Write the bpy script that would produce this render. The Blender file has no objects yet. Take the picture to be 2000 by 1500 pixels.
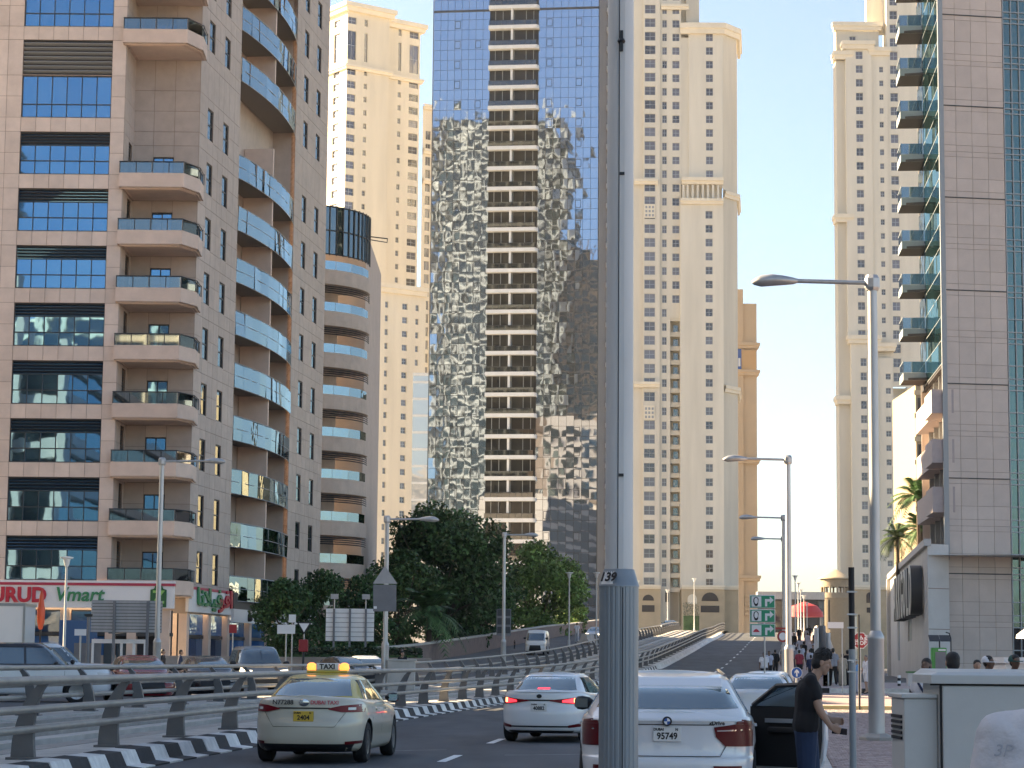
import bpy, bmesh, math, random
import numpy as np
from mathutils import Vector, Matrix
R = math.radians
rnd = random.Random(7)
SC = bpy.context.scene
COL = SC.collection
# ---------------------------------------------------------------- camera, light, exposure
EYE, F, PITCH, ROLL = 1.55, 4450.0, R(6.9), .009
cam_d = bpy.data.cameras.new('camera'); cam = bpy.data.objects.new('camera', cam_d); COL.objects.link(cam)
cam.location = (0, 0, EYE); cam.rotation_euler = (Matrix.Rotation(R(90) + PITCH, 3, 'X') @ Matrix.Rotation(ROLL, 3, 'Z')).to_euler()
cam_d.sensor_width = 36; cam_d.lens = F / 2000 * 36; cam_d.clip_end = 6000; cam_d.clip_start = .1
SC.camera = cam
SUN_EL, SUN_AZ = R(24), R(-66)          # azimuth clockwise from +Y
W = bpy.data.worlds.new('World'); SC.world = W; W.use_nodes = True
nt = W.node_tree
sky = nt.nodes.new('ShaderNodeTexSky'); sky.sky_type = 'NISHITA'; sky.sun_disc = False
sky.sun_elevation = SUN_EL; sky.sun_rotation = SUN_AZ
sky.air_density = .85; sky.dust_density = 1.3; sky.ozone_density = 2.2; sky.altitude = 0
bg = nt.nodes['Background']; bg.inputs[1].default_value = .052
nt.links.new(sky.outputs[0], bg.inputs[0])
sd = bpy.data.lights.new('sun', 'SUN'); sd.energy = 5.0; sd.angle = R(.5); sd.color = (1, .80, .54)
so = bpy.data.objects.new('sun', sd); COL.objects.link(so)
SUNV = Vector((math.sin(SUN_AZ) * math.cos(SUN_EL), math.cos(SUN_AZ) * math.cos(SUN_EL), math.sin(SUN_EL)))
so.rotation_euler = SUNV.to_track_quat('Z', 'Y').to_euler()
vs = SC.view_settings; vs.view_transform = 'Standard'; vs.look = 'None'; vs.gamma = 1; vs.exposure = 2.56
vs.use_curve_mapping = False
vs.use_white_balance = True; vs.white_balance_temperature = 7150; vs.white_balance_tint = 10

def P(px, py, d):
    """point at depth d seen at pixel (px, py) of the 2000x1500 photograph"""
    u, v = px - 1000, 750 - py; u, v = u - v * ROLL, v + u * ROLL
    den = F * math.cos(PITCH) - v * math.sin(PITCH)
    return Vector((d * u / den, d, EYE + d * (F * math.sin(PITCH) + v * math.cos(PITCH)) / den))
def G(px, py, z=0.):
    u, v = px - 1000, 750 - py; u, v = u - v * ROLL, v + u * ROLL
    den = F * math.cos(PITCH) - v * math.sin(PITCH)
    return P(px, py, (z - EYE) * den / (F * math.sin(PITCH) + v * math.cos(PITCH)))
# ---------------------------------------------------------------- objects
def tag(o, label=None, cat=None, group=None, kind=None):
    if label: o['label'] = label
    if cat: o['category'] = cat
    if group: o['group'] = group
    if kind: o['kind'] = kind
    return o
def thing(name, label, cat, loc=(0, 0, 0), rz=0., group=None):
    o = bpy.data.objects.new(name, None); COL.objects.link(o); o.empty_display_size = .3
    o.location = loc; o.rotation_euler = (0, 0, rz)
    return tag(o, label, cat, group)
def link(name, me, parent=None, loc=(0, 0, 0), rot=(0, 0, 0), scale=None):
    o = bpy.data.objects.new(name, me); COL.objects.link(o); o.parent = parent
    o.location = loc; o.rotation_euler = rot
    if scale is not None: o.scale = scale
    return o
KIDS = {}
def kids(o):
    return [c for c in bpy.data.objects if c.parent == o]
def dup(o, parent=None, loc=None, rz=None, label=None, group=None, tree=None):
    if tree is None:
        tree = {}
        for c in bpy.data.objects:
            if c.parent: tree.setdefault(c.parent.name, []).append(c)
    c = o.copy(); COL.objects.link(c); c.parent = parent
    if loc is not None: c.location = loc
    if rz is not None: c.rotation_euler = (0, 0, rz)
    if label: c['label'] = label
    if group: c['group'] = group
    for ch in tree.get(o.name, []): dup(ch, c, tree=tree)
    return c
class MB:
    def __init__(s): s.v = []; s.f = []; s.m = []
    def poly(s, pts, m=0):
        i = len(s.v); s.v += [tuple(p) for p in pts]; s.f.append(tuple(range(i, i + len(pts)))); s.m.append(m)
    def box(s, x0, x1, y0, y1, z0, z1, m=0, M=None):
        c = [(x0, y0, z0), (x1, y0, z0), (x1, y1, z0), (x0, y1, z0), (x0, y0, z1), (x1, y0, z1), (x1, y1, z1), (x0, y1, z1)]
        if M is not None: c = [tuple(M @ Vector(p)) for p in c]
        i = len(s.v); s.v += c
        for q in ((0, 3, 2, 1), (4, 5, 6, 7), (0, 1, 5, 4), (1, 2, 6, 5), (2, 3, 7, 6), (3, 0, 4, 7)):
            s.f.append(tuple(i + k for k in q)); s.m.append(m)
    def grid(s, rows, m=0, closed=False, flip=False):
        i = len(s.v); n = len(rows[0])
        for r in rows: s.v += [tuple(p) for p in r]
        for a in range(len(rows) - 1):
            for b in range(n if closed else n - 1):
                q = (i + a * n + b, i + a * n + (b + 1) % n, i + (a + 1) * n + (b + 1) % n, i + (a + 1) * n + b)
                s.f.append(q[::-1] if flip else q); s.m.append(m)
    def tube(s, pts, rad, n=8, m=0, cap=True):
        pts = [Vector(p) for p in pts]
        if not hasattr(rad, '__len__'): rad = [rad] * len(pts)
        rows = []; up = Vector((0, 0, 1)); prev = None
        for k, p in enumerate(pts):
            t = (pts[min(k + 1, len(pts) - 1)] - pts[max(k - 1, 0)]).normalized()
            if prev is None:
                a = t.cross(up if abs(t.z) < .95 else Vector((0, 1, 0))).normalized()
            else:
                a = (prev - t * prev.dot(t)).normalized()
            prev = a; b = t.cross(a)
            rows.append([p + (a * math.cos(2 * math.pi * j / n) + b * math.sin(2 * math.pi * j / n)) * rad[k] for j in range(n)])
        s.grid(rows, m, closed=True)
        if cap: s.poly(rows[0][::-1], m); s.poly(rows[-1], m)
    def lathe(s, prof, n=16, c=(0, 0, 0), m=0, sx=1, sy=1):
        rows = [[(c[0] + r * math.cos(2 * math.pi * j / n) * sx, c[1] + r * math.sin(2 * math.pi * j / n) * sy, c[2] + z) for j in range(n)] for r, z in prof]
        s.grid(rows, m, closed=True)
        if prof[0][0] > 1e-4: s.poly(rows[0][::-1], m)
        if prof[-1][0] > 1e-4: s.poly(rows[-1], m)
    def prism(s, poly, f0, f1, m=0):
        """poly: 2D points; f0, f1: map (a, b) to 3D front and back"""
        a = [f0(*p) for p in poly]; b = [f1(*p) for p in poly]
        s.poly(a, m); s.poly(b[::-1], m)
        for k in range(len(poly)):
            j = (k + 1) % len(poly); s.poly([a[k], b[k], b[j], a[j]], m)
    def add(s, o, M=None):
        i = len(s.v); s.v += [tuple(M @ Vector(p)) for p in o.v] if M is not None else o.v
        s.f += [tuple(i + k for k in q) for q in o.f]; s.m += o.m
    def mesh(s, name, mats, smooth=None):
        me = bpy.data.meshes.new(name); me.from_pydata(s.v, [], s.f)
        for mt in (mats if isinstance(mats, (list, tuple)) else [mats]): me.materials.append(mt)
        if any(s.m): me.polygons.foreach_set('material_index', s.m)
        if smooth is not None:
            bm = bmesh.new(); bm.from_mesh(me); bmesh.ops.remove_doubles(bm, verts=bm.verts, dist=1e-4)
            bmesh.ops.recalc_face_normals(bm, faces=bm.faces); bm.to_mesh(me); bm.free()
            me.polygons.foreach_set('use_smooth', [True] * len(me.polygons)); me.set_sharp_from_angle(angle=R(smooth))
        me.update(); return me
    def build(s, name, mats, parent=None, loc=(0, 0, 0), rot=(0, 0, 0), smooth=None, kind=None):
        o = link(name, s.mesh(name, mats, smooth), parent, loc, rot)
        if kind: o['kind'] = kind
        return o
_cube = {}
def cube_mesh(m):
    if m.name not in _cube:
        b = MB(); b.box(-.5, .5, -.5, .5, -.5, .5); _cube[m.name] = b.mesh('piece', m)
    return _cube[m.name]
def pieces(parent, name, items, m, maxn=300, rz=0.):
    """items: (x0,x1,y0,y1,z0,z1) boxes in the parent's frame; the first maxn are objects, the rest one joined part"""
    for it in items[:maxn]:
        x0, x1, y0, y1, z0, z1 = it[:6]
        link(name, cube_mesh(m), parent, ((x0 + x1) / 2, (y0 + y1) / 2, (z0 + z1) / 2), (0, 0, rz), (x1 - x0, y1 - y0, z1 - z0))
    if len(items) > maxn:
        b = MB()
        for it in items[maxn:]: b.box(*it[:6])
        b.build(name, m, parent, kind='stuff')
def bevel(o, w=.02, seg=2):
    md = o.modifiers.new('bevel', 'BEVEL'); md.width = w; md.segments = seg; md.limit_method = 'ANGLE'; md.angle_limit = R(35)
    return o
def bake(o):
    dg = bpy.context.evaluated_depsgraph_get(); dg.update()
    me = bpy.data.meshes.new_from_object(o.evaluated_get(dg)); old = o.data
    o.modifiers.clear(); o.data = me; bpy.data.meshes.remove(old); return o
# ---------------------------------------------------------------- materials
def mat(name, col, rough=.6, metal=0., var=0., scale=3., bump=0., bscale=None, rand=0., island=0., emit=None, spec=None, coat=0., stretch=None, dirt=0.):
    m = bpy.data.materials.new(name); m.use_nodes = True; n = m.node_tree.nodes; l = m.node_tree.links
    b = n['Principled BSDF']; b.inputs['Base Color'].default_value = (*col, 1); b.inputs['Roughness'].default_value = rough
    b.inputs['Metallic'].default_value = metal
    if spec is not None: b.inputs['Specular IOR Level'].default_value = spec
    if coat: b.inputs['Coat Weight'].default_value = coat; b.inputs['Coat Roughness'].default_value = .03
    if emit: b.inputs['Emission Color'].default_value = (*emit[:3], 1); b.inputs['Emission Strength'].default_value = emit[3]
    geo = n.new('ShaderNodeNewGeometry'); vec = geo.outputs['Position']
    if stretch:
        mp = n.new('ShaderNodeMapping'); mp.inputs['Scale'].default_value = stretch; l.new(vec, mp.inputs[0]); vec = mp.outputs[0]
    val = None
    def addv(sock, amt):
        nonlocal val
        mr = n.new('ShaderNodeMapRange'); mr.inputs['To Min'].default_value = 1 - amt; mr.inputs['To Max'].default_value = 1 + amt
        l.new(sock, mr.inputs[0])
        if val is None: val = mr.outputs[0]
        else:
            mu = n.new('ShaderNodeMath'); mu.operation = 'MULTIPLY'; l.new(val, mu.inputs[0]); l.new(mr.outputs[0], mu.inputs[1]); val = mu.outputs[0]
    if var:
        t = n.new('ShaderNodeTexNoise'); t.inputs['Scale'].default_value = scale; t.inputs['Detail'].default_value = 6; l.new(vec, t.inputs[0])
        rr = n.new('ShaderNodeMapRange'); rr.inputs['From Min'].default_value = .3; rr.inputs['From Max'].default_value = .7; l.new(t.outputs[0], rr.inputs[0])
        addv(rr.outputs[0], var)
    if dirt:
        t = n.new('ShaderNodeTexNoise'); t.inputs['Scale'].default_value = scale * .13; t.inputs['Detail'].default_value = 8; t.inputs['Roughness'].default_value = .7; l.new(vec, t.inputs[0])
        rr = n.new('ShaderNodeMapRange'); rr.inputs['From Min'].default_value = .35; rr.inputs['From Max'].default_value = .65; l.new(t.outputs[0], rr.inputs[0])
        addv(rr.outputs[0], dirt)
    if rand:
        oi = n.new('ShaderNodeObjectInfo'); addv(oi.outputs['Random'], rand)
    if island: addv(geo.outputs['Random Per Island'], island)
    if val is not None:
        mx = n.new('ShaderNodeVectorMath'); mx.operation = 'SCALE'; mx.inputs[0].default_value = col; l.new(val, mx.inputs['Scale'])
        l.new(mx.outputs[0], b.inputs['Base Color'])
    if bump:
        t2 = n.new('ShaderNodeTexNoise'); t2.inputs['Scale'].default_value = bscale or scale * 4; t2.inputs['Detail'].default_value = 4; l.new(vec, t2.inputs[0])
        bp = n.new('ShaderNodeBump'); bp.inputs['Strength'].default_value = bump; bp.inputs['Distance'].default_value = .02; l.new(t2.outputs[0], bp.inputs['Height'])
        l.new(bp.outputs[0], b.inputs['Normal'])
    return m
def glassmat(name, tint, dark, fac, rough=.02, wave=0., wscale=.6, rand=0., vstretch=1., see=0.):
    """reflective glazing: mix of a tinted mirror and a dark room (or clear view) behind it"""
    m = bpy.data.materials.new(name); m.use_nodes = True; n = m.node_tree.nodes; l = m.node_tree.links
    n.remove(n['Principled BSDF']); out = n['Material Output']
    g = n.new('ShaderNodeBsdfGlossy'); g.inputs[0].default_value = (*tint, 1); g.inputs[1].default_value = rough
    if see:
        d = n.new('ShaderNodeBsdfTransparent'); d.inputs[0].default_value = (*dark, 1)
    else:
        d = n.new('ShaderNodeBsdfDiffuse'); d.inputs[0].default_value = (*dark, 1)
    mx = n.new('ShaderNodeMixShader'); l.new(d.outputs[0], mx.inputs[1]); l.new(g.outputs[0], mx.inputs[2]); l.new(mx.outputs[0], out.inputs[0])
    lw = n.new('ShaderNodeFresnel'); lw.inputs[0].default_value = 1.5
    mr = n.new('ShaderNodeMapRange'); mr.inputs['From Max'].default_value = 1; mr.inputs['To Min'].default_value = fac; mr.inputs['To Max'].default_value = 1
    l.new(lw.outputs[0], mr.inputs[0]); l.new(mr.outputs[0], mx.inputs[0])
    if rand and not see:
        oi = n.new('ShaderNodeObjectInfo'); r2 = n.new('ShaderNodeMapRange'); r2.inputs['To Min'].default_value = 1 - rand; r2.inputs['To Max'].default_value = 1 + 2 * rand
        l.new(oi.outputs['Random'], r2.inputs[0]); vm = n.new('ShaderNodeVectorMath'); vm.operation = 'SCALE'; vm.inputs[0].default_value = dark
        l.new(r2.outputs[0], vm.inputs['Scale']); l.new(vm.outputs[0], d.inputs[0])
    if wave:
        geo = n.new('ShaderNodeNewGeometry'); mp = n.new('ShaderNodeMapping'); mp.inputs['Scale'].default_value = (1, 1, vstretch); l.new(geo.outputs['Position'], mp.inputs[0])
        t = n.new('ShaderNodeTexNoise'); t.inputs['Scale'].default_value = wscale; t.inputs['Detail'].default_value = 1.5; l.new(mp.outputs[0], t.inputs[0])
        bp = n.new('ShaderNodeBump'); bp.inputs['Strength'].default_value = 1; bp.inputs['Distance'].default_value = wave; l.new(t.outputs[0], bp.inputs['Height'])
        l.new(bp.outputs[0], g.inputs['Normal'])
    return m
M = {}
def mk(k, *a, **kw): M[k] = mat(k, *a, **kw)
mk('asphalt', (.062, .067, .072), .8, var=.3, scale=1.0, bump=.35, bscale=60, dirt=.18, stretch=(1, .25, 1))
mk('asphalt_old', (.11, .11, .11), .9, var=.2, scale=1.2, bump=.3, bscale=60, dirt=.15)
mk('paint', (.74, .74, .72), .7, var=.15, scale=8)
mk('concrete', (.34, .32, .29), .9, var=.15, scale=2, bump=.25, bscale=25, dirt=.12)
mk('concrete_pale', (.46, .44, .40), .9, var=.12, scale=2, bump=.2, dirt=.12)
mk('kerb_white', (.70, .68, .64), .8, var=.12, scale=6, bump=.2, rand=.08, dirt=.15)
mk('kerb_black', (.022, .022, .024), .75, var=.3, scale=6, bump=.2, rand=.2)
mk('paver', (.36, .285, .265), .9, var=.1, scale=6, bump=.3, bscale=40, island=.16, dirt=.12)
mk('paver_red', (.33, .25, .235), .9, var=.1, scale=6, bump=.3, bscale=40, island=.14, dirt=.12)
mk('joint', (.12, .105, .10), .95, var=.1)
mk('sand', (.38, .32, .25), .95, var=.12, scale=.3)
mk('rail', (.33, .31, .28), .45, metal=.35, var=.12, scale=3, dirt=.12)
mk('rail_post', (.15, .148, .146), .5, metal=.35, var=.12, scale=3)
mk('galv', (.45, .455, .45), .42, metal=.6, var=.12, scale=5, stretch=(1, 1, .2))
mk('pole_grey', (.225, .255, .275), .40, metal=.25, var=.08, scale=4, stretch=(1, 1, .15))
mk('shaft_grey', (.58, .58, .56), .55, metal=.1, var=.08, scale=4, stretch=(1, 1, .15), dirt=.08)
mk('dark_metal', (.028, .03, .032), .45, metal=.4, var=.1)
mk('black', (.005, .005, .006), .6)
mk('sign_back', (.36, .36, .36), .5, metal=.5, var=.08, scale=4, stretch=(1, 1, .3))
mk('sign_grey', (.17, .175, .185), .5, metal=.3, var=.08)
mk('white', (.76, .76, .74), .5, var=.05)
mk('sign_green', (.01, .26, .13), .45)
mk('sign_red', (.30, .015, .02), .45)
mk('sign_blue', (.015, .09, .33), .45)
mk('sign_white', (.72, .73, .72), .5)
mk('bark', (.10, .075, .055), .95, var=.3, scale=6, bump=.6, stretch=(1, 1, .3))
mk('leaf_dark', (.055, .11, .038), .6, island=.55, var=.45, scale=.35, spec=.3)
mk('leaf_mid', (.13, .21, .055), .6, island=.5, var=.45, scale=.35, spec=.3)
mk('leaf_palm', (.06, .095, .03), .55, island=.45, spec=.35)
mk('hedge', (.03, .055, .022), .65, island=.5)
# ---------------------------------------------------------------- road geometry
_D = np.arange(-40, 461, 1.)
def curve(tab, win=25):
    t = np.array(tab, float); y = np.interp(_D, t[:, 0], t[:, 1]); k = np.ones(win) / win
    yp = np.concatenate([y[0] + (np.arange(-win, 0)) * (y[1] - y[0]), y, y[-1] + np.arange(1, win + 1) * (y[-1] - y[-2])])
    ys = np.convolve(yp, k, 'same')[win:-win]
    return lambda d: float(np.interp(d, _D, ys))
med = curve([(-40, -9.6), (20, -7.1), (35.4, -5.85), (45.9, -5.04), (65, -3.18), (92, -.12), (122, 4.0), (163, 10.4), (220, 17.9), (278, 25.2), (320, 30.3), (380, 37.5), (460, 47)])
zr = curve([(-40, -.15), (100, -.15), (120, .02), (140, .38), (163, .9), (190, 1.75), (220, 2.75), (250, 3.7), (278, 4.4), (300, 5.1), (320, 5.6), (345, 5.8), (380, 5.4), (420, 4.), (460, 2.8)], 21)
kerbx = curve([(-40, .2), (17, .2), (19.8, .3), (20.8, 1.8), (22, 3.4), (24, 3.75), (27, 4.05), (33, 4.5), (45, 5.9), (60, 7.6), (82, 9.6), (112, 12.6)], 3)
def redge(d): return kerbx(d) if d < 112 else max(12.6, med(d) + 8.6)
def slope(d): return (med(d + .5) - med(d - .5))
def pt(d, o, dz=0.): return (med(d) + o, d, zr(d) + dz)
def strip(name, d0, d1, f0, f1, m, step=3., z0=0., z1=None, kind='structure'):
    b = MB(); ds = list(np.arange(d0, d1 + .01, step))
    b.grid([[f0(d), f1(d)] for d in ds], flip=True); return b.build(name, m, kind=kind)

b = MB(); b.poly([(-4000, -300, -.4), (4000, -300, -.4), (4000, 5000, -.4), (-4000, 5000, -.4)]); b.build('ground', M['sand'], kind='structure')
road = strip('road', -20, 460, lambda d: pt(d, .02), lambda d: (redge(d), d, zr(d)), M['asphalt'])
opp = strip('opposite_road', -20, 460, lambda d: pt(d, -17, .3), lambda d: pt(d, -7.6, .3), M['asphalt_old'])
# left pavement and forecourt
b = MB()
ds = list(np.arange(-20, 461, 4.))
b.grid([[(-260, d, 0), pt(d, -17, 0)[:2] + (0.,)] for d in ds], flip=True); b.build('left_pavement', M['concrete_pale'], kind='structure')
# lane dashes
lm = thing('lane_marking', None, None); lm['kind'] = 'structure'
dash = MB(); dash.box(-.075, .075, -1.35, 1.35, 0, .004); dm = dash.mesh('dash', M['paint'])
d = 39.7
while d < 340:
    link('dash', dm, lm, pt(d, 4.5, .004), (math.atan(zr(d + .5) - zr(d - .5)), 0, -math.atan(slope(d)))); d += 8.6
M['paint_worn'] = mat('paint_worn', (.12, .125, .13), .8, var=.5, scale=3)
for d0_, o0, d1_, o1, w_ in ((42.5, 2.9, 43.4, 4.0, .16), (41.2, 5.3, 42.2, 7.4, .14), (57, 1.2, 64, 1.6, .2), (150, 1.5, 152, 7.8, .5), (200, 1., 202, 8., .6)):
    b = MB(); q_ = [pt(d0_, o0, .003), pt(d1_, o1, .003), pt(d1_ + w_ * 2, o1, .003), pt(d0_ + w_ * 2, o0, .003)]; b.poly(q_ if (q_[1][0] > q_[0][0]) else q_[::-1]); b.build('worn_marking', M['paint_worn'], lm)
# black and white kerb along the median
prof = [(.30, -.05), (.30, .025), (.07, .05), (.045, .10), (0, .2), (-.03, .26), (-.36, .28), (-.36, -.05)]
L = .97
kb = MB(); kb.prism(prof, lambda a, z: (a, -L / 2, z), lambda a, z: (a, L / 2 - .012, z))
km = [kb.mesh('kerb_block', M['kerb_white']), kb.mesh('kerb_block', M['kerb_black'])]
kerb = thing('median_kerb', None, None); kerb['kind'] = 'structure'
d = 24.; i = 0
while d < 300:
    s = slope(d); q = zr(d + .5) - zr(d - .5)
    o = link('kerb_block', km[i % 2 if d < 165 else 0], kerb, pt(d, rnd.uniform(-.012, .012), rnd.uniform(-.006, .006)), (math.atan(q), 0, -math.atan(s)))
    d += L / math.sqrt(1 + s * s); i += 1
# median between the two barriers: slab with long low concrete strips
gap = thing('median_strip', None, None); gap['kind'] = 'structure'
def ribbon(name, prof, m, parent, d0=18, d1=440, step=3.):
    b = MB(); b.grid([[pt(d, o, z) for o, z in prof] for d in np.arange(d0, d1, step)], flip=True); return b.build(name, m, parent)
ribbon('slab', [(-7.7, .31), (-6.3, .31), (-6.3, .10), (-1.5, .10), (-1.5, .24), (-.33, .24)], M['concrete_pale'], gap)
for o, w, h, k in ((-2.3, .5, .17, 'concrete'), (-3.3, .45, .20, 'concrete_pale'), (-4.2, .4, .22, 'concrete'), (-5.0, .45, .26, 'concrete_pale'), (-5.75, .3, .3, 'concrete')):
    ribbon('concrete_strip', [(o - w / 2, .1), (o - w / 2, h), (o + w / 2, h), (o + w / 2, .1)], M[k], gap)
# barriers
pb = MB()
path = [(-.17, 0, .17), (-.175, .25, .15), (-.15, .5, .125), (-.09, .75, .10), (.01, .95, .075), (.12, 1.08, .05)]
rows = []
for x, z, w in path: rows.append([(x - w + .02, -.06, z), (x + w + .02, -.06, z), (x + w + .02, .06, z), (x - w + .02, .06, z)])
pb.grid(rows, closed=True); pb.poly(rows[-1]); pb.box(-.36, .2, -.16, .16, -.02, .025)
pm = pb.mesh('post', M['rail_post'])
def barrier(off, side, label, d0, d1, base):
    t = thing('guard_rail', label, 'guard rail', (0, 0, 0), group='steel guard rails along the median')
    d = d0
    while d < d1:
        o = link('post', pm, t, pt(d, off, base), (0, 0, -math.atan(slope(d)) + (0 if side > 0 else math.pi)))
        d += 4.75 / math.sqrt(1 + slope(d) ** 2)
    for z, x, r in ((1.10, .14, .062), (.70, .06, .056), (.42, .02, .056)):
        b = MB(); b.tube([pt(d, off + side * x, base + z) for d in np.arange(d0 - 4, d1, 2.4)], r, 8); b.build('rail', M['rail'], t, smooth=50)
    return t
barrier(-.62, 1, 'curved grey steel guard rail standing on the black and white kerb beside the taxi', 23.1, 330, .25)
barrier(-7.0, -1, 'second curved grey steel guard rail behind the median strip, in front of the queueing cars', 30, 330, .31)
# parapet wall of the opposite ramp
b = MB()
for d0, d1 in ((150, 400),):
    b.grid([[pt(d, -17.3, .3 - zr(d) - .5), pt(d, -17.3, 1.55), pt(d, -17.0, 1.55), pt(d, -17.0, .28)] for d in np.arange(d0, d1, 4)], flip=True)
M['parapet'] = mat('parapet', (.20, .15, .135), .85, var=.15, scale=2)
tag(b.build('parapet_wall', M['parapet']), 'long brown parapet wall along the far edge of the opposite ramp', 'wall')
b = MB(); b.grid([[pt(d, -17.38, 1.55), pt(d, -17.38, 1.68), pt(d, -16.9, 1.68), pt(d, -16.9, 1.55)] for d in np.arange(150, 400, 4)], flip=True)
b.build('coping', M['concrete_pale'], bpy.data.objects['parapet_wall'])
# low beige wall beyond the left lanes
b = MB(); b.box(-40, -4.5, 131.8, 132.1, -.1, 1.5); b.box(-40, -4.5, 131.75, 132.15, 1.5, 1.6)
M['low_wall'] = mat('low_wall', (.36, .31, .27), .9, var=.1, scale=1.5, dirt=.15)
tag(b.build('low_wall', M['low_wall']), 'low beige wall in front of the hedge under the trees', 'wall')
# ---------------------------------------------------------------- right pavement
b = MB(); ds = list(np.arange(-20, 77.1, 1.))
b.grid([[(kerbx(d) + .18, d, -.06), (150, d, -.06)] for d in ds], flip=True)
pv = b.build('pavement', M['joint'], kind='structure')
b = MB(); b.grid([[(kerbx(d), d, -.15), (kerbx(d), d, -.01), (kerbx(d) + .03, d, .005), (kerbx(d) + .16, d, .005), (kerbx(d) + .16, d, -.06)] for d in ds], flip=True)
b.build('kerb', M['concrete_pale'], kind='structure')
near = MB(); red = MB()
d = 27.
row = 0
while d < 76.6:
    band = (row % 10 in (0,))
    x = kerbx(d) + .19 + (.0 if row % 2 else .05); x1 = min(kerbx(d) + 7.5, .2 * d + 2.)
    tgt = red if band else near
    w = .2 if band else .1
    while x < x1:
        z = rnd.uniform(-.004, .004)
        tgt.box(x, x + w - .012, d, d + .19, -.055, z); x += w
    d += .2; row += 1
near.build('paver', M['paver'], pv, kind='stuff'); red.build('paver', M['paver_red'], pv, kind='stuff')
b = MB(); b.box(.2, 150, -20, 27, -.058, -.004); b.build('paved_surface', M['paver'], pv)
b = MB(); b.grid([[(kerbx(d) + 7.6 if kerbx(d) + 7.5 < .2 * d + 2 else .2 * d + 2.1, d, -.006), (150, d, -.006)] for d in np.arange(27, 77.1, 2)], flip=True); b.build('paved_surface', M['paver_red'], pv)
# raised side-street table with its yellow kerb, then the corner kerb in black and white blocks
M['kerb_yellow'] = mat('kerb_yellow', (.72, .56, .26), .8, var=.12, scale=5, rand=.08)
yk = thing('yellow_kerb', None, None); yk['kind'] = 'structure'
x = 9.8; n = 0
while x < 24:
    link('kerb_block', cube_mesh(M['kerb_yellow']), yk, (x + .5, 77.1, .0), (0, 0, 0), (.985, .22, .24)); x += 1.
b = MB(); b.grid([[(max(kerbx(min(d, 112)), 9.5), d, .085), (150, d, .085)] for d in np.arange(77, 113, 2)], flip=True); b.build('side_street', M['paver_red'], kind='structure')
ck = thing('corner_kerb', None, None); ck['kind'] = 'structure'
x = 13.; n = 0
while x < 34:
    link('kerb_block', cube_mesh(M['kerb_black' if n % 2 else 'kerb_white']), ck, (x + .65, 112.1, .14), (0, 0, 0), (1.28, .25, .34)); x += 1.3; n += 1
b = MB(); b.poly([(12.6, 112.2, .29), (150, 112.2, .29), (150, 150, .29), (12.6, 150, .29)]); b.build('corner_pavement', M['paver'], kind='structure')
b = MB(); b.poly([(14, 150, .27), (150, 150, .27), (220, 700, .27), (40, 700, .27)]); b.build('lower_street', M['asphalt_old'], kind='structure')
# footway climbing beside the ramp
def ft(d, o, dz=0.): return (max(med(d) + o, 4. + o), d, max(zr(d), .16) + dz)
b = MB(); b.grid([[ft(d, 8.62, -.2), ft(d, 8.62, .14), ft(d, 12.6, .14), ft(d, 12.6, -.2 - zr(d))] for d in np.arange(114, 440, 3)], flip=True); b.build('ramp_footway', M['paver'], kind='structure')
b = MB(); b.grid([[ft(d, 12.6, .1 - zr(d) - .3), ft(d, 12.6, 1.1), ft(d, 12.85, 1.1), ft(d, 12.85, -zr(d) - .3)] for d in np.arange(122, 440, 3)], flip=True)
tag(b.build('ramp_wall', M['concrete_pale']), 'pale retaining wall with parapet on the outer side of the footway ramp', 'wall')
b = MB(); b.grid([[pt(d, 8.35, -.02), pt(d, 8.35, .5), pt(d, 8.6, .5), pt(d, 8.6, -.02)] for d in np.arange(128, 440, 3)], flip=True)
tag(b.build('road_barrier', M['concrete']), 'low concrete barrier between the ramp lanes and the climbing footway', 'barrier')
# ---------------------------------------------------------------- buildings
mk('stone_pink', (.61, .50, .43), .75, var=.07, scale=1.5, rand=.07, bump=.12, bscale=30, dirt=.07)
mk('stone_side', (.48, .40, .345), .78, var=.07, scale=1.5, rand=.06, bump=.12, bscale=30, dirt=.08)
mk('stone_pale', (.63, .49, .405), .75, var=.06, scale=1.5, rand=.04, dirt=.08)
mk('grout', (.24, .175, .14), .9)
mk('cream', (.68, .63, .53), .85, var=.07, scale=.5, bump=.1, dirt=.08, stretch=(1, 1, .1))
mk('cream_trim', (.77, .69, .55), .8, var=.05, scale=.5)
mk('cream_warm', (.75, .67, .53), .85, var=.07, scale=.5, dirt=.07, stretch=(1, 1, .1))
mk('cream_grey', (.60, .555, .465), .85, var=.07, scale=.5, dirt=.08, stretch=(1, 1, .1))
mk('podium', (.46, .37, .25), .85, var=.08, scale=.5)
mk('orange', (.58, .42, .27), .85, var=.05, scale=.2)
mk('tile_grey', (.535, .45, .39), .5, var=.05, scale=1., rand=.05, dirt=.05)
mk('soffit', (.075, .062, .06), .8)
mk('slab_white', (.66, .67, .66), .6, var=.05, scale=1)
mk('dark_stone', (.075, .066, .068), .6, var=.15, scale=.4)
mk('frame_dark', (.045, .05, .055), .5, metal=.3)
mk('frame_grey', (.30, .32, .33), .45, metal=.4)
mk('room', (.03, .03, .035), .9)
M['glass_blue'] = glassmat('glass_blue', (.22, .50, .82), (.028, .055, .07), .50, wave=.003, wscale=.7, rand=.3)
M['glass_tower'] = glassmat('glass_tower', (.56, .71, .92), (.012, .018, .026), .60, wave=.011, wscale=.34, vstretch=.75)
M['glass_win'] = glassmat('glass_win', (.60, .66, .78), (.050, .050, .060), .07, rough=.06, wave=.02, wscale=.5, rand=.9)
M['glass_dark'] = glassmat('glass_dark', (.65, .78, .85), (.008, .011, .013), .14, wave=.01, wscale=.8)
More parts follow.
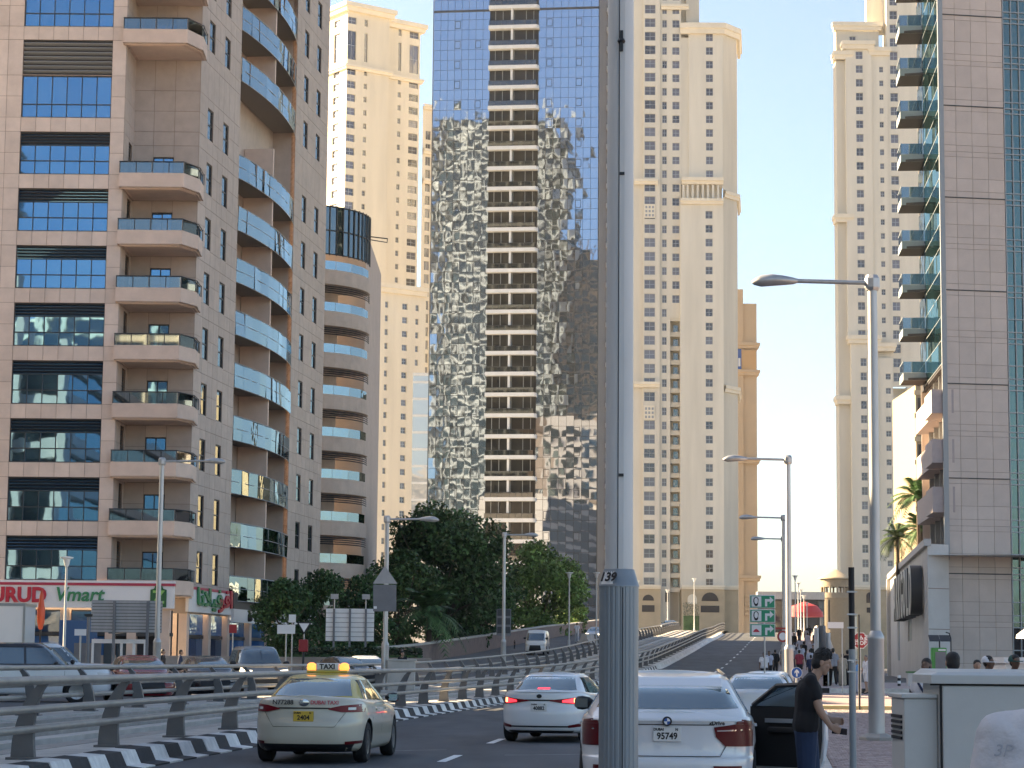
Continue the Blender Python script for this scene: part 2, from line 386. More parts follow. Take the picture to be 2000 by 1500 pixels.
M['glass_green'] = glassmat('glass_green', (.36, .52, .52), (.004, .012, .014), .22, wave=.014, wscale=.6, rand=.5)
M['glass_rail'] = glassmat('glass_rail', (.70, .85, .95), (.25, .33, .37), .20, see=1)
M['glass_rail2'] = glassmat('glass_rail2', (.62, .80, .90), (.13, .20, .23), .30, wave=.008, wscale=1.2, see=1)

def frame_at(x, y, deg): return Matrix.Translation((x, y, 0)) @ Matrix.Rotation(R(deg), 4, 'Z')
def facade(mb, T, W_, z0, z1, cols, depth=.3, m=0, solid=None):
    """wall sheet with reveals round each opening; cols: (u0, u1, [(za, zb), ...])"""
    def q(u0, u1, a, b):
        if u1 - u0 < 1e-4 or b - a < 1e-4: return
        mb.poly([T @ Vector(p) for p in ((u0, 0, a), (u1, 0, a), (u1, 0, b), (u0, 0, b))], m)
        if solid is not None: solid.append((u0, u1, a, b))
    u = 0.
    for c0, c1, ops in sorted(cols):
        q(u, c0, z0, z1); z = z0
        for a, b in sorted(ops):
            q(c0, c1, z, a)
            for p in (((c0, 0, a), (c1, 0, a), (c1, depth, a), (c0, depth, a)), ((c0, 0, b), (c0, depth, b), (c1, depth, b), (c1, 0, b)),
                      ((c0, 0, a), (c0, depth, a), (c0, depth, b), (c0, 0, b)), ((c1, 0, a), (c1, 0, b), (c1, depth, b), (c1, depth, a))):
                mb.poly([T @ Vector(v) for v in p], m)
            z = b
        q(c0, c1, z, z1); u = c1
    q(u, W_, z0, z1)
_wm = {}
def win_mesh(w, h, gl, fr, nx=1, ny=1, split=None, fw=.07):
    key = (round(w, 3), round(h, 3), gl, fr, nx, ny)
    if key in _wm: return _wm[key]
    b = MB(); b.box(0, w, .04, .07, 0, h, 0)
    for z in (0, h - fw): b.box(0, w, 0, .038, z, z + fw, 1)
    for i in range(nx + 1):
        x = min(max(i * w / nx - fw / 2, 0), w - fw); b.box(x, x + fw, -.004, .036, fw, h - fw, 1)
    for j in range(1, ny): b.box(fw, w - fw, .002, .034, h * j / ny - fw / 2, h * j / ny + fw / 2, 1)
    _wm[key] = b.mesh('window', [M[gl], M[fr]]); return _wm[key]
def put(root, name, me, T, u, w, z, rot=0.):
    L_ = (Matrix.Translation(-root.location) @ T) @ Vector((u, w, z))
    a = math.atan2(T[1][0], T[0][0])
    return link(name, me, root, L_, (0, 0, a + rot))
def windows(root, T, cols, gl='glass_win', fr='frame_grey', depth=.22, nx=2, ny=2, fw=.07):
    for u0, u1, ops in cols:
        for a, b in ops: put(root, 'window', win_mesh(u1 - u0, b - a, gl, fr, nx, ny, fw=fw), T, u0, depth, a)
def zrow(z0, n, h, step, skip=()): return [(z0 + i * step, z0 + i * step + h) for i in range(n) if i not in skip]
def rootT(root, T): return Matrix.Translation(-root.location) @ T
def cornice(mb, pts, z, h, out, m=0):
    """projecting course along a polyline of outer corners (open), building to the left-hand side"""
    n = len(pts)
    rows = []
    for dz, o in ((0, .02), (.0, out * .6), (h * .45, out * .75), (h * .5, out), (h, out), (h, -.3)):
        r = []
        for i, p in enumerate(pts):
            a = Vector(pts[max(i - 1, 0)]); c = Vector(pts[min(i + 1, n - 1)]); p = Vector(p)
            e0 = (p - a).normalized() if i else (c - p).normalized(); e1 = (c - p).normalized() if i < n - 1 else e0
            n0 = Vector((e0.y, -e0.x)); n1 = Vector((e1.y, -e1.x)); nn = (n0 + n1).normalized(); k = 1 / max(.4, nn.dot(n0))
            q = p + nn * o * k; r.append((q.x, q.y, z + dz))
        rows.append(r)
    if isinstance(mb, list): mb.append(MB()); mb = mb[-1]
    mb.grid(rows, m)
# ---- beige apartment block on the left
LB = thing('apartment_building', 'pinkish beige apartment block with blue window bays and stacked corner balconies above the shops', 'building', (-20.1, 140.6, 0))
ST = 3.54
def local(mb, root):
    o = Vector(root.location); mb.v = [tuple(Vector(p) - o) for p in mb.v]; return mb
pan = {'stone_pink': [], 'stone_side': []}
def clad(rects, T, zj, pw, key, keep=lambda *a: True):
    for u0, u1, a, b in rects:
        n = max(1, round((u1 - u0) / pw)); us = [u0 + (u1 - u0) * i / n for i in range(n + 1)]
        zs = sorted({a, b} | {z for z in zj if a + .15 < z < b - .15})
        for i in range(n):
            for j in range(len(zs) - 1):
                if keep(us[i], zs[j]): pan[key].append((T, us[i], us[i + 1], zs[j], zs[j + 1]))
zj = sorted([6.04 + ST * k for k in range(-1, 9)] + [8.69 + ST * k for k in range(-1, 9)] + [7.37 + ST * k for k in range(-1, 9)] + [39.25, 40.1, 41.4, 42.75, 43.65, 45, 46.3, 47.2, 48.6, 49.9, 51.2, 52.1, 53.4, 54.7, 55.6, 57, 58.3, 59.6, 61, 62.4])
wall = MB(); Tf = frame_at(-34, 137, 0); sol = []
zo = [(6.04 + ST * k, 8.69 + ST * k) for k in range(9)] + [(37.05, 39.25), (40.1, 42.75), (43.65, 46.3)]
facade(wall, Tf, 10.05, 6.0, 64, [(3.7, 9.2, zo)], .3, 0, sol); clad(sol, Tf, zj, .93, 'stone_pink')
louv = MB()
fm = {}
def bay_window(z0, z1, lou):
    h = z1 - z0; key = (round(h, 2), lou)
    if key not in fm:
        b = MB(); w = 5.5; b.box(0, w, .12, .15, 0, h, 0)
        for z in (0, h - .06): b.box(0, w, -.02, .1, z, z + .06, 1)
        if lou < 2:
            top = h - .82 if lou else h - .06
            zs = [.85] + ([top] if lou else [])
            for z in zs: b.box(.05, w - .05, -.02, .1, z - .03, z + .03, 1)
            for i in range(7): x = min(max(i * w / 6 - .025, 0), w - .05); b.box(x, x + .05, -.015, .095, .06, top if lou else h - .06, 1)
        fm[key] = b.mesh('window', [M['room'], M['frame_dark']])
    wn = put(LB, 'window', fm[key], Tf, 3.7, .1, z0)
    if lou < 2:
        top = h - .85 if lou else h - .06
        for i in range(6):
            for a, c in ((.06, .82), (.88, top)):
                o = link('pane', cube_mesh(M['glass_blue']), wn, ((i + .5) * 5.5 / 6, .05, (a + c) / 2), (R(rnd.gauss(0, .22)), 0, R(rnd.gauss(0, .22))), (5.5 / 6 - .05, .02, c - a))
        if lou:
            for k in range(4): link('slat', cube_mesh(M['glass_blue']), wn, (2.75, .02, h - .74 + .19 * k), (R(38), 0, 0), (5.44, .17, .03))
    else:
        for k in range(7): link('slat', cube_mesh(M['frame_grey']), wn, (2.75, .0, .22 + k * .29), (R(-32), 0, 0), (5.44, .24, .04))
for k in range(8): bay_window(*zo[k], 1)
bay_window(*zo[8], 0); bay_window(*zo[9], 2); bay_window(*zo[10], 0); bay_window(*zo[11], 0)
# notch: left cheek, back wall
Tn = frame_at(-23.95, 137, 90); sol = []
gz = [(6.3 + ST * k, 8.5 + ST * k) for k in range(8)]
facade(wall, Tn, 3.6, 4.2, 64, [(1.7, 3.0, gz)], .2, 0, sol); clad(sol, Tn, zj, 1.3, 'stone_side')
gr = MB(); gr.box(0, 1.3, .1, .14, 0, 2.2, 1)
for k in range(12): gr.box(.05, 1.25, .0, .09, .08 + k * .18, .16 + k * .18, 0)
gm = gr.mesh('vent_grille', [M['frame_dark'], M['black']])
for a, b_ in gz: put(LB, 'vent_grille', gm, Tn, 1.7, .06, a)
Tb = frame_at(-23.95, 140.6, 0); sol = []
FL = [8.94 + ST * k for k in range(-1, 7)] + [39.2, 42.74, 46.28]
dz = [(f + .02, f + 2.55) for f in FL]
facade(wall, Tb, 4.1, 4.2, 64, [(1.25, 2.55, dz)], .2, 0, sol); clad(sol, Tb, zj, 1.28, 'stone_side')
windows(LB, Tb, [(1.25, 2.55, dz)], 'glass_blue', 'frame_dark', .1, 2, 1)
# corner balconies
outer = [(-24.1, 140.5), (-24.1, 136.55), (-20.15, 136.55), (-19.4, 138.3), (-19.45, 140.5)]
def ringwall(pts, z0, z1, t):
    b = MB(); n = len(pts); ins = []
    for i, p in enumerate(pts):
        p = Vector(p); a = Vector(pts[max(0, i - 1)]); c = Vector(pts[min(n - 1, i + 1)])
        e0 = (p - a).normalized() if i else (c - p).normalized(); e1 = (c - p).normalized() if i < n - 1 else e0
        n0 = Vector((-e0.y, e0.x)); n1 = Vector((-e1.y, e1.x)); nn = (n0 + n1).normalized(); ins.append(p + nn * t / max(.4, nn.dot(n0)))
    b.grid([[(*p, z0) for p in pts], [(*p, z1) for p in pts], [(*p, z1) for p in ins], [(*p, z0) for p in ins]])
    return b
bal = MB()
bal.add(ringwall(outer, .12, .98, .16)); bal.add(ringwall([(x + (.12 if x < -22 else -.12), y + (.1 if y < 142 else 0)) for x, y in outer], 0, .12, .2))
bal.poly([(*p, .05) for p in outer][::-1]); bal.poly([(*p, .3) for p in outer])
bal.v = [(x + 24.1, y - 136.55, z) for x, y, z in bal.v]; bme = bal.mesh('balcony', M['stone_pale'])
rl = MB()
for i in range(1, 4): rl.tube([(outer[i][0] + 24.1, outer[i][1] - 136.55, 1.68), (outer[i + 1 if i < 4 else i][0] + 24.1, outer[i + 1][1] - 136.55, 1.68)], .035, 6)
for x, y in ((0, 0), (1, 0), (2, 0), (3, 0), (3.95, 0), (4.68, 1.75), (4.68, 3.5)): rl.box(x - .025 + .03, x + .025 + .03, y + .02, y + .07, .98, 1.68)
rme = rl.mesh('handrail', M['frame_dark'])
def gpanel(x0, y0, x1, y1, z0, z1, m, nm='glass_panel', t=.015):
    l_ = math.hypot(x1 - x0, y1 - y0)
    return ((x0 + x1) / 2, (y0 + y1) / 2, (z0 + z1) / 2), (0, 0, math.atan2(y1 - y0, x1 - x0)), (l_ - .03, t, z1 - z0)
for f in FL:
    bo = link('balcony', bme, LB, Vector((-24.1, 136.55, f - .3)) - LB.location)
    link('handrail', rme, bo)
    for x0, y0, x1, y1 in ((0, .06, 1.97, .06), (1.97, .06, 3.93, .06), (3.95, .06, 4.62, 1.75), (4.6, 1.8, 4.6, 3.9)):
        lo, ro, sc_ = gpanel(x0, y0, x1, y1, 1., 1.66, None); link('glass_panel', cube_mesh(M['glass_rail']), bo, lo, ro, sc_)
# street side
Ts = frame_at(-19.85, 140.6, 82.6); sol = []
wz = [(6.1 + ST * k, 8.1 + ST * k) for k in range(9)] + [(40.2, 42.2), (43.75, 45.75), (47.3, 49.3), (50.85, 52.85), (54.4, 56.4), (57.9, 59.9)]
cols = [(1.9, 3.3, wz), (5.8, 7.2, wz), (29.4, 30.9, wz), (33.8, 35.3, wz)]
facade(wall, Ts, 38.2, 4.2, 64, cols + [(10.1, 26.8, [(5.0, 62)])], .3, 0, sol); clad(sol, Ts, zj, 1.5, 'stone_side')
windows(LB, Ts, cols, 'glass_dark', 'frame_dark', .05, 1, 2)
for u0, w0, u1, w1 in ((10.1, 0, 10.1, 1.7), (26.8, 1.7, 26.8, 0)):
    wall.poly([Ts @ Vector(p) for p in ((u0, w0, 5), (u1, w1, 5), (u1, w1, 62), (u0, w0, 62))], 1)
wall.poly([Ts @ Vector(p) for p in ((10.1, 1.7, 5), (26.8, 1.7, 5), (26.8, 1.7, 62), (10.1, 1.7, 62))], 1)
wall.poly([Vector(p) for p in ((-34, 137, 64), (-23.95, 137, 64), (-23.95, 140.6, 64), (-19.85, 140.6, 64), tuple(Ts @ Vector((38.2, 0, 64))), tuple(Ts @ Vector((38.2, 30, 64))), (-60, 178, 64), (-60, 137, 64))])
wall.poly([Ts @ Vector(p) for p in ((38.2, 0, 0), (38.2, 30, 0), (38.2, 30, 64), (38.2, 0, 64))], 1)
wall.poly([Vector(p) for p in ((-60, 137, 0), (-34, 137, 0), (-34, 137, 64), (-60, 137, 64))])
local(wall, LB).build('wall', [M['grout'], M['stone_side']], LB)
rwin = MB()
for k in range(16):
    for j in range(6): rwin.box(38.22, 38.34, 1.5 + j * 4.8, 5.2 + j * 4.8, 5.6 + ST * k, 8.0 + ST * k, 0, rootT(LB, Ts))
rwin.build('rear_window', M['glass_dark'], LB, kind='stuff')
for key, its in pan.items():
    its.sort(key=lambda q: (abs(q[3] - 20)))
    rest = MB()
    for i, (T, u0, u1, a, b_) in enumerate(its):
        if i < 300: 
            o = put(LB, 'stone_panel', cube_mesh(M[key]), T, (u0 + u1) / 2, 0, (a + b_) / 2); o.scale = (u1 - u0 - .025, .05, b_ - a - .025)
        else: rest.box(u0 + .0125, u1 - .0125, -.025, .025, a + .0125, b_ - .0125, 0, rootT(LB, T))
    if rest.v: rest.build('stone_panel', M[key], LB, kind='stuff')
# bowed glass balconies on the street side
N = 10
def arc(t): return (10.15 + 16.6 * t, -.6 * math.sin(math.pi * t) ** .8 - .02)
sl = MB(); ap = [arc(i / 20) for i in range(21)]
sl.poly([(u, w + .08, -.22) for u, w in ap] + [(26.75, 1.65, -.22), (10.15, 1.65, -.22)]); sl.poly(([(u, w + .08, 0) for u, w in ap] + [(26.75, 1.65, 0), (10.15, 1.65, 0)])[::-1])
sl.grid([[(u, w + .08, -.22) for u, w in ap], [(u, w + .08, 0) for u, w in ap]])
slm = sl.mesh('balcony', mat('slab_grey', (.20, .17, .15), .8))
hr = MB(); hr.tube([(*arc(i / 20), 1.13) for i in range(21)], .035, 6); hr.tube([(*arc(i / 20), .3) for i in range(21)], .025, 6); hr.tube([(*arc(i / 20), -.5) for i in range(21)], .03, 6)
hrm = hr.mesh('handrail', M['frame_grey'])
pw = MB(); pw.box(18.1, 18.4, -.45, 1.65, 0, ST - .22); pwm = pw.mesh('partition_wall', M['stone_pale'])
dr = win_mesh(2.2, 2.3, 'glass_dark', 'frame_dark', 2, 1)
for f in [9.3 + ST * k for k in range(-1, 8)] + [40.8, 44.34, 47.9, 51.4, 54.9]:
    bo = put(LB, 'balcony', slm, Ts, 0, 0, f); link('handrail', hrm, bo)
    for i in range(N):
        (u0, w0), (u1, w1) = arc(i / N), arc((i + 1) / N)
        lo, ro, sc_ = gpanel(u0, w0, u1, w1, -.48, 1.1, None)
        link('glass_panel', cube_mesh(M['glass_rail2']), bo, lo, (R(rnd.gauss(0, 1.2)), 0, ro[2] + R(rnd.gauss(0, 2.2))), sc_)
    link('partition_wall', pwm, bo)
    for u in (12.2, 20.5): put(LB, 'balcony_door', dr, Ts, u, 1.58, f)
# ground floor of shops
sf = MB(); sf.box(-34, -20.3, 137.6, 137.9, 0, 4.3, 0)
for x in (-34, -30.6, -26.9, -24.2, -22.9, -20.9): sf.box(x, x + .55, 137.0, 137.62, 0, 4.3, 1)
sf.box(-34, -20.2, 137.1, 137.6, 2.75, 2.95, 2)
local(sf, LB).build('shopfront', [M['room'], M['stone_pale'], M['frame_dark']], LB)
M['shop_blue'] = glassmat('shop_blue', (.5, .7, .9), (.025, .07, .17), .12, wave=.01, rand=.6)
for x0, x1 in ((-33.4, -30.65), (-30.0, -26.95), (-26.3, -24.3)):
    for a, b_ in ((.1, 2.72), (2.98, 4.2)):
        link('shop_window', cube_mesh(M['shop_blue']), LB, Vector(((x0 + x1) / 2, 137.45, (a + b_) / 2)) - LB.location, (0, 0, 0), (x1 - x0, .06, b_ - a))
sd_ = MB(); Tl = rootT(LB, Ts)
for u in (0, 5.2, 10, 16, 22, 28, 34): sd_.box(u, u + .6, -.02, .5, 0, 4.25, 0, Tl)
sd_.box(0, 38, .5, .6, 0, 4.3, 1, Tl); sd_.box(.6, 38, .3, .45, 2.7, 2.9, 2, Tl); sd_.build('shopfront', [M['stone_pale'], M['room'], M['frame_dark']], LB)
for u0, u1 in ((.6, 5.2), (5.8, 10), (10.6, 16), (16.6, 22), (22.6, 28)):
    for a, b_ in ((.1, 2.68), (2.92, 4.2)):
        o = put(LB, 'shop_window', cube_mesh(M['shop_blue']), Ts, (u0 + u1) / 2, .4, (a + b_) / 2); o.scale = (u1 - u0, .06, b_ - a)
# ---- text helper
def text(s, size, m, ext=.02, fname='lettering', parent=None, loc=(0, 0, 0), rot=(R(90), 0, 0), bold=0., align='CENTER', sx=1., shear=0.):
    c = bpy.data.curves.new(fname, 'FONT'); c.body = s; c.size = size; c.extrude = ext; c.offset = bold; c.align_x = align; c.align_y = 'CENTER'; c.resolution_u = 3; c.shear = shear
    o = bpy.data.objects.new(fname, c); COL.objects.link(o)
    dg = bpy.context.evaluated_depsgraph_get(); me = bpy.data.meshes.new_from_object(o.evaluated_get(dg)); bpy.data.objects.remove(o); bpy.data.curves.remove(c)
    me.materials.clear(); me.materials.append(m)
    return link(fname, me, parent, loc, rot, (sx, 1, 1))
mk('sign_face', (.74, .74, .74), .4); mk('letter_red', (.50, .02, .045), .4); mk('letter_green', (.03, .22, .09), .4); mk('stripe_red', (.42, .03, .07), .45)
mk('letter_gold', (.42, .28, .08), .4, metal=.3); mk('badge_green', (.015, .11, .03), .4); mk('badge_light', (.25, .50, .12), .4)
sg = thing('shop_sign', 'white shop sign with large red MURUD lettering and a red stripe', 'shop sign', (-27, 136.35, 5.2), group='signs over the shops')
b = MB(); b.box(-7.2, 6.95, 0, .5, -.8, .52); b.build('board', M['sign_face'], sg)
b = MB(); b.box(-7.2, 7.0, -.06, .5, .52, .68); b.box(-7.2, 6.98, -.02, .5, .68, .82, 1); b.build('stripe', [M['stripe_red'], M['sign_face']], sg)
text('MURUD', 1.2, M['letter_red'], .04, parent=sg, loc=(-2.75, -.05, -.1), bold=.05)
text('Vmart', 1.15, M['letter_green'], .04, parent=sg, loc=(1.3, -.05, -.05), bold=.02, shear=.2)
b = MB(); pts = [(-.48, -.62), (.48, -.62), (.48, .42), (.27, .48), (.2, .66), (0, .74), (-.2, .66), (-.27, .48), (-.48, .42)]
b.prism(pts, lambda x, z: (x + 6.05, -.08, z - .12), lambda x, z: (x + 6.05, -.01, z - .12)); b.build('badge', M['badge_green'], sg)
text('Z', 1.05, M['badge_light'], .02, parent=sg, loc=(6.05, -.1, -.17), bold=.03)
sg2 = thing('shop_sign', 'white shop sign with red and green Arabic lettering round the corner', 'shop sign', Ts @ Vector((0, -.25, 5.1)), R(82.6), 'signs over the shops')
b = MB(); b.box(-.5, 10, 0, .2, -.8, .58); b.build('board', M['sign_face'], sg2)
b = MB(); b.box(-.5, 10, -.05, .2, .58, .74); b.build('stripe', M['stripe_red'], sg2)
text('\ufe8e\ufee7\ufefc\ufef4\ufed3', 1.5, M['letter_green'], .05, 'lettering', sg2, (4.2, -.08, .1), bold=.04, sx=2.1)
text('\ufeee\ufed3\ufe8d', 1.5, M['letter_red'], .05, 'lettering', sg2, (8.2, -.08, .1), bold=.04, sx=2.1)
sg3 = thing('shop_sign', 'dark fascia with gold KANS lettering beside a bottle emblem', 'shop sign', Ts @ Vector((19.6, -.25, 4.6)), R(82.6), 'signs over the shops')
b = MB(); b.box(-9, 18, 0, .2, .15, 1.2); b.build('board', M['frame_dark'], sg3)
b = MB(); b.box(-9, 18, -.02, .2, -.75, .13); b.build('panel', M['sign_face'], sg3)
text('KANS', 1.0, M['letter_gold'], .05, parent=sg3, loc=(0, -.08, -.3), bold=.03, sx=1.8)
b = MB(); b.lathe([(.12, -.4), (.22, -.3), (.22, .0), (.08, .15), (.08, .3)], 10, (-5, -.1, -.25)); b.build('emblem', M['black'], sg3)
# ---- block with rounded corner behind it
CB = thing('corner_building', 'lower beige block with a rounded corner of louvred balconies behind the apartment block', 'building', (-18.5, 190, 0))
cx, cy, rr = -18.5, 190.5, 6.3
b = MB()
def ca(a, r): return (cx + r * math.cos(R(a)), cy + r * math.sin(R(a)))
angs = list(range(-92, 12, 8))
for k in range(9):
    z = 4.6 + 3.44 * k
    b.grid([[(*ca(a, rr), z - .05) for a in angs], [(*ca(a, rr + .25), z), ] * 0 + [(*ca(a, rr + .12), z) for a in angs], [(*ca(a, rr + .12), z + 1.2) for a in angs], [(*ca(a, rr - .2), z + 1.2) for a in angs]], 0)
    b.poly([(*ca(a, rr), z - .05) for a in angs] + [(cx - 3, cy, z - .05)], 0)
b.grid([[(*ca(a, rr - 2.6), 0) for a in angs], [(*ca(a, rr - 2.6), 34) for a in angs]], 1)
b.poly([(-30, 184, 0), (-18.8, 184, 0), (-18.8, 184, 42), (-30, 184, 42)], 1)
b.grid([[(x, y, 0) for x, y in ((-18.8, 184), (-18.2, 184.2), (-17.9, 185), (-17.9, 187))], [(x, y, 42) for x, y in ((-18.8, 184), (-18.2, 184.2), (-17.9, 185), (-17.9, 187))]], 1)
b.poly([(-30, 184, 42), (-18.8, 184, 42), (-17.9, 185, 42), (-17.9, 200, 42), (-30, 200, 42)], 1)
b.box(-30, -12.6, 192.5, 215, 0, 38, 1); b.box(-34, -19.5, 215, 280, 0, 37, 1)  # second box: unseen rear wing added to shade the podium wall across the street
for k in range(10): b.box(-19.52, -19.4, 217, 279, 4 + 3.4 * k, 6.2 + 3.4 * k, 2)
local(b, CB).build('wall', [M['stone_side'], M['stone_side'], M['frame_dark']], CB)
for k in range(9):
    z = 4.6 + 3.44 * k
    for a0, a1 in zip(angs[1:-1:2], angs[3::2]):
        (x0, y0), (x1, y1) = ca(a0, rr), ca(a1, rr)
        lo, ro, sc_ = gpanel(x0, y0, x1, y1, z + 1.2, z + 1.95, None)
        link('glass_panel', cube_mesh(M['glass_rail2']), CB, Vector(lo) - CB.location, ro, sc_)
    lv = MB()
    for j in range(4): lv.tube([(*ca(a, rr + .05), z - .2 - j * .17) for a in angs], .045, 4)
    local(lv, CB).build('louvre', M['frame_dark'], CB)
    o = link('window', cube_mesh(M['glass_dark']), CB, Vector((-18.05, 185.6, z + 2.2)) - CB.location, (0, 0, R(78)), (1.6, .3, 2.2))
b = MB(); tp = list(range(-70, 5, 6)); b.grid([[(*ca(a, rr), 34.6) for a in tp], [(*ca(a, rr), 38.6) for a in tp]]); local(b, CB).build('glass_wall', M['glass_dark'], CB)
b = MB()
for a in tp: b.tube([(*ca(a, rr + .06), 34.5), (*ca(a, rr + .06), 38.7)], .05, 4)
for z in (34.6, 36.6, 38.6): b.tube([(*ca(a, rr + .06), z) for a in tp], .05, 4)
b.tube([(*ca(-5, rr), 37.0), (*ca(-5, rr + 1.6), 36.8), (*ca(8, rr + 1.5), 36.8), (*ca(8, rr), 37.0)], .05, 4)
local(b, CB).build('mullion', M['frame_dark'], CB)
# ---------------------------------------------------------------- far towers
def uo(T, px, py=700):
    r = P(px, py, 1.); k = r.x; x0, y0 = T[0][3], T[1][3]; c, s = T[0][0], T[1][0]
    return (k * y0 - x0) / (c - k * s)
def zo_(px, py, d): return P(px, py, d).z
def colpx(T, p0, p1, ops, py=700): return (uo(T, p0, py), uo(T, p1, py), ops)
# ---- cream tower on the left
C0 = P(671, 500, 570); C0.z = 0
CT1 = thing('cream_tower', 'tall cream residential tower with a sunlit yellow side beside the blue glass tower', 'tower', C0, group='cream stone towers')
w = MB(); T1 = frame_at(C0.x, C0.y, 36); TL = frame_at(C0.x - 14 * math.cos(R(126)) * -1, C0.y, 126)
TL = frame_at(C0.x + 22 * math.cos(R(126)), C0.y + 22 * math.sin(R(126)), 126 + 180)
ua = uo(T1, 757, 300); ub = uo(T1, 826, 300)
rows = [(10.2 + 3.5 * k, 12.1 + 3.5 * k) for k in range(41)]
tall = [(154.2, 161.8)]; sq = [(163.6, 165.4)]
c1 = [colpx(T1, 675, 692, rows + sq, 300), colpx(T1, 708, 714.5, [(a + .4, b_ - .1) for a, b_ in rows] + sq, 300)]
c1t = [colpx(T1, 677, 690, tall, 300), colpx(T1, 708, 714.5, tall, 300)]
cc = [(c1[0][0], c1[0][1], rows + sq + tall), (c1[1][0], c1[1][1], c1[1][2] + tall)]
facade(w, T1, ua, 0, 168, cc, .5); windows(CT1, T1, cc, 'glass_win', 'frame_grey', .3, 2, 2, fw=.1)
T1b = frame_at(*(T1 @ Vector((ua, 2.0, 0))).xy, 36)
c2 = [colpx(T1b, 775, 781, [(a + .4, b_ - .1) for a, b_ in rows] + tall + sq, 300), colpx(T1b, 797, 815, rows + tall + sq, 300)]
facade(w, T1b, ub - ua, 0, 166.5, c2, .5); windows(CT1, T1b, c2, 'glass_win', 'frame_grey', .3, 2, 2, fw=.1)
cl = [(22 - 6.6, 22 - 3.6, rows + tall + sq), (22 - 11.5, 22 - 9.2, rows + tall + sq)]
facade(w, TL, 22, 0, 168, cl, .5); windows(CT1, TL, cl, 'glass_win', 'frame_grey', .3, 2, 2, fw=.1)
pA, pB, pC = C0.xy, (T1 @ Vector((ua, 0, 0))).xy, (T1b @ Vector((ub - ua, 0, 0))).xy
pL = (TL @ Vector((0, 0, 0))).xy; back = T1 @ Vector((ub, 24, 0)); pBi = (T1 @ Vector((ua, 2, 0))).xy
w.poly([(*pB, 0), (*pBi, 0), (*pBi, 168), (*pB, 168)]); w.poly([(*pC, 0), (back.x, back.y, 0), (back.x, back.y, 166.5), (*pC, 166.5)])
w.poly([(*pA, 167.9), (*pB, 167.9), (*pBi, 167.9), (back.x, back.y, 167.9), (*pL, 167.9)]); w.poly([(*pBi, 166.4), (*pC, 166.4), (back.x, back.y, 166.4)])
tr = []
for z, h, o in ((151.6, 1.2, .9), (166.8, 2.2, 1.5)): cornice(tr, [pL, pA, pB, pBi], z, h, o)
for z, h, o in ((151.6, 1.2, .9), (165.3, 2.2, 1.5)): cornice(tr, [pBi, pC, (back.x, back.y)], z, h, o)
# lower wing in front
T1c = frame_at(*P(716, 800, 548).xy, 36); uw = uo(T1c, 829, 800)
r2 = [(12 + 3.4 * k, 13.5 + 3.4 * k) for k in range(23)]
c3 = [colpx(T1c, 749, 755, r2, 800), colpx(T1c, 783, 793, r2, 800), colpx(T1c, 809, 815, r2, 800)]
facade(w, T1c, uw, 0, 92, c3, .5); windows(CT1, T1c, c3, 'glass_win', 'frame_grey', .3, 2, 2, fw=.1)
q0, q1 = (T1c @ Vector((0, 0, 0))).xy, (T1c @ Vector((uw, 0, 0))).xy; q2 = (T1c @ Vector((0, 16, 0))).xy
w.poly([(*q2, 0), (*q0, 0), (*q0, 92), (*q2, 92)]); w.poly([(*q0, 91.9), (*q1, 91.9), tuple(T1c @ Vector((uw, 16, 91.9))), (*q2, 91.9)])
cornice(tr, [q2, q0, q1], 90.5, 2.2, 1.1)
# slim stair tower at its right
T1d = frame_at(*P(822, 500, 590).xy, 36); ud = uo(T1d, 842, 500)
rd = [(12 + 3.5 * k, 14.4 + 3.5 * k) for k in range(37)]
cd = [(1.0, 2.6, rd)]; facade(w, T1d, ud, 0, 147, cd, .5); windows(CT1, T1d, cd, 'glass_win', 'frame_grey', .3, 2, 1, fw=.1)
d0, d1 = (T1d @ Vector((0, 0, 0))).xy, (T1d @ Vector((ud, 0, 0))).xy
for z in (126, 134, 146): cornice(tr, [d0, d1], z, 1.4, .9)
local(w, CT1).build('wall', M['cream_warm'], CT1); [local(q_, CT1).build('cornice', M['cream_trim'], CT1) for q_ in tr]
# ---- blue glass tower
BT = thing('glass_tower', 'blue mirror glass tower with a central stack of white balconies reflecting the city', 'tower', (-14.1, 385, 0))
TB = frame_at(-14.1, 385, -7.4)
W0, ULB, URB = 28.7, 9.85, 18.3
core = MB(); core.box(.05, W0 - .05, .12, 24, 0, 124, 0, TB)
local(core, BT).build('core', M['dark_stone'], BT)
pm_ = cube_mesh(M['glass_tower']); rest = MB(); n = 0; HP = 1.77
def tower_panel(u, z, wv, h):
    global n
    rx, rz = R(rnd.gauss(0, .12)), R(rnd.gauss(0, .16))
    if 80 < z < 118 and n < 300:
        o = put(BT, 'glass_panel', pm_, TB, u + wv / 2, .02, z + h / 2); o.scale = (wv - .05, .05, h - .05)
        o.rotation_euler = (rx, 0, o.rotation_euler.z + rz); n += 1
    else:
        Mx = rootT(BT, TB) @ Matrix.Translation((u + wv / 2, .02, z + h / 2)) @ Matrix.Rotation(rz, 4, 'Z') @ Matrix.Rotation(rx, 4, 'X')
        rest.box(-(wv - .05) / 2, (wv - .05) / 2, -.025, .025, -(h - .05) / 2, (h - .05) / 2, 0, Mx)
us = [i * ULB / 8 for i in range(8)] + [URB + i * (W0 - URB) / 8 for i in range(8)]
for j in range(int(124 / HP)):
    for u in us: tower_panel(u, j * HP, ULB / 8 if u < URB - .1 else (W0 - URB) / 8, HP)
rest.build('glass_panel', M['glass_tower'], BT, kind='stuff')
vf = MB(); vw = 1.0
for z in (0, 1.25): vf.box(0, vw, -.05, .05, z, z + .08)
for x in (0, vw - .08): vf.box(x, x + .08, -.05, .05, 0, 1.3)
vfm = vf.mesh('vent_window', M['frame_dark'])
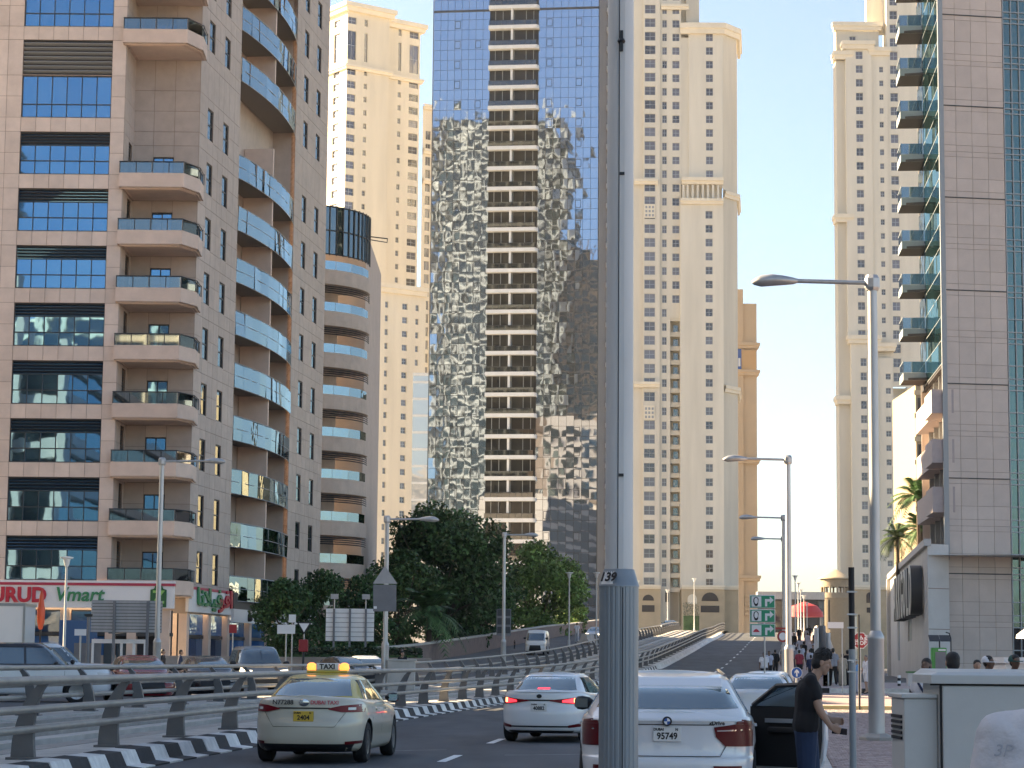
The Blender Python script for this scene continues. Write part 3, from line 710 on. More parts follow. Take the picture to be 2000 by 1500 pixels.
for k in range(3, 32):
    for c in ((3.7, .9), (7.3, .75), (URB + 1.4, .85), (URB + 6.5, .95)):
        if rnd.random() < c[1]: put(BT, 'vent_window', vfm, TB, c[0], -.02, k * ST + .25)
b = MB(); b.box(-.06, W0 + .1, -.12, .1, 112.9, 113.2, 0, TB); b.box(-.12, .0, -.1, .1, 0, 124, 0, TB); b.box(W0, W0 + .15, -.1, .1, 0, 124, 0, TB)
local(b, BT).build('edge_trim', M['frame_dark'], BT)
sb = MB(); p8 = [(ULB - .1, 0), (ULB - .1, -1.35), (URB - .2, -1.35), (URB + .15, -.95), (URB + .15, 0)]
sb.prism(p8, lambda x, y: (x, y, .60), lambda x, y: (x, y, -.02)); slabm = sb.mesh('balcony', [M['slab_white']])
rb_ = MB()
for x in [ULB + i * (URB - ULB) / 8 for i in range(9)]: rb_.box(x - .03, x + .03, -1.25, -1.2, .44, 1.5)
rb_.box(ULB, URB - .2, -1.26, -1.19, 1.45, 1.5); rbm = rb_.mesh('railing', M['frame_dark'])
M['glass_smoke'] = glassmat('glass_smoke', (.6, .7, .8), (.10, .11, .125), .12, see=1)
mk('furniture', (.30, .22, .15), .8, rand=.4)
M['glass_room'] = glassmat('glass_room', (.45, .5, .55), (.012, .013, .014), .0)
bw = MB(); bw.box(ULB, URB, .06, .10, .6, ST - .02, 0)
for x in (ULB + .9, ULB + 2.2, 14.05, URB - 2.2, URB - .9): bw.box(x, x + .09, -.01, .059, .6, ST - .02, 1)
bw.box(13.6, 13.95, -1.1, .05, .6, ST - .025, 2); bwm = bw.mesh('back_wall', [M['glass_room'], M['frame_grey'], M['slab_white']])
for k in range(1, 34):
    o = put(BT, 'balcony', slabm, TB, 0, 0, k * ST - .3); link('railing', rbm, o); link('back_wall', bwm, o)
    link('glass_panel', cube_mesh(M['glass_smoke']), o, ((ULB + URB) / 2 - .1, -1.22, .96), (0, 0, 0), (URB - ULB - .3, .02, .95))
    for x in (ULB + 1.8, 15.8):
        if rnd.random() < .6: link('chair', cube_mesh(M['furniture']), o, (x + rnd.uniform(-.5, .8), -.6, .8), (0, 0, rnd.random()), (.7, .6, .7))
TS = frame_at(*(TB @ Vector((W0 + .15, .05, 0))).xy, 82.6)
b = MB(); b.box(0, 24, 0, .3, 0, 124, 0, rootT(BT, TS)); b.build('side_wall', M['dark_stone'], BT)
ss = MB(); ss.box(0, 6, -1.3, 0, 0, .75, 0); ss.box(0, 6, -1.25, -1.2, .75, 1.6, 1); ssm = ss.mesh('balcony', [M['slab_white'], M['frame_dark']])
for k in range(1, 34): put(BT, 'balcony', ssm, TS, 13.5, -.02, k * ST - .6)
# sliver of a pale blue tower between them
w = MB(); Tq = frame_at(*P(806, 800, 470).xy, 0); w.box(0, 4.5, 0, 15, 0, 60, 0, Tq)
for k in range(17): w.box(-.05, 4.55, -.06, .0, 3.5 * k + 2.4, 3.5 * k + 2.9, 1, Tq)
w.box(-.1, 4.6, -.1, 15, 60, 60.6, 1, Tq)
M['glass_pale'] = glassmat('glass_pale', (.8, .86, .9), (.40, .44, .46), .25, wave=.01)
SB = thing('slim_tower', 'narrow pale glass tower seen in the gap left of the blue tower', 'tower', Tq.translation)
local(w, SB).build('wall', [M['glass_pale'], M['slab_white']], SB)
# ---- cream tower right of the near post
D2 = 545
T2 = frame_at(*P(1236, 700, D2).xy, 0); CT2 = thing('cream_tower', 'tall cream tower with stepped top and arched base seen above the ramp crest', 'tower', (T2[0][3], T2[1][3], 0), group='cream stone towers')
w = MB(); tr = []
U = lambda px, py=600, T=None: uo(T or T2, px, py)
zs2 = [(19.2 + 3.42 * k, 21.1 + 3.42 * k) for k in range(46)]
def sub(ops, lo, hi): return [q for q in ops if lo < q[0] < hi]
def block(p0, p1, z0, z1, cols, out=0., gl='glass_win', m=0, chamf=None, root=None, T=None, wl=None, nx=2):
    """one vertical volume of the facade between two pixel columns, standing proud by out"""
    root = root or CT2; T = T or T2; wl = wl if wl is not None else w
    a = U(p0, T=T); e = U(p1, T=T); Tb_ = T @ Matrix.Translation((a, -out, 0))
    cs = [(U(c0, T=T) - a, U(c1, T=T) - a, ops) for c0, c1, ops in cols]
    facade(wl, Tb_, e - a, z0, z1, cs, .45, m); windows(root, Tb_, cs, gl, 'frame_grey', .28, nx, 2, fw=.1)
    for u in (0, e - a): wl.poly([Tb_ @ Vector(p) for p in ((u, 0, z0), (u, 6 + out, z0), (u, 6 + out, z1), (u, 0, z1))], m)
    wl.poly([Tb_ @ Vector(p) for p in ((0, 0, z1), (e - a, 0, z1), (e - a, 6 + out, z1), (0, 6 + out, z1))], m)
    return a, e
z_ = lambda py, px=1330: zo_(px, py, D2)
zt = z_(58); zc = z_(366); zr_ = z_(622)
block(1236, 1256, 0, 190, [], .0); block(1256, 1288, 0, 190, [(1258, 1279, [(a - .1, b_ + .2) for a, b_ in zs2])], .9, nx=2)
block(1288, 1330, zr_, 190, [(1293, 1302, sub(zs2, zr_, 190)), (1313, 1327, sub(zs2, zr_ + .5, 190))], .2)
block(1288, 1309, 0, zr_, [(1293, 1302, sub(zs2, 0, zr_ - 2))], .2)
block(1330, 1345, zc, zt - 2, [], .0); block(1345, 1412, zc, zt, [(1379, 1393, sub(zs2, zc, zt - 2.5))], .5)
block(1328, 1412, 18.5, zc - 4.5, [(1377, 1391, sub(zs2, 18, zc - 6))], 1.6)
a, e = block(1330, 1345, 0, 190, [], -3.0)
# chamfered right flank
pa = (T2 @ Vector((U(1412), -.5, 0))); pb_ = P(1440, 600, D2 + 4.5); Tch = frame_at(pa.x, pa.y, math.degrees(math.atan2(pb_.y - pa.y, pb_.x - pa.x))); lc = (pb_.xy - pa.xy).length
facade(w, Tch, lc, 0, zt, [], .4, 1); facade(w, frame_at(pb_.x, pb_.y, 84), 18, 0, zt, [], .4, 1)
tp_ = T2 @ Vector((U(1345), -.5, 0)); cornice(tr, [(T2 @ Vector((U(1330), 0, 0))).xy, tp_.xy, pa.xy, pb_.xy, (pb_.x + 2, pb_.y + 18)], zt - 1.2, 2.6, 1.2)
w.poly([(tp_.x, tp_.y, zt), (pa.x, pa.y, zt), (pb_.x, pb_.y, zt), (pb_.x + 2, pb_.y + 18, zt), (tp_.x, pb_.y + 18, zt)])
cornice(tr, [tuple((T2 @ Vector((U(p), -1.6, 0))).xy) for p in (1328, 1412)], zc - 4.5, 1.4, .9); cornice(tr, [tuple((T2 @ Vector((U(p), -1.0, 0))).xy) for p in (1330, 1412)], zc + .5, 1.6, 1.4)
for px in (1334, 1342, 1352, 1362, 1372, 1382, 1392, 1402): u = U(px); w.box(u - .25, u + .25, -1.6, -1.0, zc - 3.2, zc + .4, 0, T2)
for py, p0, p1, o in ((363, 1238, 1284, 1.5), (758, 1238, 1288, 1.5), (20, 1290, 1345, .8)): cornice(tr, [tuple((T2 @ Vector((U(p), -o + .5, 0))).xy) for p in (p0, p1)], z_(py), 1.3, .8)
cornice(tr, [pa.xy, pb_.xy, (pb_.x + 2, pb_.y + 18)], z_(385), 1.6, .8); cornice(tr, [pa.xy, pb_.xy, (pb_.x + 2, pb_.y + 18)], z_(765), 1.6, .8)
w.box(U(1331), U(1411), .6, 1.0, zc - 6, zc + 2, 0, T2); w.box(U(1309), U(1330), .0, 3.4, zr_ - .6, zr_ + .5, 0, T2)
# upper setback
w.box(U(1341), U(1367), 1.5, 12, zt - 1, 190, 1, T2)
# dark recess with balconies
ur0, ur1 = U(1309), U(1328)
w.poly([T2 @ Vector(p) for p in ((ur0, 3, 0), (ur1, 3, 0), (ur1, 3, zr_), (ur0, 3, zr_))]); w.poly([T2 @ Vector(p) for p in ((ur0, 0, 0), (ur0, 3, 0), (ur0, 3, zr_), (ur0, 0, zr_))])
rw = [(ur0 + .9, ur1 - .2, sub(zs2, 18, zr_ - 3))]; windows(CT2, T2, rw, 'glass_dark', 'frame_grey', 2.9, 1, 1, fw=.1)
bs = MB(); bs.box(ur0, ur1, .3, 3, -.1, 1.0); bsm = bs.mesh('balcony', M['cream_grey'])
for a, b_ in sub(zs2, 18, zr_ - 3): put(CT2, 'balcony', bsm, T2, 0, 0, a - 1.2)
# perforated panels
pp = MB(); pp.box(0, 2.6, -.08, 0, 0, 3.4, 0)
for i in range(3):
    for j in range(3): pp.box(.25 + i * .8, .75 + i * .8, -.1, -.081, .35 + j * 1., .95 + j * 1., 1)
ppm = pp.mesh('lattice_panel', [M['cream_trim'], M['frame_grey']])
for py in (415, 808): put(CT2, 'lattice_panel', ppm, T2, U(1257.5), -.98, z_(py) - 1.6)
# podium with arches
pd = MB(); zp = z_(1148); zb = z_(1206)
def arch(mb, T, u, wd, z0, zs, t=.0, m=1, n=10):
    pts = [(u - wd / 2, z0), (u + wd / 2, z0)] + [(u + wd / 2 * math.cos(math.pi * i / n), zs + wd / 2 * math.sin(math.pi * i / n)) for i in range(n + 1)]
    mb.prism(pts, lambda a, z: T @ Vector((a, -t - .12, z)), lambda a, z: T @ Vector((a, -t + .3, z)), m)
for p0, p1, o in ((1238, 1290, 2.2), (1330, 1412, 2.6), (1412, 1440, .6)):
    pd.box(U(p0), U(p1), -o, 6, 0, zp, 0, T2); cornice(tr, [tuple((T2 @ Vector((U(p), -o, 0))).xy) for p in (p0, p1)], zp - .4, 1., .6)
for px, wd, o in ((1266, 2.7, 2.2), (1384, 4.0, 2.6)):
    arch(pd, T2, U(px), wd, z_(1174), z_(1174) + .05, o); pd.box(U(px) - wd * .55, U(px) + wd * .55, -o - .1, -o + .3, z_(1196), z_(1183), 1, T2)
pd.box(U(1300), U(1306), -.4, 0, z_(1176), z_(1157), 1, T2)
arch(pd, T2, U(1350), 2.2, z_(1180), z_(1170), 2.6, 2)
local(pd, CT2).build('podium', [M['podium'], M['room'], M['cream_trim']], CT2)
local(w, CT2).build('wall', [M['cream'], M['cream_grey']], CT2); [local(q_, CT2).build('cornice', M['cream_trim'], CT2) for q_ in tr]
# ---- orange tower behind it
T3 = frame_at(*P(1437, 800, 640).xy, 0); OR = thing('orange_tower', 'narrow orange tower with cornices and a blue sign behind the cream tower', 'tower', T3.translation)
w = MB(); tr = []; U3 = lambda px: uo(T3, px, 800); z3 = lambda py: zo_(1460, py, 640)
w.box(0, U3(1452), 0, 12, 0, z3(565), 0, T3); w.box(U3(1452), U3(1479), .8, 12, 0, z3(592), 0, T3)
for py in (680, 733, 905, 1135): cornice(tr, [tuple((T3 @ Vector((u, o, 0))).xy) for u, o in ((0, 0), (U3(1479), .75), (U3(1479) + .01, 12))], z3(py), 1.6, .9)
w.box(.2, U3(1479) - .2, -.1, .1, z3(728), z3(684), 2, T3)
for k in range(5): w.box(U3(1453), U3(1478), .3, .9, z3(1165 + k * 9), z3(1160 + k * 9), 0, T3)
local(w, OR).build('wall', [M['orange'], M['podium'], mat('orange_band', (.60, .36, .17), .85)], OR); [local(q_, OR).build('cornice', M['orange'], OR) for q_ in tr]
b = MB(); b.box(.4, U3(1448), -.4, -.12, z3(722), z3(682), 0, T3); b.box(U3(1442), U3(1446), -.45, -.41, z3(716), z3(700), 1, T3); local(b, OR).build('sign', [M['sign_blue'], M['sign_white']], OR)
# ---- cream tower on the right
D4 = 540
T4 = frame_at(*P(1638, 700, D4).xy, 0); CT3 = thing('cream_tower', 'tall cream tower behind the tall lamp post on the right side of the street', 'tower', (T4[0][3], T4[1][3], 0), group='cream stone towers')
w = MB(); tr = []; z4 = lambda py, px=1690: zo_(px, py, D4)
zs4 = [(20.5 + 3.42 * k, 22.4 + 3.42 * k) for k in range(38)]; B4 = dict(root=CT3, T=T4, wl=w)
zl = z4(668)
block(1638, 1662, 0, z4(118), [], -.6, m=1, **B4); block(1655, 1706, zl, z4(95), [(1675, 1689, sub(zs4, zl, z4(112)))], .6, **B4)
block(1706, 1738, zl, z4(105), [(1722, 1730, [(a + .3, b_ - .2) for a, b_ in sub(zs4, zl, z4(118))])], .1, **B4)
block(1660, 1712, 0, zl, [(1678, 1690, sub(zs4, 18, zl - 3))], 1.4, **B4); block(1712, 1741, 0, zl - 4, [(1727, 1737, [(a + .3, b_ - .2) for a, b_ in sub(zs4, 18, zl - 6)])], 1.0, **B4)
zar = z4(755)
block(1738, 1830, zar, 190, [(1744, 1759, sub([(20.5 + 3.42 * k, 22.6 + 3.42 * k) for k in range(50)], zar + 1, 186))], -.2, **B4)
block(1770, 1830, 0, zar, [(1778, 1788, sub(zs4, 18, zar - 2))], -.2, **B4); block(1640, 1725, z4(120), z4(52), [(1667, 1679, [(z4(88), z4(66))])], -2.5, m=1, **B4)
block(1703, 1740, z4(60), 190, [], -4, **B4)
w.box(U(1707, T=T4), U(1741, T=T4), .3, 1.0, zl - 6, zl + 2, 0, T4)
ua_, ub_ = U(1742, T=T4), U(1769, T=T4)
w.poly([T4 @ Vector(p) for p in ((ua_, 3, 0), (ub_, 3, 0), (ub_, 3, zar), (ua_, 3, zar))]); w.poly([T4 @ Vector(p) for p in ((ub_, 0, 0), (ub_, 3, 0), (ub_, 3, zar), (ub_, 0, zar))])
bs = MB(); bs.box(ua_, ub_, .6, 3, -.1, 1.0); bsm = bs.mesh('balcony', M['cream_grey'])
for a, b_ in sub(zs4, 18, zar - 2): put(CT3, 'balcony', bsm, T4, 0, 0, a - 1.2)
windows(CT3, T4, [(ua_ + .5, ub_ - .5, sub(zs4, 18, zar - 3))], 'glass_dark', 'frame_grey', 2.9, 2, 1)
for py, p0, p1, o in ((50, 1640, 1725, -2.4), (93, 1655, 1706, .6), (104, 1706, 1738, .1), (112, 1638, 1664, .0), (668, 1660, 1712, 1.4), (682, 1712, 1741, 1.0), (430, 1638, 1662, .0), (785, 1638, 1662, .0)):
    cornice(tr, [tuple((T4 @ Vector((U(p, T=T4), y, 0))).xy) for p, y in ((p0, 4), (p0, -o), (p1, -o), (p1, 4))], z4(py) - .6, 2.0, .9)
pd = MB(); zp = z4(1152)
pd.box(U(1650, T=T4), U(1850, T=T4), -2.4, 8, 0, zp, 0, T4); cornice(tr, [tuple((T4 @ Vector((U(p, T=T4), -2.4, 0))).xy) for p in (1650, 1850)], zp, 1., .6)
for px in (1690, 1735, 1780): arch(pd, T4, U(px, T=T4), 1.6, z4(1178), z4(1164), 2.4); pd.box(U(px - 6, T=T4), U(px + 6, T=T4), -2.5, -2.1, z4(1197), z4(1187), 1, T4)
for px in (1660, 1705, 1750): pd.box(U(px, T=T4) - .5, U(px, T=T4) + .5, -3.2, -2.41, 0, z4(1205), 2, T4)
local(pd, CT3).build('podium', [M['podium'], M['room'], M['cream_trim']], CT3)
local(w, CT3).build('wall', [M['cream'], M['cream_grey']], CT3); [local(q_, CT3).build('cornice', M['cream_trim'], CT3) for q_ in tr]
# ---- belvedere with arches at the tower's foot
BV = thing('belvedere', 'small hip roofed belvedere with open arches at the foot of the right cream tower', 'pavilion', P(1632, 1200, 500) * Vector((1, 1, 0)) if False else Vector((P(1632, 1200, 500).x, 500, 0)))
b = MB(); zq = lambda py: zo_(1632, py, 500)
r0 = 3.0
b.lathe([(r0 + .3, 0), (r0 + .3, zq(1172)), (r0 + .55, zq(1168)), (r0 + .4, zq(1158))], 12, m=0)
for k in range(12):
    a = 2 * math.pi * k / 12; b.tube([(r0 * math.cos(a), r0 * math.sin(a), zq(1158)), (r0 * math.cos(a), r0 * math.sin(a), zq(1143))], .22, 6)
b.lathe([(r0 + .2, zq(1147)), (r0 + .25, zq(1132)), (r0 - .2, zq(1132)), (r0 - .2, zq(1147))], 12, m=0)
b.lathe([(r0 + .9, zq(1131)), (r0 + .8, zq(1129)), (.2, zq(1112))], 12, m=1)
b.box(-3.4, 3.4, -.5, 3, 0, zq(1185), 0)
b.build('body', [mat('belvedere_stone', (.27, .22, .16), .85, var=.08), M['podium']], BV, smooth=30)
# ---- near right building: tile-clad flank, curtain wall, balconies, podium with raised lettering
RB = thing('tiled_building', 'grey stone tiled building with green glass strip and hanging balconies on the street side', 'building', (31.5, 165, 0))
TR = frame_at(P(1842, 700, 165).x, 165, 9.5)
ur = lambda px: uo(TR, px, 700)
Wt = ur(1968); wall = MB(); S2 = 3.46
wall.box(.12, Wt, .06, .5, 0, 70, 0, TR); wall.box(Wt + .02, Wt + 14, .3, 1.2, 0, 70, 1, TR)
local(wall, RB).build('wall', [M['grout'], M['room']], RB)
zj = []
for k in range(-1, 19):
    z0 = 1.1 + S2 * k
    zj += [z0, z0 + S2 * (1 - 217 / 252), z0 + S2 * (1 - 147 / 252), z0 + S2 * (1 - 28 / 252)]
zj = [z for z in zj if z > 0] + [70]
its = []
for i in range(4):
    for j in range(len(zj) - 1):
        its.append((i * Wt / 4 + .012, (i + 1) * Wt / 4 - .012, 0, .06, zj[j] + .012, zj[j + 1] - .012))
for x0, x1, y0, y1, z0, z1 in its:
    if z1 > z0:
        o = put(RB, 'stone_tile', cube_mesh(M['tile_grey']), TR, (x0 + x1) / 2, .03, (z0 + z1) / 2); o.scale = (x1 - x0, .06, z1 - z0)
for k in range(0, 19, 2):
    o = put(RB, 'dark_joint', cube_mesh(M['frame_dark']), TR, Wt / 2, -.01, 1.1 + S2 * k); o.scale = (Wt, .08, .08)  # dark joint strip across the tiles at every second storey
pn = MB(); mu = MB()
for i in range(5):
    u0 = Wt + .1 + i * .62
    for j in range(len(zj) - 1):
        if zj[j] < 3.5: continue
        o = put(RB, 'glass_panel', cube_mesh(M['glass_green']), TR, u0 + .31, .2, (zj[j] + zj[j + 1]) / 2); o.scale = (.58, .03, zj[j + 1] - zj[j] - .05)
        o.rotation_euler = (R(rnd.gauss(0, .2)), 0, R(9.5 + rnd.gauss(0, .2)))
    mu.box(u0 - .035, u0 + .035, .05, .2, 0, 70, 0, rootT(RB, TR))
for z in zj: mu.box(Wt + .02, Wt + 14, .08, .22, z - .04, z + .04, 0, rootT(RB, TR))
mu.build('mullion', M['frame_grey'], RB)
# street flank: glass bay and recessed loggias
nc = P(1842, 700, 165.05); LF = 17.5
TG = frame_at(nc.x - .02, 165.05, 265); TG = frame_at(*(TG @ Vector((-LF, 0, 0))).xy, 265)
b = MB(); b.box(0, LF - .35, .05, .4, 23.2, 70, 0, rootT(RB, TG)); b.box(0, LF - .5, 1.3, 1.5, 0, 23.2, 1, rootT(RB, TG)); b.box(0, .15, .0, 14, 0, 70, 1, rootT(RB, TG)); b.build('flank_wall', [M['room'], M['tile_grey']], RB)
for j in range(26):
    z0 = 23.4 + j * 1.73
    for i in range(5):
        o = put(RB, 'glass_panel', cube_mesh(M['glass_green']), TG, LF - 1.6 - i * 2.6, 0, z0 + .86)
        o.scale = (2.5, .05, 1.68); o.rotation_euler = (R(rnd.gauss(0, .7)), 0, o.rotation_euler.z + R(rnd.gauss(0, .7)))
mu = MB()
for j in range(27): mu.box(3, LF - .2, -.03, .05, 23.37 + j * 1.73, 23.42 + j * 1.73, 0, rootT(RB, TG))
mu.box(LF - .3, LF + .1, -.06, .3, 9, 70, 0, rootT(RB, TG)); mu.build('mullion', M['frame_grey'], RB)
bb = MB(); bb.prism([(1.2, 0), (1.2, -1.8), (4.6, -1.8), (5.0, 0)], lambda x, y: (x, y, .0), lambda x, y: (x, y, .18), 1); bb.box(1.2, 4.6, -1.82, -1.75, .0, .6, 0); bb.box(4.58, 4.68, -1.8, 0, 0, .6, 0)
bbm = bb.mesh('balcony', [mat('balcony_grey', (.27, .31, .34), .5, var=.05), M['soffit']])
for k in range(13):
    z = zo_(1790, 745, 180) - .2 + 3.5 * k
    o = put(RB, 'balcony', bbm, TG, .3, 0, z)
    for lo, ro, sc_ in (((2.9, -1.78, 1.05), (0, 0, 0), (3.3, .03, .85)), ((4.62, -.92, 1.05), (0, 0, R(90)), (1.7, .03, .85))): link('glass_panel', cube_mesh(M['glass_rail']), o, lo, ro, sc_)
    link('handrail', cube_mesh(M['frame_grey']), o, (2.9, -1.78, 1.5), (0, 0, 0), (3.4, .06, .06)); link('back_wall', cube_mesh(M['glass_dark']), o, (2.5, -.03, 1.9), (0, 0, 0), (4.6, .04, 3.0))
mk('loggia', (.42, .355, .34), .7, var=.05, rand=.05)
for y0, y1 in ((760, 806), (857, 903), (950, 1000)):
    za, zb_ = zo_(1830, y1, 165), zo_(1830, y0, 165)
    for u0, u1, f in ((LF - 5.5, LF - .1, 1.0), (1.5, LF - 6.2, .7)):
        o = put(RB, 'loggia_panel', cube_mesh(M['loggia']), TG, (u0 + u1) / 2, .15 - f / 2 + .3, (za + zb_) / 2); o.scale = (u1 - u0, f + .6, zb_ - za)
for u in (3, 7, 11, 14, 16.5): q = put(RB, 'mullion', cube_mesh(M['frame_grey']), TG, u, .75, 16.5); q.scale = (.14, .9, 13.4)
# low corner podium
mk('podium_grey', (.56, .535, .50), .7, var=.05, scale=.8, dirt=.08)
PG = thing('podium_block', 'low grey podium with raised ARKGOLD letters and slit windows along the street', 'building', (P(1850, 1100, 164).x, 164.2, 0))
c0, c1 = P(1812, 1100, 163.4).xy, P(1739, 1200, 230).xy
Tp = frame_at(c1.x, c1.y, math.degrees(math.atan2(c0.y - c1.y, c0.x - c1.x))); lp = (c0 - c1).length; hp = zo_(1815, 1062, 163.4)
w = MB(); n0 = Vector((0, 0, 1))
ops = [(lp - 30.5, lp - 24, [(3.4, 5.6)]), (16, 21, [(1.8, 7.0)])]
facade(w, Tp, lp, 0, hp, ops, .4)
ce = P(1853, 1100, 164.6); w.poly([(*c0, 0), (ce.x, ce.y, 0), (ce.x, ce.y, hp), (*c0, hp)]); w.poly([(*c0, hp), (ce.x, ce.y, hp), (ce.x + .5, ce.y + 3, hp), (c0.x + .5, c0.y + 3, hp)])
for zz in (hp - 3.2, hp - 6.1): w.box(.02, (ce.xy - c0).length, -.01, .02, zz, zz + .05, 1, frame_at(c0.x, c0.y, math.degrees(math.atan2(ce.y - c0.y, ce.x - c0.x))))
w.poly([tuple(Tp @ Vector(p)) for p in ((0, 0, hp - .8), (lp, 0, hp - .8), (lp, 10, hp - .8), (0, 10, hp - .8))]); w.poly([tuple(Tp @ Vector(p)) for p in ((0, 0, 0), (0, 10, 0), (0, 10, hp), (0, 0, hp))])
w.box(-.6, lp + .1, -.25, .25, hp - .15, hp + .35, 0, Tp); w.box(-.6, .5, -.35, .2, 0, hp - .15, 0, Tp)
local(w, PG).build('wall', [M['podium_grey'], M['grout']], PG)
for c0_, c1_, oo in ops:
    for i in range(6 if c1_ - c0_ > 5.5 else 3):
        u = c0_ + (i + .5) * (c1_ - c0_) / (6 if c1_ - c0_ > 5.5 else 3); o = put(PG, 'louvre', cube_mesh(M['frame_grey']), Tp, u, .25, sum(oo[0]) / 2); o.scale = ((c1_ - c0_) / 8, .3, oo[0][1] - oo[0][0])
mk('letter_white', (.62, .60, .55), .45)
for i, ch in enumerate('ARKGOLD'):
    u = lp - 34 + i * 4.5
    o = text(ch, 5.2, M['frame_dark'], .42, 'letter', PG, Vector((0, 0, 0)), (R(90), 0, math.atan2(Tp[1][0], Tp[0][0])), bold=.06); text(ch, 5.2, M['letter_white'], .03, 'letter_face', o, (0, 0, .46), (0, 0, 0), bold=.05)
    o.location = rootT(PG, Tp) @ Vector((u, -.5, hp - 2.4 - .9)); o.scale = (.9, 1, 1)
# warm stone block further along, between the balconies and the cream tower
T5 = frame_at(*P(1789, 850, 330).xy, 0); w = MB(); w.box(0, 8, 0, 20, 0, zo_(1800, 752, 330), 0, T5)
for k in range(7): w.box(-.25, 8, -.25, 0, 20 + k * 3.4, 20.7 + k * 3.4, 1, T5); w.box(.3, 1.5, -.05, .0, 21.3 + k * 3.4, 23 + k * 3.4, 2, T5)
YB = thing('yellow_block', 'sunlit yellow stone block glimpsed behind the hanging balconies', 'building', T5.translation); local(w, YB).build('wall', [mat('yellow_stone', (.30, .24, .16), .85), M['podium'], M['room']], YB)
# ---- city behind the camera fills the mirrors; unseen blocks added left shade the street
M['dark_back'] = glassmat('dark_back', (.3, .4, .4), (.010, .016, .016), .10)
def back_tower(name, label, x, y, sx, sy, h, mt, m2, step=3.5, rz=0., rnd_=0):
    t = thing(name, label, 'building', (x, y, 0), rz); b = MB()
    n = 28 if rnd_ else 4; pts = []
    for i in range(n):
        a = 2 * math.pi * (i + .5) / n
        if rnd_: pts.append((sx / 2 * math.copysign(abs(math.cos(a)) ** .55, math.cos(a)), sy / 2 * math.copysign(abs(math.sin(a)) ** .55, math.sin(a))))
        else: pts.append((sx / 2 * (1 if math.cos(a) > 0 else -1), sy / 2 * (1 if math.sin(a) > 0 else -1)))
    b.grid([[(*p, 0) for p in pts], [(*p, h) for p in pts]], 1, closed=True); b.poly([(*p, h) for p in pts], 0)
    z = 4.
    while z < h:
        o = 1.2 if rnd_ else .5; out = [(p[0] * (1 + 2 * o / sx), p[1] * (1 + 2 * o / sy)) for p in pts]
        b.grid([[(*p, z) for p in pts], [(*p, z) for p in out], [(*p, z + .85) for p in out], [(*p, z + .85) for p in pts]], 0, closed=True); z += step
    b.build('body', [mt, m2], t); nn = 0
    f = MB(); k = max(3, int(sx / 5))
    for i in range(k + 1): x_ = -sx / 2 + sx * i / k; f.box(x_ - .3, x_ + .3, sy / 2 * (.55 if rnd_ and i in (0, k) else .98) - .2, sy / 2 + .9, 0, h + (6 if i in (1, k - 1) else 1))
    f.build('pier', mt, t); return t
back_tower('round_tower', 'tall cream tower with rounded balconies standing behind the camera', -134, -112, 54, 34, 214, mat('back_stone', (.46, .44, .40), .8, var=.1), M['dark_back'], rnd_=1, step=4.6)
back_tower('brown_tower', 'brown stone tower standing behind the camera beside the rounded tower', -98, -112, 18, 20, 160, mat('back_brown', (.30, .20, .13), .8, var=.15), M['dark_back'])
back_tower('unseen_block', 'stone office block standing behind the camera on the left', -62, -60, 40, 24, 50, M['cream_trim'], M['glass_dark'])
back_tower('unseen_block', 'long unseen stone block added past the left edge to shade the street', -42, 24, 12, 136, 26, M['stone_pink'], M['glass_dark'])  # added out of view as a sun blocker for the street
back_tower('unseen_block', 'unseen stone block added past the left edge to shade the road by the shops', -45, 114, 12, 20, 25, M['stone_pink'], M['glass_dark'])  # second added blocker; the gap between them lets a sun strip through
# ---------------------------------------------------------------- street furniture
def lathe_obj(name, prof, m, parent, loc=(0, 0, 0), n=20, smooth=40):
    b = MB(); b.lathe(prof, n); return b.build(name, m, parent, loc, smooth=smooth)
def head_mesh(s=1.):
    b = MB(); rows = []
    for x, w, h0, h1 in ((0, .05, -.05, .05), (.1, .09, -.08, .08), (.3, .14, -.10, .12), (.55, .165, -.12, .15), (.8, .14, -.14, .12), (.95, .07, -.10, .04), (1.0, .01, -.06, -.02)):
        rows.append([(-x * s, w * s * math.cos(t) , (h0 + h1) / 2 * s + (h1 - h0) / 2 * s * math.sin(t)) for t in [2 * math.pi * k / 12 for k in range(12)]])
    b.grid(rows, closed=True, flip=True); return b.mesh('lamp_head', M['galv'], 50)
hm = head_mesh()
def lamp(px_b, d, top, label, side=-1, arm=1.5, r=.165, base_z=None, yaw=0., group='tall street lamps', k=1.):
    p = P(px_b, 1288, d); z = base_z if base_z is not None else 0.
    t = thing('street_lamp', label, 'street lamp', (p.x, d, z), yaw, group)
    H = top - z
    lathe_obj('base_plate', [(.0, .0), (.36, .0), (.36, .06), (.30, .09), (.20, .14), (0, .14)], M['concrete'], t, n=8, smooth=20)
    lathe_obj('lower_shaft', [(r, .14), (r, 2.0), (r * 1.04, 2.02), (r * 1.04, 2.08), (r * .66, 2.2)], M['galv'], t)
    lathe_obj('upper_shaft', [(r * .66, 2.2), (r * .58, H - .1), (r * .58, H)], M['galv'], t)
    lathe_obj('collar', [(r * .8, H - .12), (r * .95, H - .06), (r * .95, H + .12), (r * .7, H + .2), (0, H + .21)], M['galv'], t, n=8, smooth=20)
    b = MB(); b.tube([(side * r * .6, 0, H + .04), (side * arm, 0, H + .02 + .03 * arm)], .045 * k, 8); b.build('arm', M['galv'], t, smooth=50)
    o = link('lamp_head', hm, t, (side * arm, 0, H + .02 + .03 * arm), (0, 0, 0 if side < 0 else math.pi)); o.scale = (.9 * k,) * 3
    return t
lamp(1711, 46.6, P(1692, 556, 46.6).z, 'tall grey street lamp with long arm standing on the paved footway beside the green cabinet', arm=1.55, k=1.05)
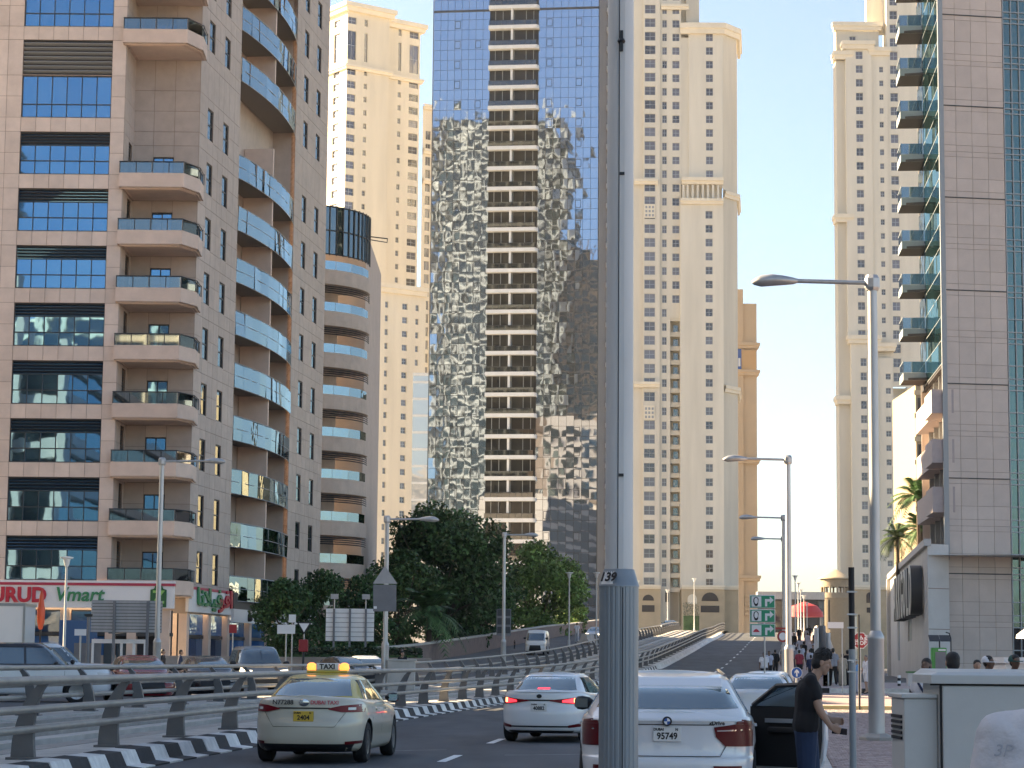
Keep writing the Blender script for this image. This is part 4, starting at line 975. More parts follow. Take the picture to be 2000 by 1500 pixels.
lamp(1541, 84, P(1545, 900, 84).z, 'grey street lamp at the kerb just behind the green direction signs', arm=1.5, base_z=-.02)
lamp(1532, 122, P(1533, 1013, 122).z, 'grey street lamp second along the ramp footway, right behind the lamp at the green signs', arm=1.5, base_z=.15)
lamp(1531, 146, P(1533, 1054, 146).z, 'smallest grey street lamp with an arm at the foot of the ramp', arm=1.2, base_z=.5)
lamp(306, 95, P(312, 903, 95).z, 'street lamp with sunlit edge in front of the corner balconies', side=1, arm=1.75, base_z=.1)
lamp(752, 101, P(762, 1016, 101).z, 'street lamp rising from the median beside the grey box cabinet', side=1, arm=1.4, base_z=.1)
lamp(983, 141, P(988, 1046, 141).z, 'street lamp in front of the light green tree', side=1, arm=1.2, base_z=.6)
def lantern(px, py, d, z0, label, group='lantern posts'):
    p = P(px, py, d); H = p.z - z0
    t = thing('lantern_post', label, 'lantern post', (p.x, d, z0), 0, group); 
    lathe_obj('shaft', [(.13, 0), (.11, 1.), (.075, 1.1), (.06, H - .5)], M['galv'], t, n=10)
    lathe_obj('lantern', [(.07, H - .5), (.12, H - .42), (.19, H - .1), (.34, H - .06), (.34, H), (0, H + .03)], M['sign_white'], t, n=12); return t
lantern(131, 1088, 118, 0, 'lantern post standing in front of the red MURUD sign')
lantern(1112, 1118, 195, zr(195) + .3, 'lantern post on the opposite ramp in front of the light green tree')
lantern(1165, 1118, 215, zr(215) + .3, 'lantern post on the opposite ramp beside the near lamp post')
lantern(1245, 1134, 300, zr(300) - .6, 'sunlit lantern post just right of the near lamp post', 'lantern posts')
lantern(1304, 1152, 340, zr(340) - .6, 'pale lantern post in front of the arched base of the cream tower')
lantern(1356, 1130, 350, zr(320), 'thin tall lantern post at the bend of the crest barrier')
for i, (px, py, d) in enumerate(((1553, 1124, 240), (1559, 1138, 275), (1564, 1151, 310), (1570, 1163, 345), (1576, 1177, 380))):
    lantern(px, py, d, zr(d), ('nearest', 'second', 'third', 'fourth', 'farthest')[i] + ' lantern post in the receding row above the red canopy', 'row of lantern posts along the ramp footway')
# near lamp post: tapered upper shaft on a fluted column
d0 = 19.3; pb0 = P(1208, 1400, d0)
NP = thing('lamp_post', 'big near grey lamp post with a fluted lower column and a white 139 plate', 'lamp post', (pb0.x, d0, 0), 0)
zt0 = P(1207, 1146, d0).z; rl = .166
prof = []; nseg = 96; b = MB(); rows = []
for z in (0, zt0 - .002):
    rows.append([((rl - (.006 if (k % 4 == 0 and 56 < k < 86) else 0)) * math.cos(2 * math.pi * k / nseg), (rl - (.006 if (k % 4 == 0 and 56 < k < 86) else 0)) * math.sin(2 * math.pi * k / nseg), z) for k in range(nseg)])
b.grid(rows, closed=True); b.build('column', M['pole_grey'], NP, smooth=14)
lathe_obj('shoulder', [(rl + .006, zt0 - .002), (rl + .006, zt0 + .012), (rl, zt0 + .02), (.130, zt0 + .145), (.114, zt0 + .15)], M['pole_grey'], NP, n=40)
lathe_obj('upper_shaft', [(.118, zt0 + .14), (.110, 9.0)], M['shaft_grey'], NP, n=40)
b = MB(); b.box(-.012, .030, -.124, -.10, zt0 + .13, 8.9); b.build('seam_strip', M['shaft_grey'], NP)
M['seam'] = mat('seam', (.03, .032, .035), .6)
b = MB(); b.box(-.020, -.013, -.122, -.10, zt0 + .15, 8.9); b.box(.02, .029, -.17, -.15, 0.02, zt0 - .01); b.build('seam', M['seam'], NP)
b = MB(); zc_ = P(1214, 88, d0).z
b.lathe([(.025, -.02), (.035, 0), (.025, .02)], 12, (.0, -.125, zc_)); b.box(-.012, .014, -.15, -.12, zc_ - .09, zc_ + .09); b.build('clamp', M['dark_metal'], NP)
for py in (345, 930): z = P(1210, py, d0).z; b = MB(); b.box(-.01, .03, -.14, -.12, z - .012, z + .012); b.build('band_lock', M['dark_metal'], NP)
pl = MB(); aa = [R(a) for a in range(205, 251, 9)]; 
pl.grid([[((rl + .004 - .038 * f) * math.cos(a), (rl + .004 - .038 * f) * math.sin(a), zt0 + .018 + .118 * f) for a in aa] for f in (0, .5, 1)], flip=True); pl.build('number_plate', M['sign_white'], NP)
text('139', .105, M['black'], .001, 'number', NP, (rl * .97 * math.cos(R(231)), rl * .97 * math.sin(R(231)) - .012, zt0 + .075), (R(72), 0, R(-32)), bold=.004, shear=.15)
# ---- signs seen from behind, on the left
def post(parent, x, y, z0, z1, r, m='galv', name='post'):
    b = MB(); b.tube([(x, y, z0), (x, y, z1)], r, 8); return b.build(name, M[m], parent, smooth=50)
def back_sign(px0, px1, py0, py1, d, label, n_slat, posts, z0=0., mt='sign_back', group=None):
    a = P(px0, py0, d); c = P(px1, py1, d); t = thing('road_sign', label, 'road sign', ((a.x + c.x) / 2, d, z0), 0, group); w_ = c.x - a.x; zt_, zb_ = a.z - z0, c.z - z0
    h = (zt_ - zb_) / n_slat
    for i in range(n_slat): link('slat', cube_mesh(M[mt]), t, (0, 0, zb_ + (i + .5) * h), (0, 0, 0), (w_, .05, h - .025))
    b = MB(); b.box(-w_ / 2 + .03, w_ / 2 - .03, .03, .06, zb_, zt_); b.build('panel', M['dark_metal'], t)
    for x in posts: b = MB(); b.box(x * w_ - .06, x * w_ + .06, -.16, -.026, 0, zt_ - .03); b.build('post', M['sign_grey'], t)
    return t
back_sign(179, 316, 1172, 1236, 108, 'wide grey slatted back of a road sign in front of the white shop sign', 10, (-.17, .3))
s2_ = back_sign(637, 730, 1188, 1253, 138, 'pale grey back of a road sign on three posts with two floodlights', 7, (-.33, 0, .33), .1, 'white')
for x in (-.33, .33):
    w_ = P(730, 1200, 138).x - P(637, 1200, 138).x; z = P(650, 1170, 138).z - .1
    post(s2_, x * w_, -.1, P(650, 1190, 138).z - .15, z, .035)
    b = MB(); b.box(x * w_ - .22, x * w_ + .22, -.3, .05, z, z + .3); b.build('floodlight', M['sign_back'], s2_)
# stacked triangular and square sign backs on the lamp post in the median
p = P(752, 1160, 99.5); t = thing('road_sign', 'triangular and square grey sign backs stacked beside the median lamp post', 'road sign', (p.x, 99.5, 0)); q = lambda px, py: (P(px, py, 99.5).x - p.x, P(px, py, 99.5).z)
b = MB(); pts = [q(728, 1140), q(776, 1140), q(752, 1105)]; b.prism(pts, lambda x, z: (x, -.02, z), lambda x, z: (x, .02, z)); b.build('triangle', M['sign_back'], t)
b = MB(); pts = [q(729, 1194), q(774, 1194), q(774, 1142), q(729, 1142)]; b.prism(pts, lambda x, z: (x, -.02, z), lambda x, z: (x, .02, z)); b.build('panel', M['sign_grey'], t)
b = MB(); pts = [q(730, 1189), q(736, 1189), q(736, 1184), q(730, 1184)]; b.prism(pts, lambda x, z: (x, -.03, z), lambda x, z: (x, -.021, z)); b.build('sticker', M['sign_white'], t)
post(t, 0, .08, 0, q(0, 1112)[1], .05)
# dark panel by the third lamp
p = P(984, 1203, 142); t = thing('solar_panel', 'dark upright panel fixed to the lamp in front of the light green tree', 'panel', (p.x, 142.3, .5)); 
b = MB(); b.box(-.45, .45, -.04, .04, P(0, 1229, 142).z - .6, P(0, 1177, 142).z - .6); b.build('panel', M['sign_grey'], t); post(t, 0, .08, -.4, 3.4, .05)
for i in range(3): link('cell', cube_mesh(M['frame_dark']), t, (0, -.05, P(0, 1220 - i * 17, 142).z - .55), (0, 0, 0), (.8, .01, .4))
# small signs by the shops
def flag_sign(px, py, d, w_, h, label, mt, z0=0., name='sign', txt=None):
    p = P(px, py, d); t = thing(name, label, 'sign', (p.x, d, z0)); b = MB(); b.box(-w_ / 2, w_ / 2, -.03, .03, p.z - z0 - h / 2, p.z - z0 + h / 2); b.build('board', M[mt], t); post(t, 0, .07, 0, p.z - z0 + h / 2 - .02, .04)
    if txt: text(txt, h * .55, M['black'], .004, parent=t, loc=(0, -.04, p.z - z0))
    return t
flag_sign(559, 1229, 128, 1.0, .5, 'small white notice board in front of the low trees', 'sign_white')
flag_sign(571, 1208, 131, .4, .45, 'small square white sign above the notice board', 'sign_white')
p = P(594, 1225, 131); t = thing('yield_sign', 'white triangular give-way sign with a dark rim under the trees', 'sign', (p.x, 131, 0))
b = MB(); b.prism([(-.42, .3), (.42, .3), (0, -.42)], lambda x, z: (x, -.02, z + p.z), lambda x, z: (x, .02, z + p.z)); b.build('rim', M['dark_metal'], t)
b = MB(); b.prism([(-.3, .22), (.3, .22), (0, -.28)], lambda x, z: (x, -.03, z + p.z), lambda x, z: (x, -.021, z + p.z)); b.build('face', M['sign_white'], t); post(t, 0, .06, 0, p.z, .04)
def red_box(px, py0, py1, d, w_, label):
    a = P(px, py0, d); c = P(px, py1, d); t = thing('post_box', label, 'box', (a.x, d, 0)); b = MB(); b.box(-w_ / 2, w_ / 2, -.2, .2, c.z, a.z); bevel(b.build('box', M['sign_red'], t), .04); post(t, 0, 0, 0, c.z + .02, .07, 'dark_metal'); return t
red_box(593, 1249, 1273, 130, .5, 'red box on a post below the give-way sign')
t = flag_sign(455, 1228, 136, .45, .5, 'small red hanging shop sign on the dark shopfront', 'sign_red', 0)
p = P(80, 1203, 122); t = thing('inflatable_sign', 'orange red rocket shaped balloon sign above the white truck', 'sign', (p.x, 122, 0))
hh = P(0, 1180, 122).z; lathe_obj('balloon', [(0, hh + .9), (.10, hh + .5), (.16, hh), (.22, hh - .3), (.20, hh - .9), (.1, hh - 1.3), (0, hh - 1.35)], mat('orange_red', (.62, .09, .03), .45), t, n=12); post(t, 0, 0, 0, hh - 1.2, .05, 'dark_metal')
# shelter with glazed ads, posts
p = P(228, 1292, 112); t = thing('bus_shelter', 'white framed bus shelter with grey panels below the slatted sign', 'shelter', (p.x, 112, 0)); g = lambda px, py: (P(px, py, 112).x - p.x, P(px, py, 112).z)
x0, zt_ = g(180, 1248); x1, _ = g(286, 1248); 
b = MB(); b.box(x0, x1, -.1, .1, zt_ - .2, zt_); 
for px in (182, 238, 262, 284): x, _ = g(px, 1250); b.box(x - .06, x + .06, -.08, .08, 0, zt_ - .2)
b.build('frame', M['white'], t)
for a, c, m_ in ((185, 236, 'sign_grey'), (241, 260, 'glass_dark'), (265, 282, 'glass_dark')): b = MB(); b.box(g(a, 0)[0], g(c, 0)[0], -.03, .03, .15, zt_ - .2); b.build('panel', M[m_], t)
b = MB(); b.box(x0 + 1.2, x1 + .6, -.5, .9, zt_ + .28, zt_ + .36, 0, Matrix.Rotation(R(-7), 4, 'Y')); b.build('roof', M['sign_grey'], t)
flag_sign(157, 1235, 100, .5, .28, 'small white sign with a red mark by the blue shop windows', 'sign_white')
t = thing('post', 'slim dark purple post standing in front of the blue shop window', 'post', (P(172, 1250, 98).x, 98, 0)); post(t, 0, 0, 0, P(172, 1201, 98).z, .07, 'sign_grey'); b = MB(); b.box(-.16, .16, -.1, .1, P(0, 1203, 98).z, P(0, 1200, 98).z + .05); b.build('cap', M['dark_metal'], t)
t = thing('poster_stand', 'blue poster board with a pink picture under the MURUD sign', 'poster', (P(152, 1260, 133).x, 133, 0))
b = MB(); b.box(-1.1, 1.1, -.05, .05, .2, 3.6); b.build('board', mat('poster_blue', (.02, .09, .22), .4), t); b = MB(); b.prism([(-.3, .5), (1., .5), (1., 2.6), (.6, 2.0), (-.1, 1.2)], lambda x, z: (x, -.07, z), lambda x, z: (x, -.052, z)); b.build('picture', mat('poster_pink', (.50, .22, .18), .5, var=.6, scale=2.5), t)
# box cabinet on the median
a = P(787, 1341, 100); t = thing('box_cabinet', 'pale grey box cabinet on the median next to the lamp', 'cabinet', (a.x - .05, 100.5, .1)); b = MB(); b.box(-.62, .55, -.25, .25, 0, 1.35); b.box(-.66, .6, -.3, .3, 1.35, 1.42); bevel(b.build('body', M['concrete_pale'], t), .02)
b = MB(); b.box(-.5, .45, -.27, -.251, .12, 1.25); b.build('door', M['concrete_pale'], t)
# ---- right-hand signs
t = thing('direction_sign', 'three stacked green direction signs with pictograms and right-turn arrows', 'road sign', (P(1490, 1260, 62).x, 62, -.1), 0)
Xc = P(1489, 1200, 62).x; ox = Xc - t.location.x
for i, (py0, py1) in enumerate(((1162, 1188), (1190, 1216), (1218, 1244))):
    za, zb_ = P(1489, py0, 62).z + .1, P(1489, py1, 62).z + .1; w_ = .345; zc_ = (za + zb_) / 2; hh = (za - zb_) / 2
    b = MB(); b.box(ox - w_, ox + w_, -.015, .015, zb_, za); bd = bevel(b.build('border', M['sign_white'], t), .012)
    b = MB(); b.box(ox - w_ + .018, ox + w_ - .018, -.022, -.0155, zb_ + .018, za - .018); b.build('face', M['sign_green'], t)
    b = MB(); b.box(ox - w_ + .05, ox - .03, -.028, -.0225, zb_ + .04, za - .04); b.build('pictogram_field', M['sign_white'], t)
    b = MB(); c_ = ox - w_ / 2 + .0
    if i == 2:
        b.prism([(c_ - .09, zc_ - .05), (c_ + .10, zc_ - .05), (c_ + .05, zc_ + .01), (c_, zc_ + .04), (c_ - .05, zc_ + .01)], lambda x, z: (x, -.034, z), lambda x, z: (x, -.029, z))
    else:
        pts = [(c_ + .075 * math.cos(a_) * (1 if math.sin(a_) > 0 else .8), zc_ + .125 * math.copysign(abs(math.sin(a_)) ** .7, math.sin(a_))) for a_ in [2 * math.pi * k / 16 for k in range(16)]]
        b.prism(pts, lambda x, z: (x, -.034, z), lambda x, z: (x, -.029, z))
    b.build('pictogram', M['letter_red' if i == 2 else 'black'], t)
    if i < 2:
        b = MB(); pts = [(c_ + .05 * math.cos(a_), zc_ + .02 + .085 * math.sin(a_)) for a_ in [2 * math.pi * k / 12 for k in range(12)]]; b.prism(pts, lambda x, z: (x, -.040, z), lambda x, z: (x, -.0345, z)); b.build('pictogram', M['sign_white'], t)
    b = MB(); x_ = ox + .07
    b.prism([(x_, zb_ + .05), (x_ + .06, zb_ + .05), (x_ + .06, zc_ + .0), (x_ + .13, zc_), (x_ + .13, zc_ - .06), (x_ + .235, zc_ + .04), (x_ + .13, zc_ + .14), (x_ + .13, zc_ + .07), (x_, zc_ + .07)], lambda x, z: (x, -.030, z), lambda x, z: (x, -.0225, z)); b.build('arrow', M['sign_white'], t)
post(t, ox + .06, .04, 0, za + .02, .022, 'galv')
# STOP sign behind the tall lamp
p = P(1680, 1251, 96); t = thing('stop_sign', 'red octagonal STOP sign with white Arabic and Latin lettering', 'road sign', (p.x, 96, .08)); z = p.z - .08; r_ = .36
oc = lambda r: [(r * math.cos(R(22.5 + 45 * k)), r * math.sin(R(22.5 + 45 * k))) for k in range(8)]
b = MB(); b.prism(oc(r_), lambda x, y: (x, -.01, z + y), lambda x, y: (x, .01, z + y)); b.build('border', M['sign_white'], t)
b = MB(); b.prism(oc(r_ - .03), lambda x, y: (x, -.018, z + y), lambda x, y: (x, -.0105, z + y)); b.build('face', M['sign_red'], t)
text('STOP', .22, M['sign_white'], .003, 'lettering', t, (0, -.022, z - .11), bold=.008); text('\ufed2\ufed7', .30, M['sign_white'], .003, 'lettering', t, (0, -.022, z + .10), bold=.008, sx=1.5); post(t, 0, .05, 0, z, .035, 'galv')
# no entry, keep right
p = P(1529, 1243, 118); t = thing('no_entry_sign', 'round red rimmed sign at the foot of the ramp beside the lamp', 'road sign', (p.x, 118, .1)); z = p.z - .1
for r0, m_, y in ((.30, 'sign_red', 0), (.20, 'sign_white', -.012)):
    b = MB(); b.prism([(r0 * math.cos(2 * math.pi * k / 20), r0 * math.sin(2 * math.pi * k / 20)) for k in range(20)], lambda x, v: (x, y - .01, z + v), lambda x, v: (x, y, z + v)); b.build('disc', M[m_], t)
b = MB(); b.box(-.45, .2, -.012, 0, z + .36, z + .46); b.build('plate', M['sign_red'], t); post(t, 0, .05, 0, z + .4, .03)
p = P(1556, 1314, 76); t = thing('keep_sign', 'round blue sign with white arrow behind the man in black', 'road sign', (p.x, 76, 0)); z = p.z
for r0, m_, y in ((.185, 'sign_white', 0), (.17, 'sign_blue', -.012)):
    b = MB(); b.prism([(r0 * math.cos(2 * math.pi * k / 20), r0 * math.sin(2 * math.pi * k / 20)) for k in range(20)], lambda x, v: (x, y - .01, z + v), lambda x, v: (x, y, z + v)); b.build('disc', M[m_], t)
b = MB(); b.prism([(-.025, -.12), (.025, -.12), (.025, .02), (.075, -.03), (.075, .04), (0, .12), (-.075, .04), (-.075, -.03), (-.025, .02)], lambda x, v: (x, -.03, z + v), lambda x, v: (x, -.0225, z + v)); b.build('arrow', M['sign_white'], t); post(t, 0, .05, 0, z, .03)
# street name board, posts
p = P(1632, 1221, 105); t = thing('name_board', 'white street name board on a thin post above the pedestrians', 'road sign', (p.x, 105, .08)); b = MB(); b.box(-.36, .36, -.02, .02, p.z - .22, p.z + .06); b.build('board', M['sign_white'], t); post(t, .3, .05, 0, p.z + .05, .03)
p = G(1654, 1383); t = thing('sign_post', 'thin brown metal post standing at the yellow kerb', 'post', (p.x, 76.3, 0)); post(t, 0, 0, 0, P(1642, 1200, 76.3).z, .035, 'dark_metal'); 
dp = 30.2; p = P(1666, 1480, dp); t = thing('sign_post', 'dark grey metal post between the man in black and the tall lamp', 'post', (p.x, dp, 0))
zt_ = P(1661, 1108, dp).z; post(t, 0, 0, 0, P(1665, 1268, dp).z, .046, 'pole_grey'); post(t, 0, 0, P(1665, 1268, dp).z, zt_, .040, 'black', 'sleeve')
for py in (1156, 1200, 1226, 1290, 1312): z = P(1664, py, dp).z; b = MB(); b.lathe([(.05, -.012), (.055, 0), (.05, .012)], 12, (0, 0, z)); b.box(-.07, .07, -.055, -.045, z - .008, z + .008); b.build('clamp', M['galv'], t, smooth=40)
b = MB(); z = P(1664, 1292, dp).z; b.tube([(0, -.05, z - .01), (0, -.056, z + .01)], .018, 8); b.build('bolt', M['sign_white'], t)
# pale green utility cabinet
mk('cabinet_paint', (.46, .475, .455), .42, var=.06, scale=2.5, dirt=.08, bump=.05)
dc = 15.; a = P(1816, 1312, dc); UC = thing('utility_cabinet', 'large pale blue green utility cabinet in the right corner', 'cabinet', (a.x, dc, 0)); zt_ = a.z
b = MB(); b.box(.06, 1.6, .0, .6, .1, zt_ - .07); bevel(b.build('body', M['cabinet_paint'], UC), .01)
b = MB(); b.grid([[(.0, -.05, zt_ - .075), (.0, -.05, zt_ - .02), (.05, .0, zt_), (.05, .6, zt_ + .02), (.0, .65, zt_ - .02)], [(1.7, -.05, zt_ - .075), (1.7, -.05, zt_ - .02), (1.7, .0, zt_), (1.7, .6, zt_ + .02), (1.7, .65, zt_ - .02)]], flip=True)
b.poly([(.0, -.05, zt_ - .075), (1.7, -.05, zt_ - .075), (1.7, .65, zt_ - .075), (0, .65, zt_ - .075)]); b.poly([(.0, -.05, zt_ - .02), (.05, .0, zt_), (.05, .6, zt_ + .02), (0, .65, zt_ - .02)][::-1]); b.poly([(0, -.05, zt_ - .075), (0, -.05, zt_ - .02), (0, .65, zt_ - .02), (0, .65, zt_ - .075)][::-1])
bevel(b.build('lid', M['cabinet_paint'], UC), .006)
b = MB(); b.box(.075, 1.6, -.028, -.001, .12, zt_ - .09); bevel(b.build('door', M['cabinet_paint'], UC), .008)
b = MB(); b.box(.061, .074, -.012, -.001, .12, zt_ - .085); b.box(.0, 1.6, -.012, .0, zt_ - .088, zt_ - .077); b.build('seal', M['black'], UC)
x0 = P(1762, 1354, dc).x - a.x; z1_ = P(1762, 1355, dc).z
b = MB(); b.box(x0 + .02, .058, .06, .55, .1, z1_ - .03); b.box(x0, .058, .04, .57, z1_ - .03, z1_); bevel(b.build('side_box', M['cabinet_paint'], UC), .008)
for k in range(5): b = MB(); b.box(x0 + .008, x0 + .019, .12, .5, z1_ - .16 - k * .035, z1_ - .14 - k * .035); b.build('vent_slot', M['black'], UC)
b = MB(); b.box(x0 - .05, 1.65, -.05, .7, .0, .1); b.build('plinth', M['concrete'], UC)
# parking meter, solar panel, bins, kiosk
dm_ = 110; a = P(1834, 1330, dm_); t = thing('parking_meter', 'green parking meter cabinet with a twin solar panel on a mast', 'parking meter', (a.x, dm_, .2)); zt_ = P(1834, 1265, dm_).z - .2
b = MB(); b.box(-.35, .35, -.2, .2, 0, zt_); bevel(b.build('cabinet', mat('meter_green', (.05, .28, .06), .5), t), .03); b = MB(); b.box(-.2, .3, -.23, -.201, .4, zt_ - .2); b.build('screen', M['sign_grey'], t)
b = MB(); b.box(-.05, .3, -.23, -.201, zt_ - .15, zt_ - .07); b.build('label', M['sign_white'], t)
post(t, .05, 0, zt_, P(0, 1232, dm_).z - .2, .035, 'dark_metal', 'mast')
for s_ in (-1, 1): link('solar_panel', cube_mesh(M['frame_dark']), t, (.05 + s_ * .26, .0, P(0, 1228, dm_).z - .25), (R(35), 0, 0), (.5, .5, .03))
a = P(1858, 1300, 114); t = thing('lamp_bracket', 'thin curved bracket pole next to the parking meter', 'pole', (a.x, 114, .2)); b = MB(); b.tube([(0, 0, 0), (0, 0, 2.6), (-.08, 0, 2.85), (-.25, 0, 2.9)], .03, 6); b.build('pole', M['dark_metal'], t, smooth=50)
a = P(1784, 1330, 130); t = thing('waste_bin', 'brown bin with a green lid against the podium wall', 'bin', (a.x, 130, .25)); hb = P(0, 1295, 130).z - .25
b = MB(); b.box(-.35, .2, -.3, .3, 0, hb - .1); b.build('body', M['podium_grey'], t); b = MB(); b.box(.2, .32, -.3, .3, 0, hb - .1); b.box(-.38, .34, -.33, .33, hb - .1, hb); b.build('lid', mat('bin_green', (.06, .18, .05), .5), t)
a = P(1756, 1330, 128); t = thing('bollard', 'short black and white bollard below the slit window of the podium', 'bollard', (a.x, 128, .27)); zb_ = P(0, 1303, 128).z - .27
for k in range(4): lathe_obj('band', [(.09, zb_ * k / 4 + .001), (.09, zb_ * (k + 1) / 4)] + ([(0, zb_)] if k == 3 else []), M['sign_white' if k % 2 else 'black'], t, n=10)
a = P(1985, 1300, 60); t = thing('kiosk', 'white kiosk with a flat awning at the right edge', 'kiosk', (a.x, 60, 0)); b = MB(); b.box(-.28, 2, 0, 2, 0, P(0, 1275, 60).z); b.build('body', M['white'], t); b = MB(); b.box(-.36, 2.2, -.2, 2.1, P(0, 1277, 60).z, P(0, 1266, 60).z); b.build('awning', M['sign_white'], t)
a = P(1990, 1240, 75); t = thing('parasol', 'corner of a white parasol above the kiosk', 'parasol', (a.x + .9, 75, 0)); z = P(0, 1222, 75).z; lathe_obj('canopy', [(1.0, z - .12), (.98, z), (0, z + .75)], M['sign_white'], t, n=8, smooth=10); post(t, 0, 0, 0, z + .7, .03)
# canopies, banners and footbridge beyond the crest
t = thing('red_canopy', 'red tent canopy above the crowd on the footway', 'canopy', (P(1572, 1200, 395).x, 395, zr(395))); z = P(1572, 1205, 395).z - zr(395)
b = MB(); b.lathe([(3.2, z), (3.1, z + .8), (2.2, z + 1.9), (.2, z + 2.6)], 14); b.build('canopy', mat('canopy_red', (.62, .05, .05), .6), t, smooth=30)
for x, y in ((-2.8, -1), (2.8, -1), (-2.8, 1), (2.8, 1)): post(t, x, y, 0, z + .1, .06)
t = thing('footbridge', 'glazed footbridge with dark window frames behind the red canopy', 'footbridge', (P(1545, 1200, 425).x, 425, 0)); g = lambda px, py: (P(px, py, 425).x - t.location.x, P(px, py, 425).z)
b = MB(); x0, za = g(1480, 1170); x1, zb_ = g(1611, 1232); b.box(x0, x1, 0, 3, zb_ - .4, zb_ + .3); b.box(x0, x1, -.2, 3.2, za, za + 1.4, 1)
px = 1484
for px in range(1484, 1612, 21): x, _ = g(px, 0); b.box(x - .15, x + .15, -.05, 0.1, zb_ + .3, za, 0)
b.box(x0, x1, -.04, .09, za - .25, za, 0); b.build('frame', [M['dark_metal'], M['galv']], t)
b = MB(); b.box(x0, x1, .3, .36, zb_ + .3, za); b.build('glazing', M['glass_win'], t)
t = thing('fabric_screen', 'tall grey and white fabric screen beside the crowd on the footway', 'screen', (P(1612, 1300, 150).x, 150, .27)); g = lambda px, py: (P(px, py, 150).x - t.location.x, P(px, py, 150).z - .27)
for a, c, py0, m_ in ((1592, 1598, 1226, 'white'), (1598, 1612, 1222, 'sign_grey'), (1612, 1621, 1236, 'sign_white')):
    x0, zz = g(a, py0); x1, _ = g(c, py0); b = MB(); b.grid([[(x0 + (x1 - x0) * u, .25 * math.sin(u * 3 + z * .8), z) for u in (0, .33, .66, 1)] for z in np.linspace(0, zz, 8)]); b.box(x0 - .03, x0 + .03, .3, .36, 0, zz); b.build('cloth', M[m_], t, smooth=60)
# kerbside boxes on the opposite ramp
t = thing('barrier_block', 'pale concrete barrier block beside the opposite ramp', 'barrier', (P(1148, 1235, 225).x, 225, zr(225) + .3), -.13); b = MB(); b.prism([(-.3, 0), (.3, 0), (.15, .4), (.12, .9), (-.12, .9), (-.15, .4)], lambda x, z: (x * 2.2, -4, z), lambda x, z: (x * 2.2, 4, z)); b.build('block', M['concrete_pale'], t)
# ---------------------------------------------------------------- vehicles
mk('car_white', (.66, .68, .69), .28, coat=.8, var=.02, scale=3); mk('car_cream', (.50, .46, .365), .3, coat=.7, var=.03, scale=3)
mk('car_yellow', (.52, .40, .06), .3, coat=.7); mk('car_black', (.007, .007, .009), .25, coat=.8); mk('car_red', (.24, .012, .018), .25, coat=.8)
mk('car_grey', (.20, .215, .225), .3, metal=.3, coat=.6); mk('car_blue', (.04, .07, .13), .3, coat=.7); mk('car_silver', (.42, .43, .43), .3, metal=.4, coat=.6)
mk('rubber', (.008, .008, .009), .8, bump=.2); mk('trim_black', (.008, .008, .009), .45); mk('alloy', (.34, .35, .36), .3, metal=.8)
mk('lens_red', (.17, .002, .008), .3, spec=.25); mk('lens_dark', (.10, .003, .006), .3, spec=.25); mk('lens_clear', (.6, .6, .58), .12, coat=.6); mk('chrome', (.55, .56, .57), .12, metal=1.)
mk('brake_lit', (.6, .02, .03), .2, emit=(1, .03, .05, .5)); mk('brake_hot', (.8, .2, .1), .2, emit=(1, .35, .15, .9)); mk('lamp_orange', (.7, .25, .05), .2, emit=(1, .30, .06, .42)); mk('headlight_lit', (.9, .85, .7), .2, emit=(1, .88, .62, 1.2))
M['car_glass'] = glassmat('car_glass', (.80, .92, .95), (.012, .018, .02), .22, rough=.03, wave=.004, wscale=1.2)
M['car_glass_clear'] = glassmat('car_glass_clear', (.85, .93, .95), (.16, .19, .19), .20, rough=.02, see=1)
mk('plate_white', (.66, .66, .63), .4); mk('plate_yellow', (.62, .40, .04), .4); mk('upholstery', (.009, .008, .008), .8)
def catm(tab, per=4):
    t = np.array(tab, float); n = len(t); out = []
    for i in range(n - 1):
        p0, p1, p2, p3 = t[max(i - 1, 0)], t[i], t[i + 1], t[min(i + 2, n - 1)]
        for k in range(per):
            u = k / per; a = .5 * ((2 * p1) + (p2 - p0) * u + (2 * p0 - 5 * p1 + 4 * p2 - p3) * u * u + (3 * p1 - p0 - 3 * p2 + p3) * u ** 3)
            a = np.minimum(np.maximum(a, np.minimum(p1, p2)), np.maximum(p1, p2)); out.append(a)
    out.append(t[-1]); return np.array(out)
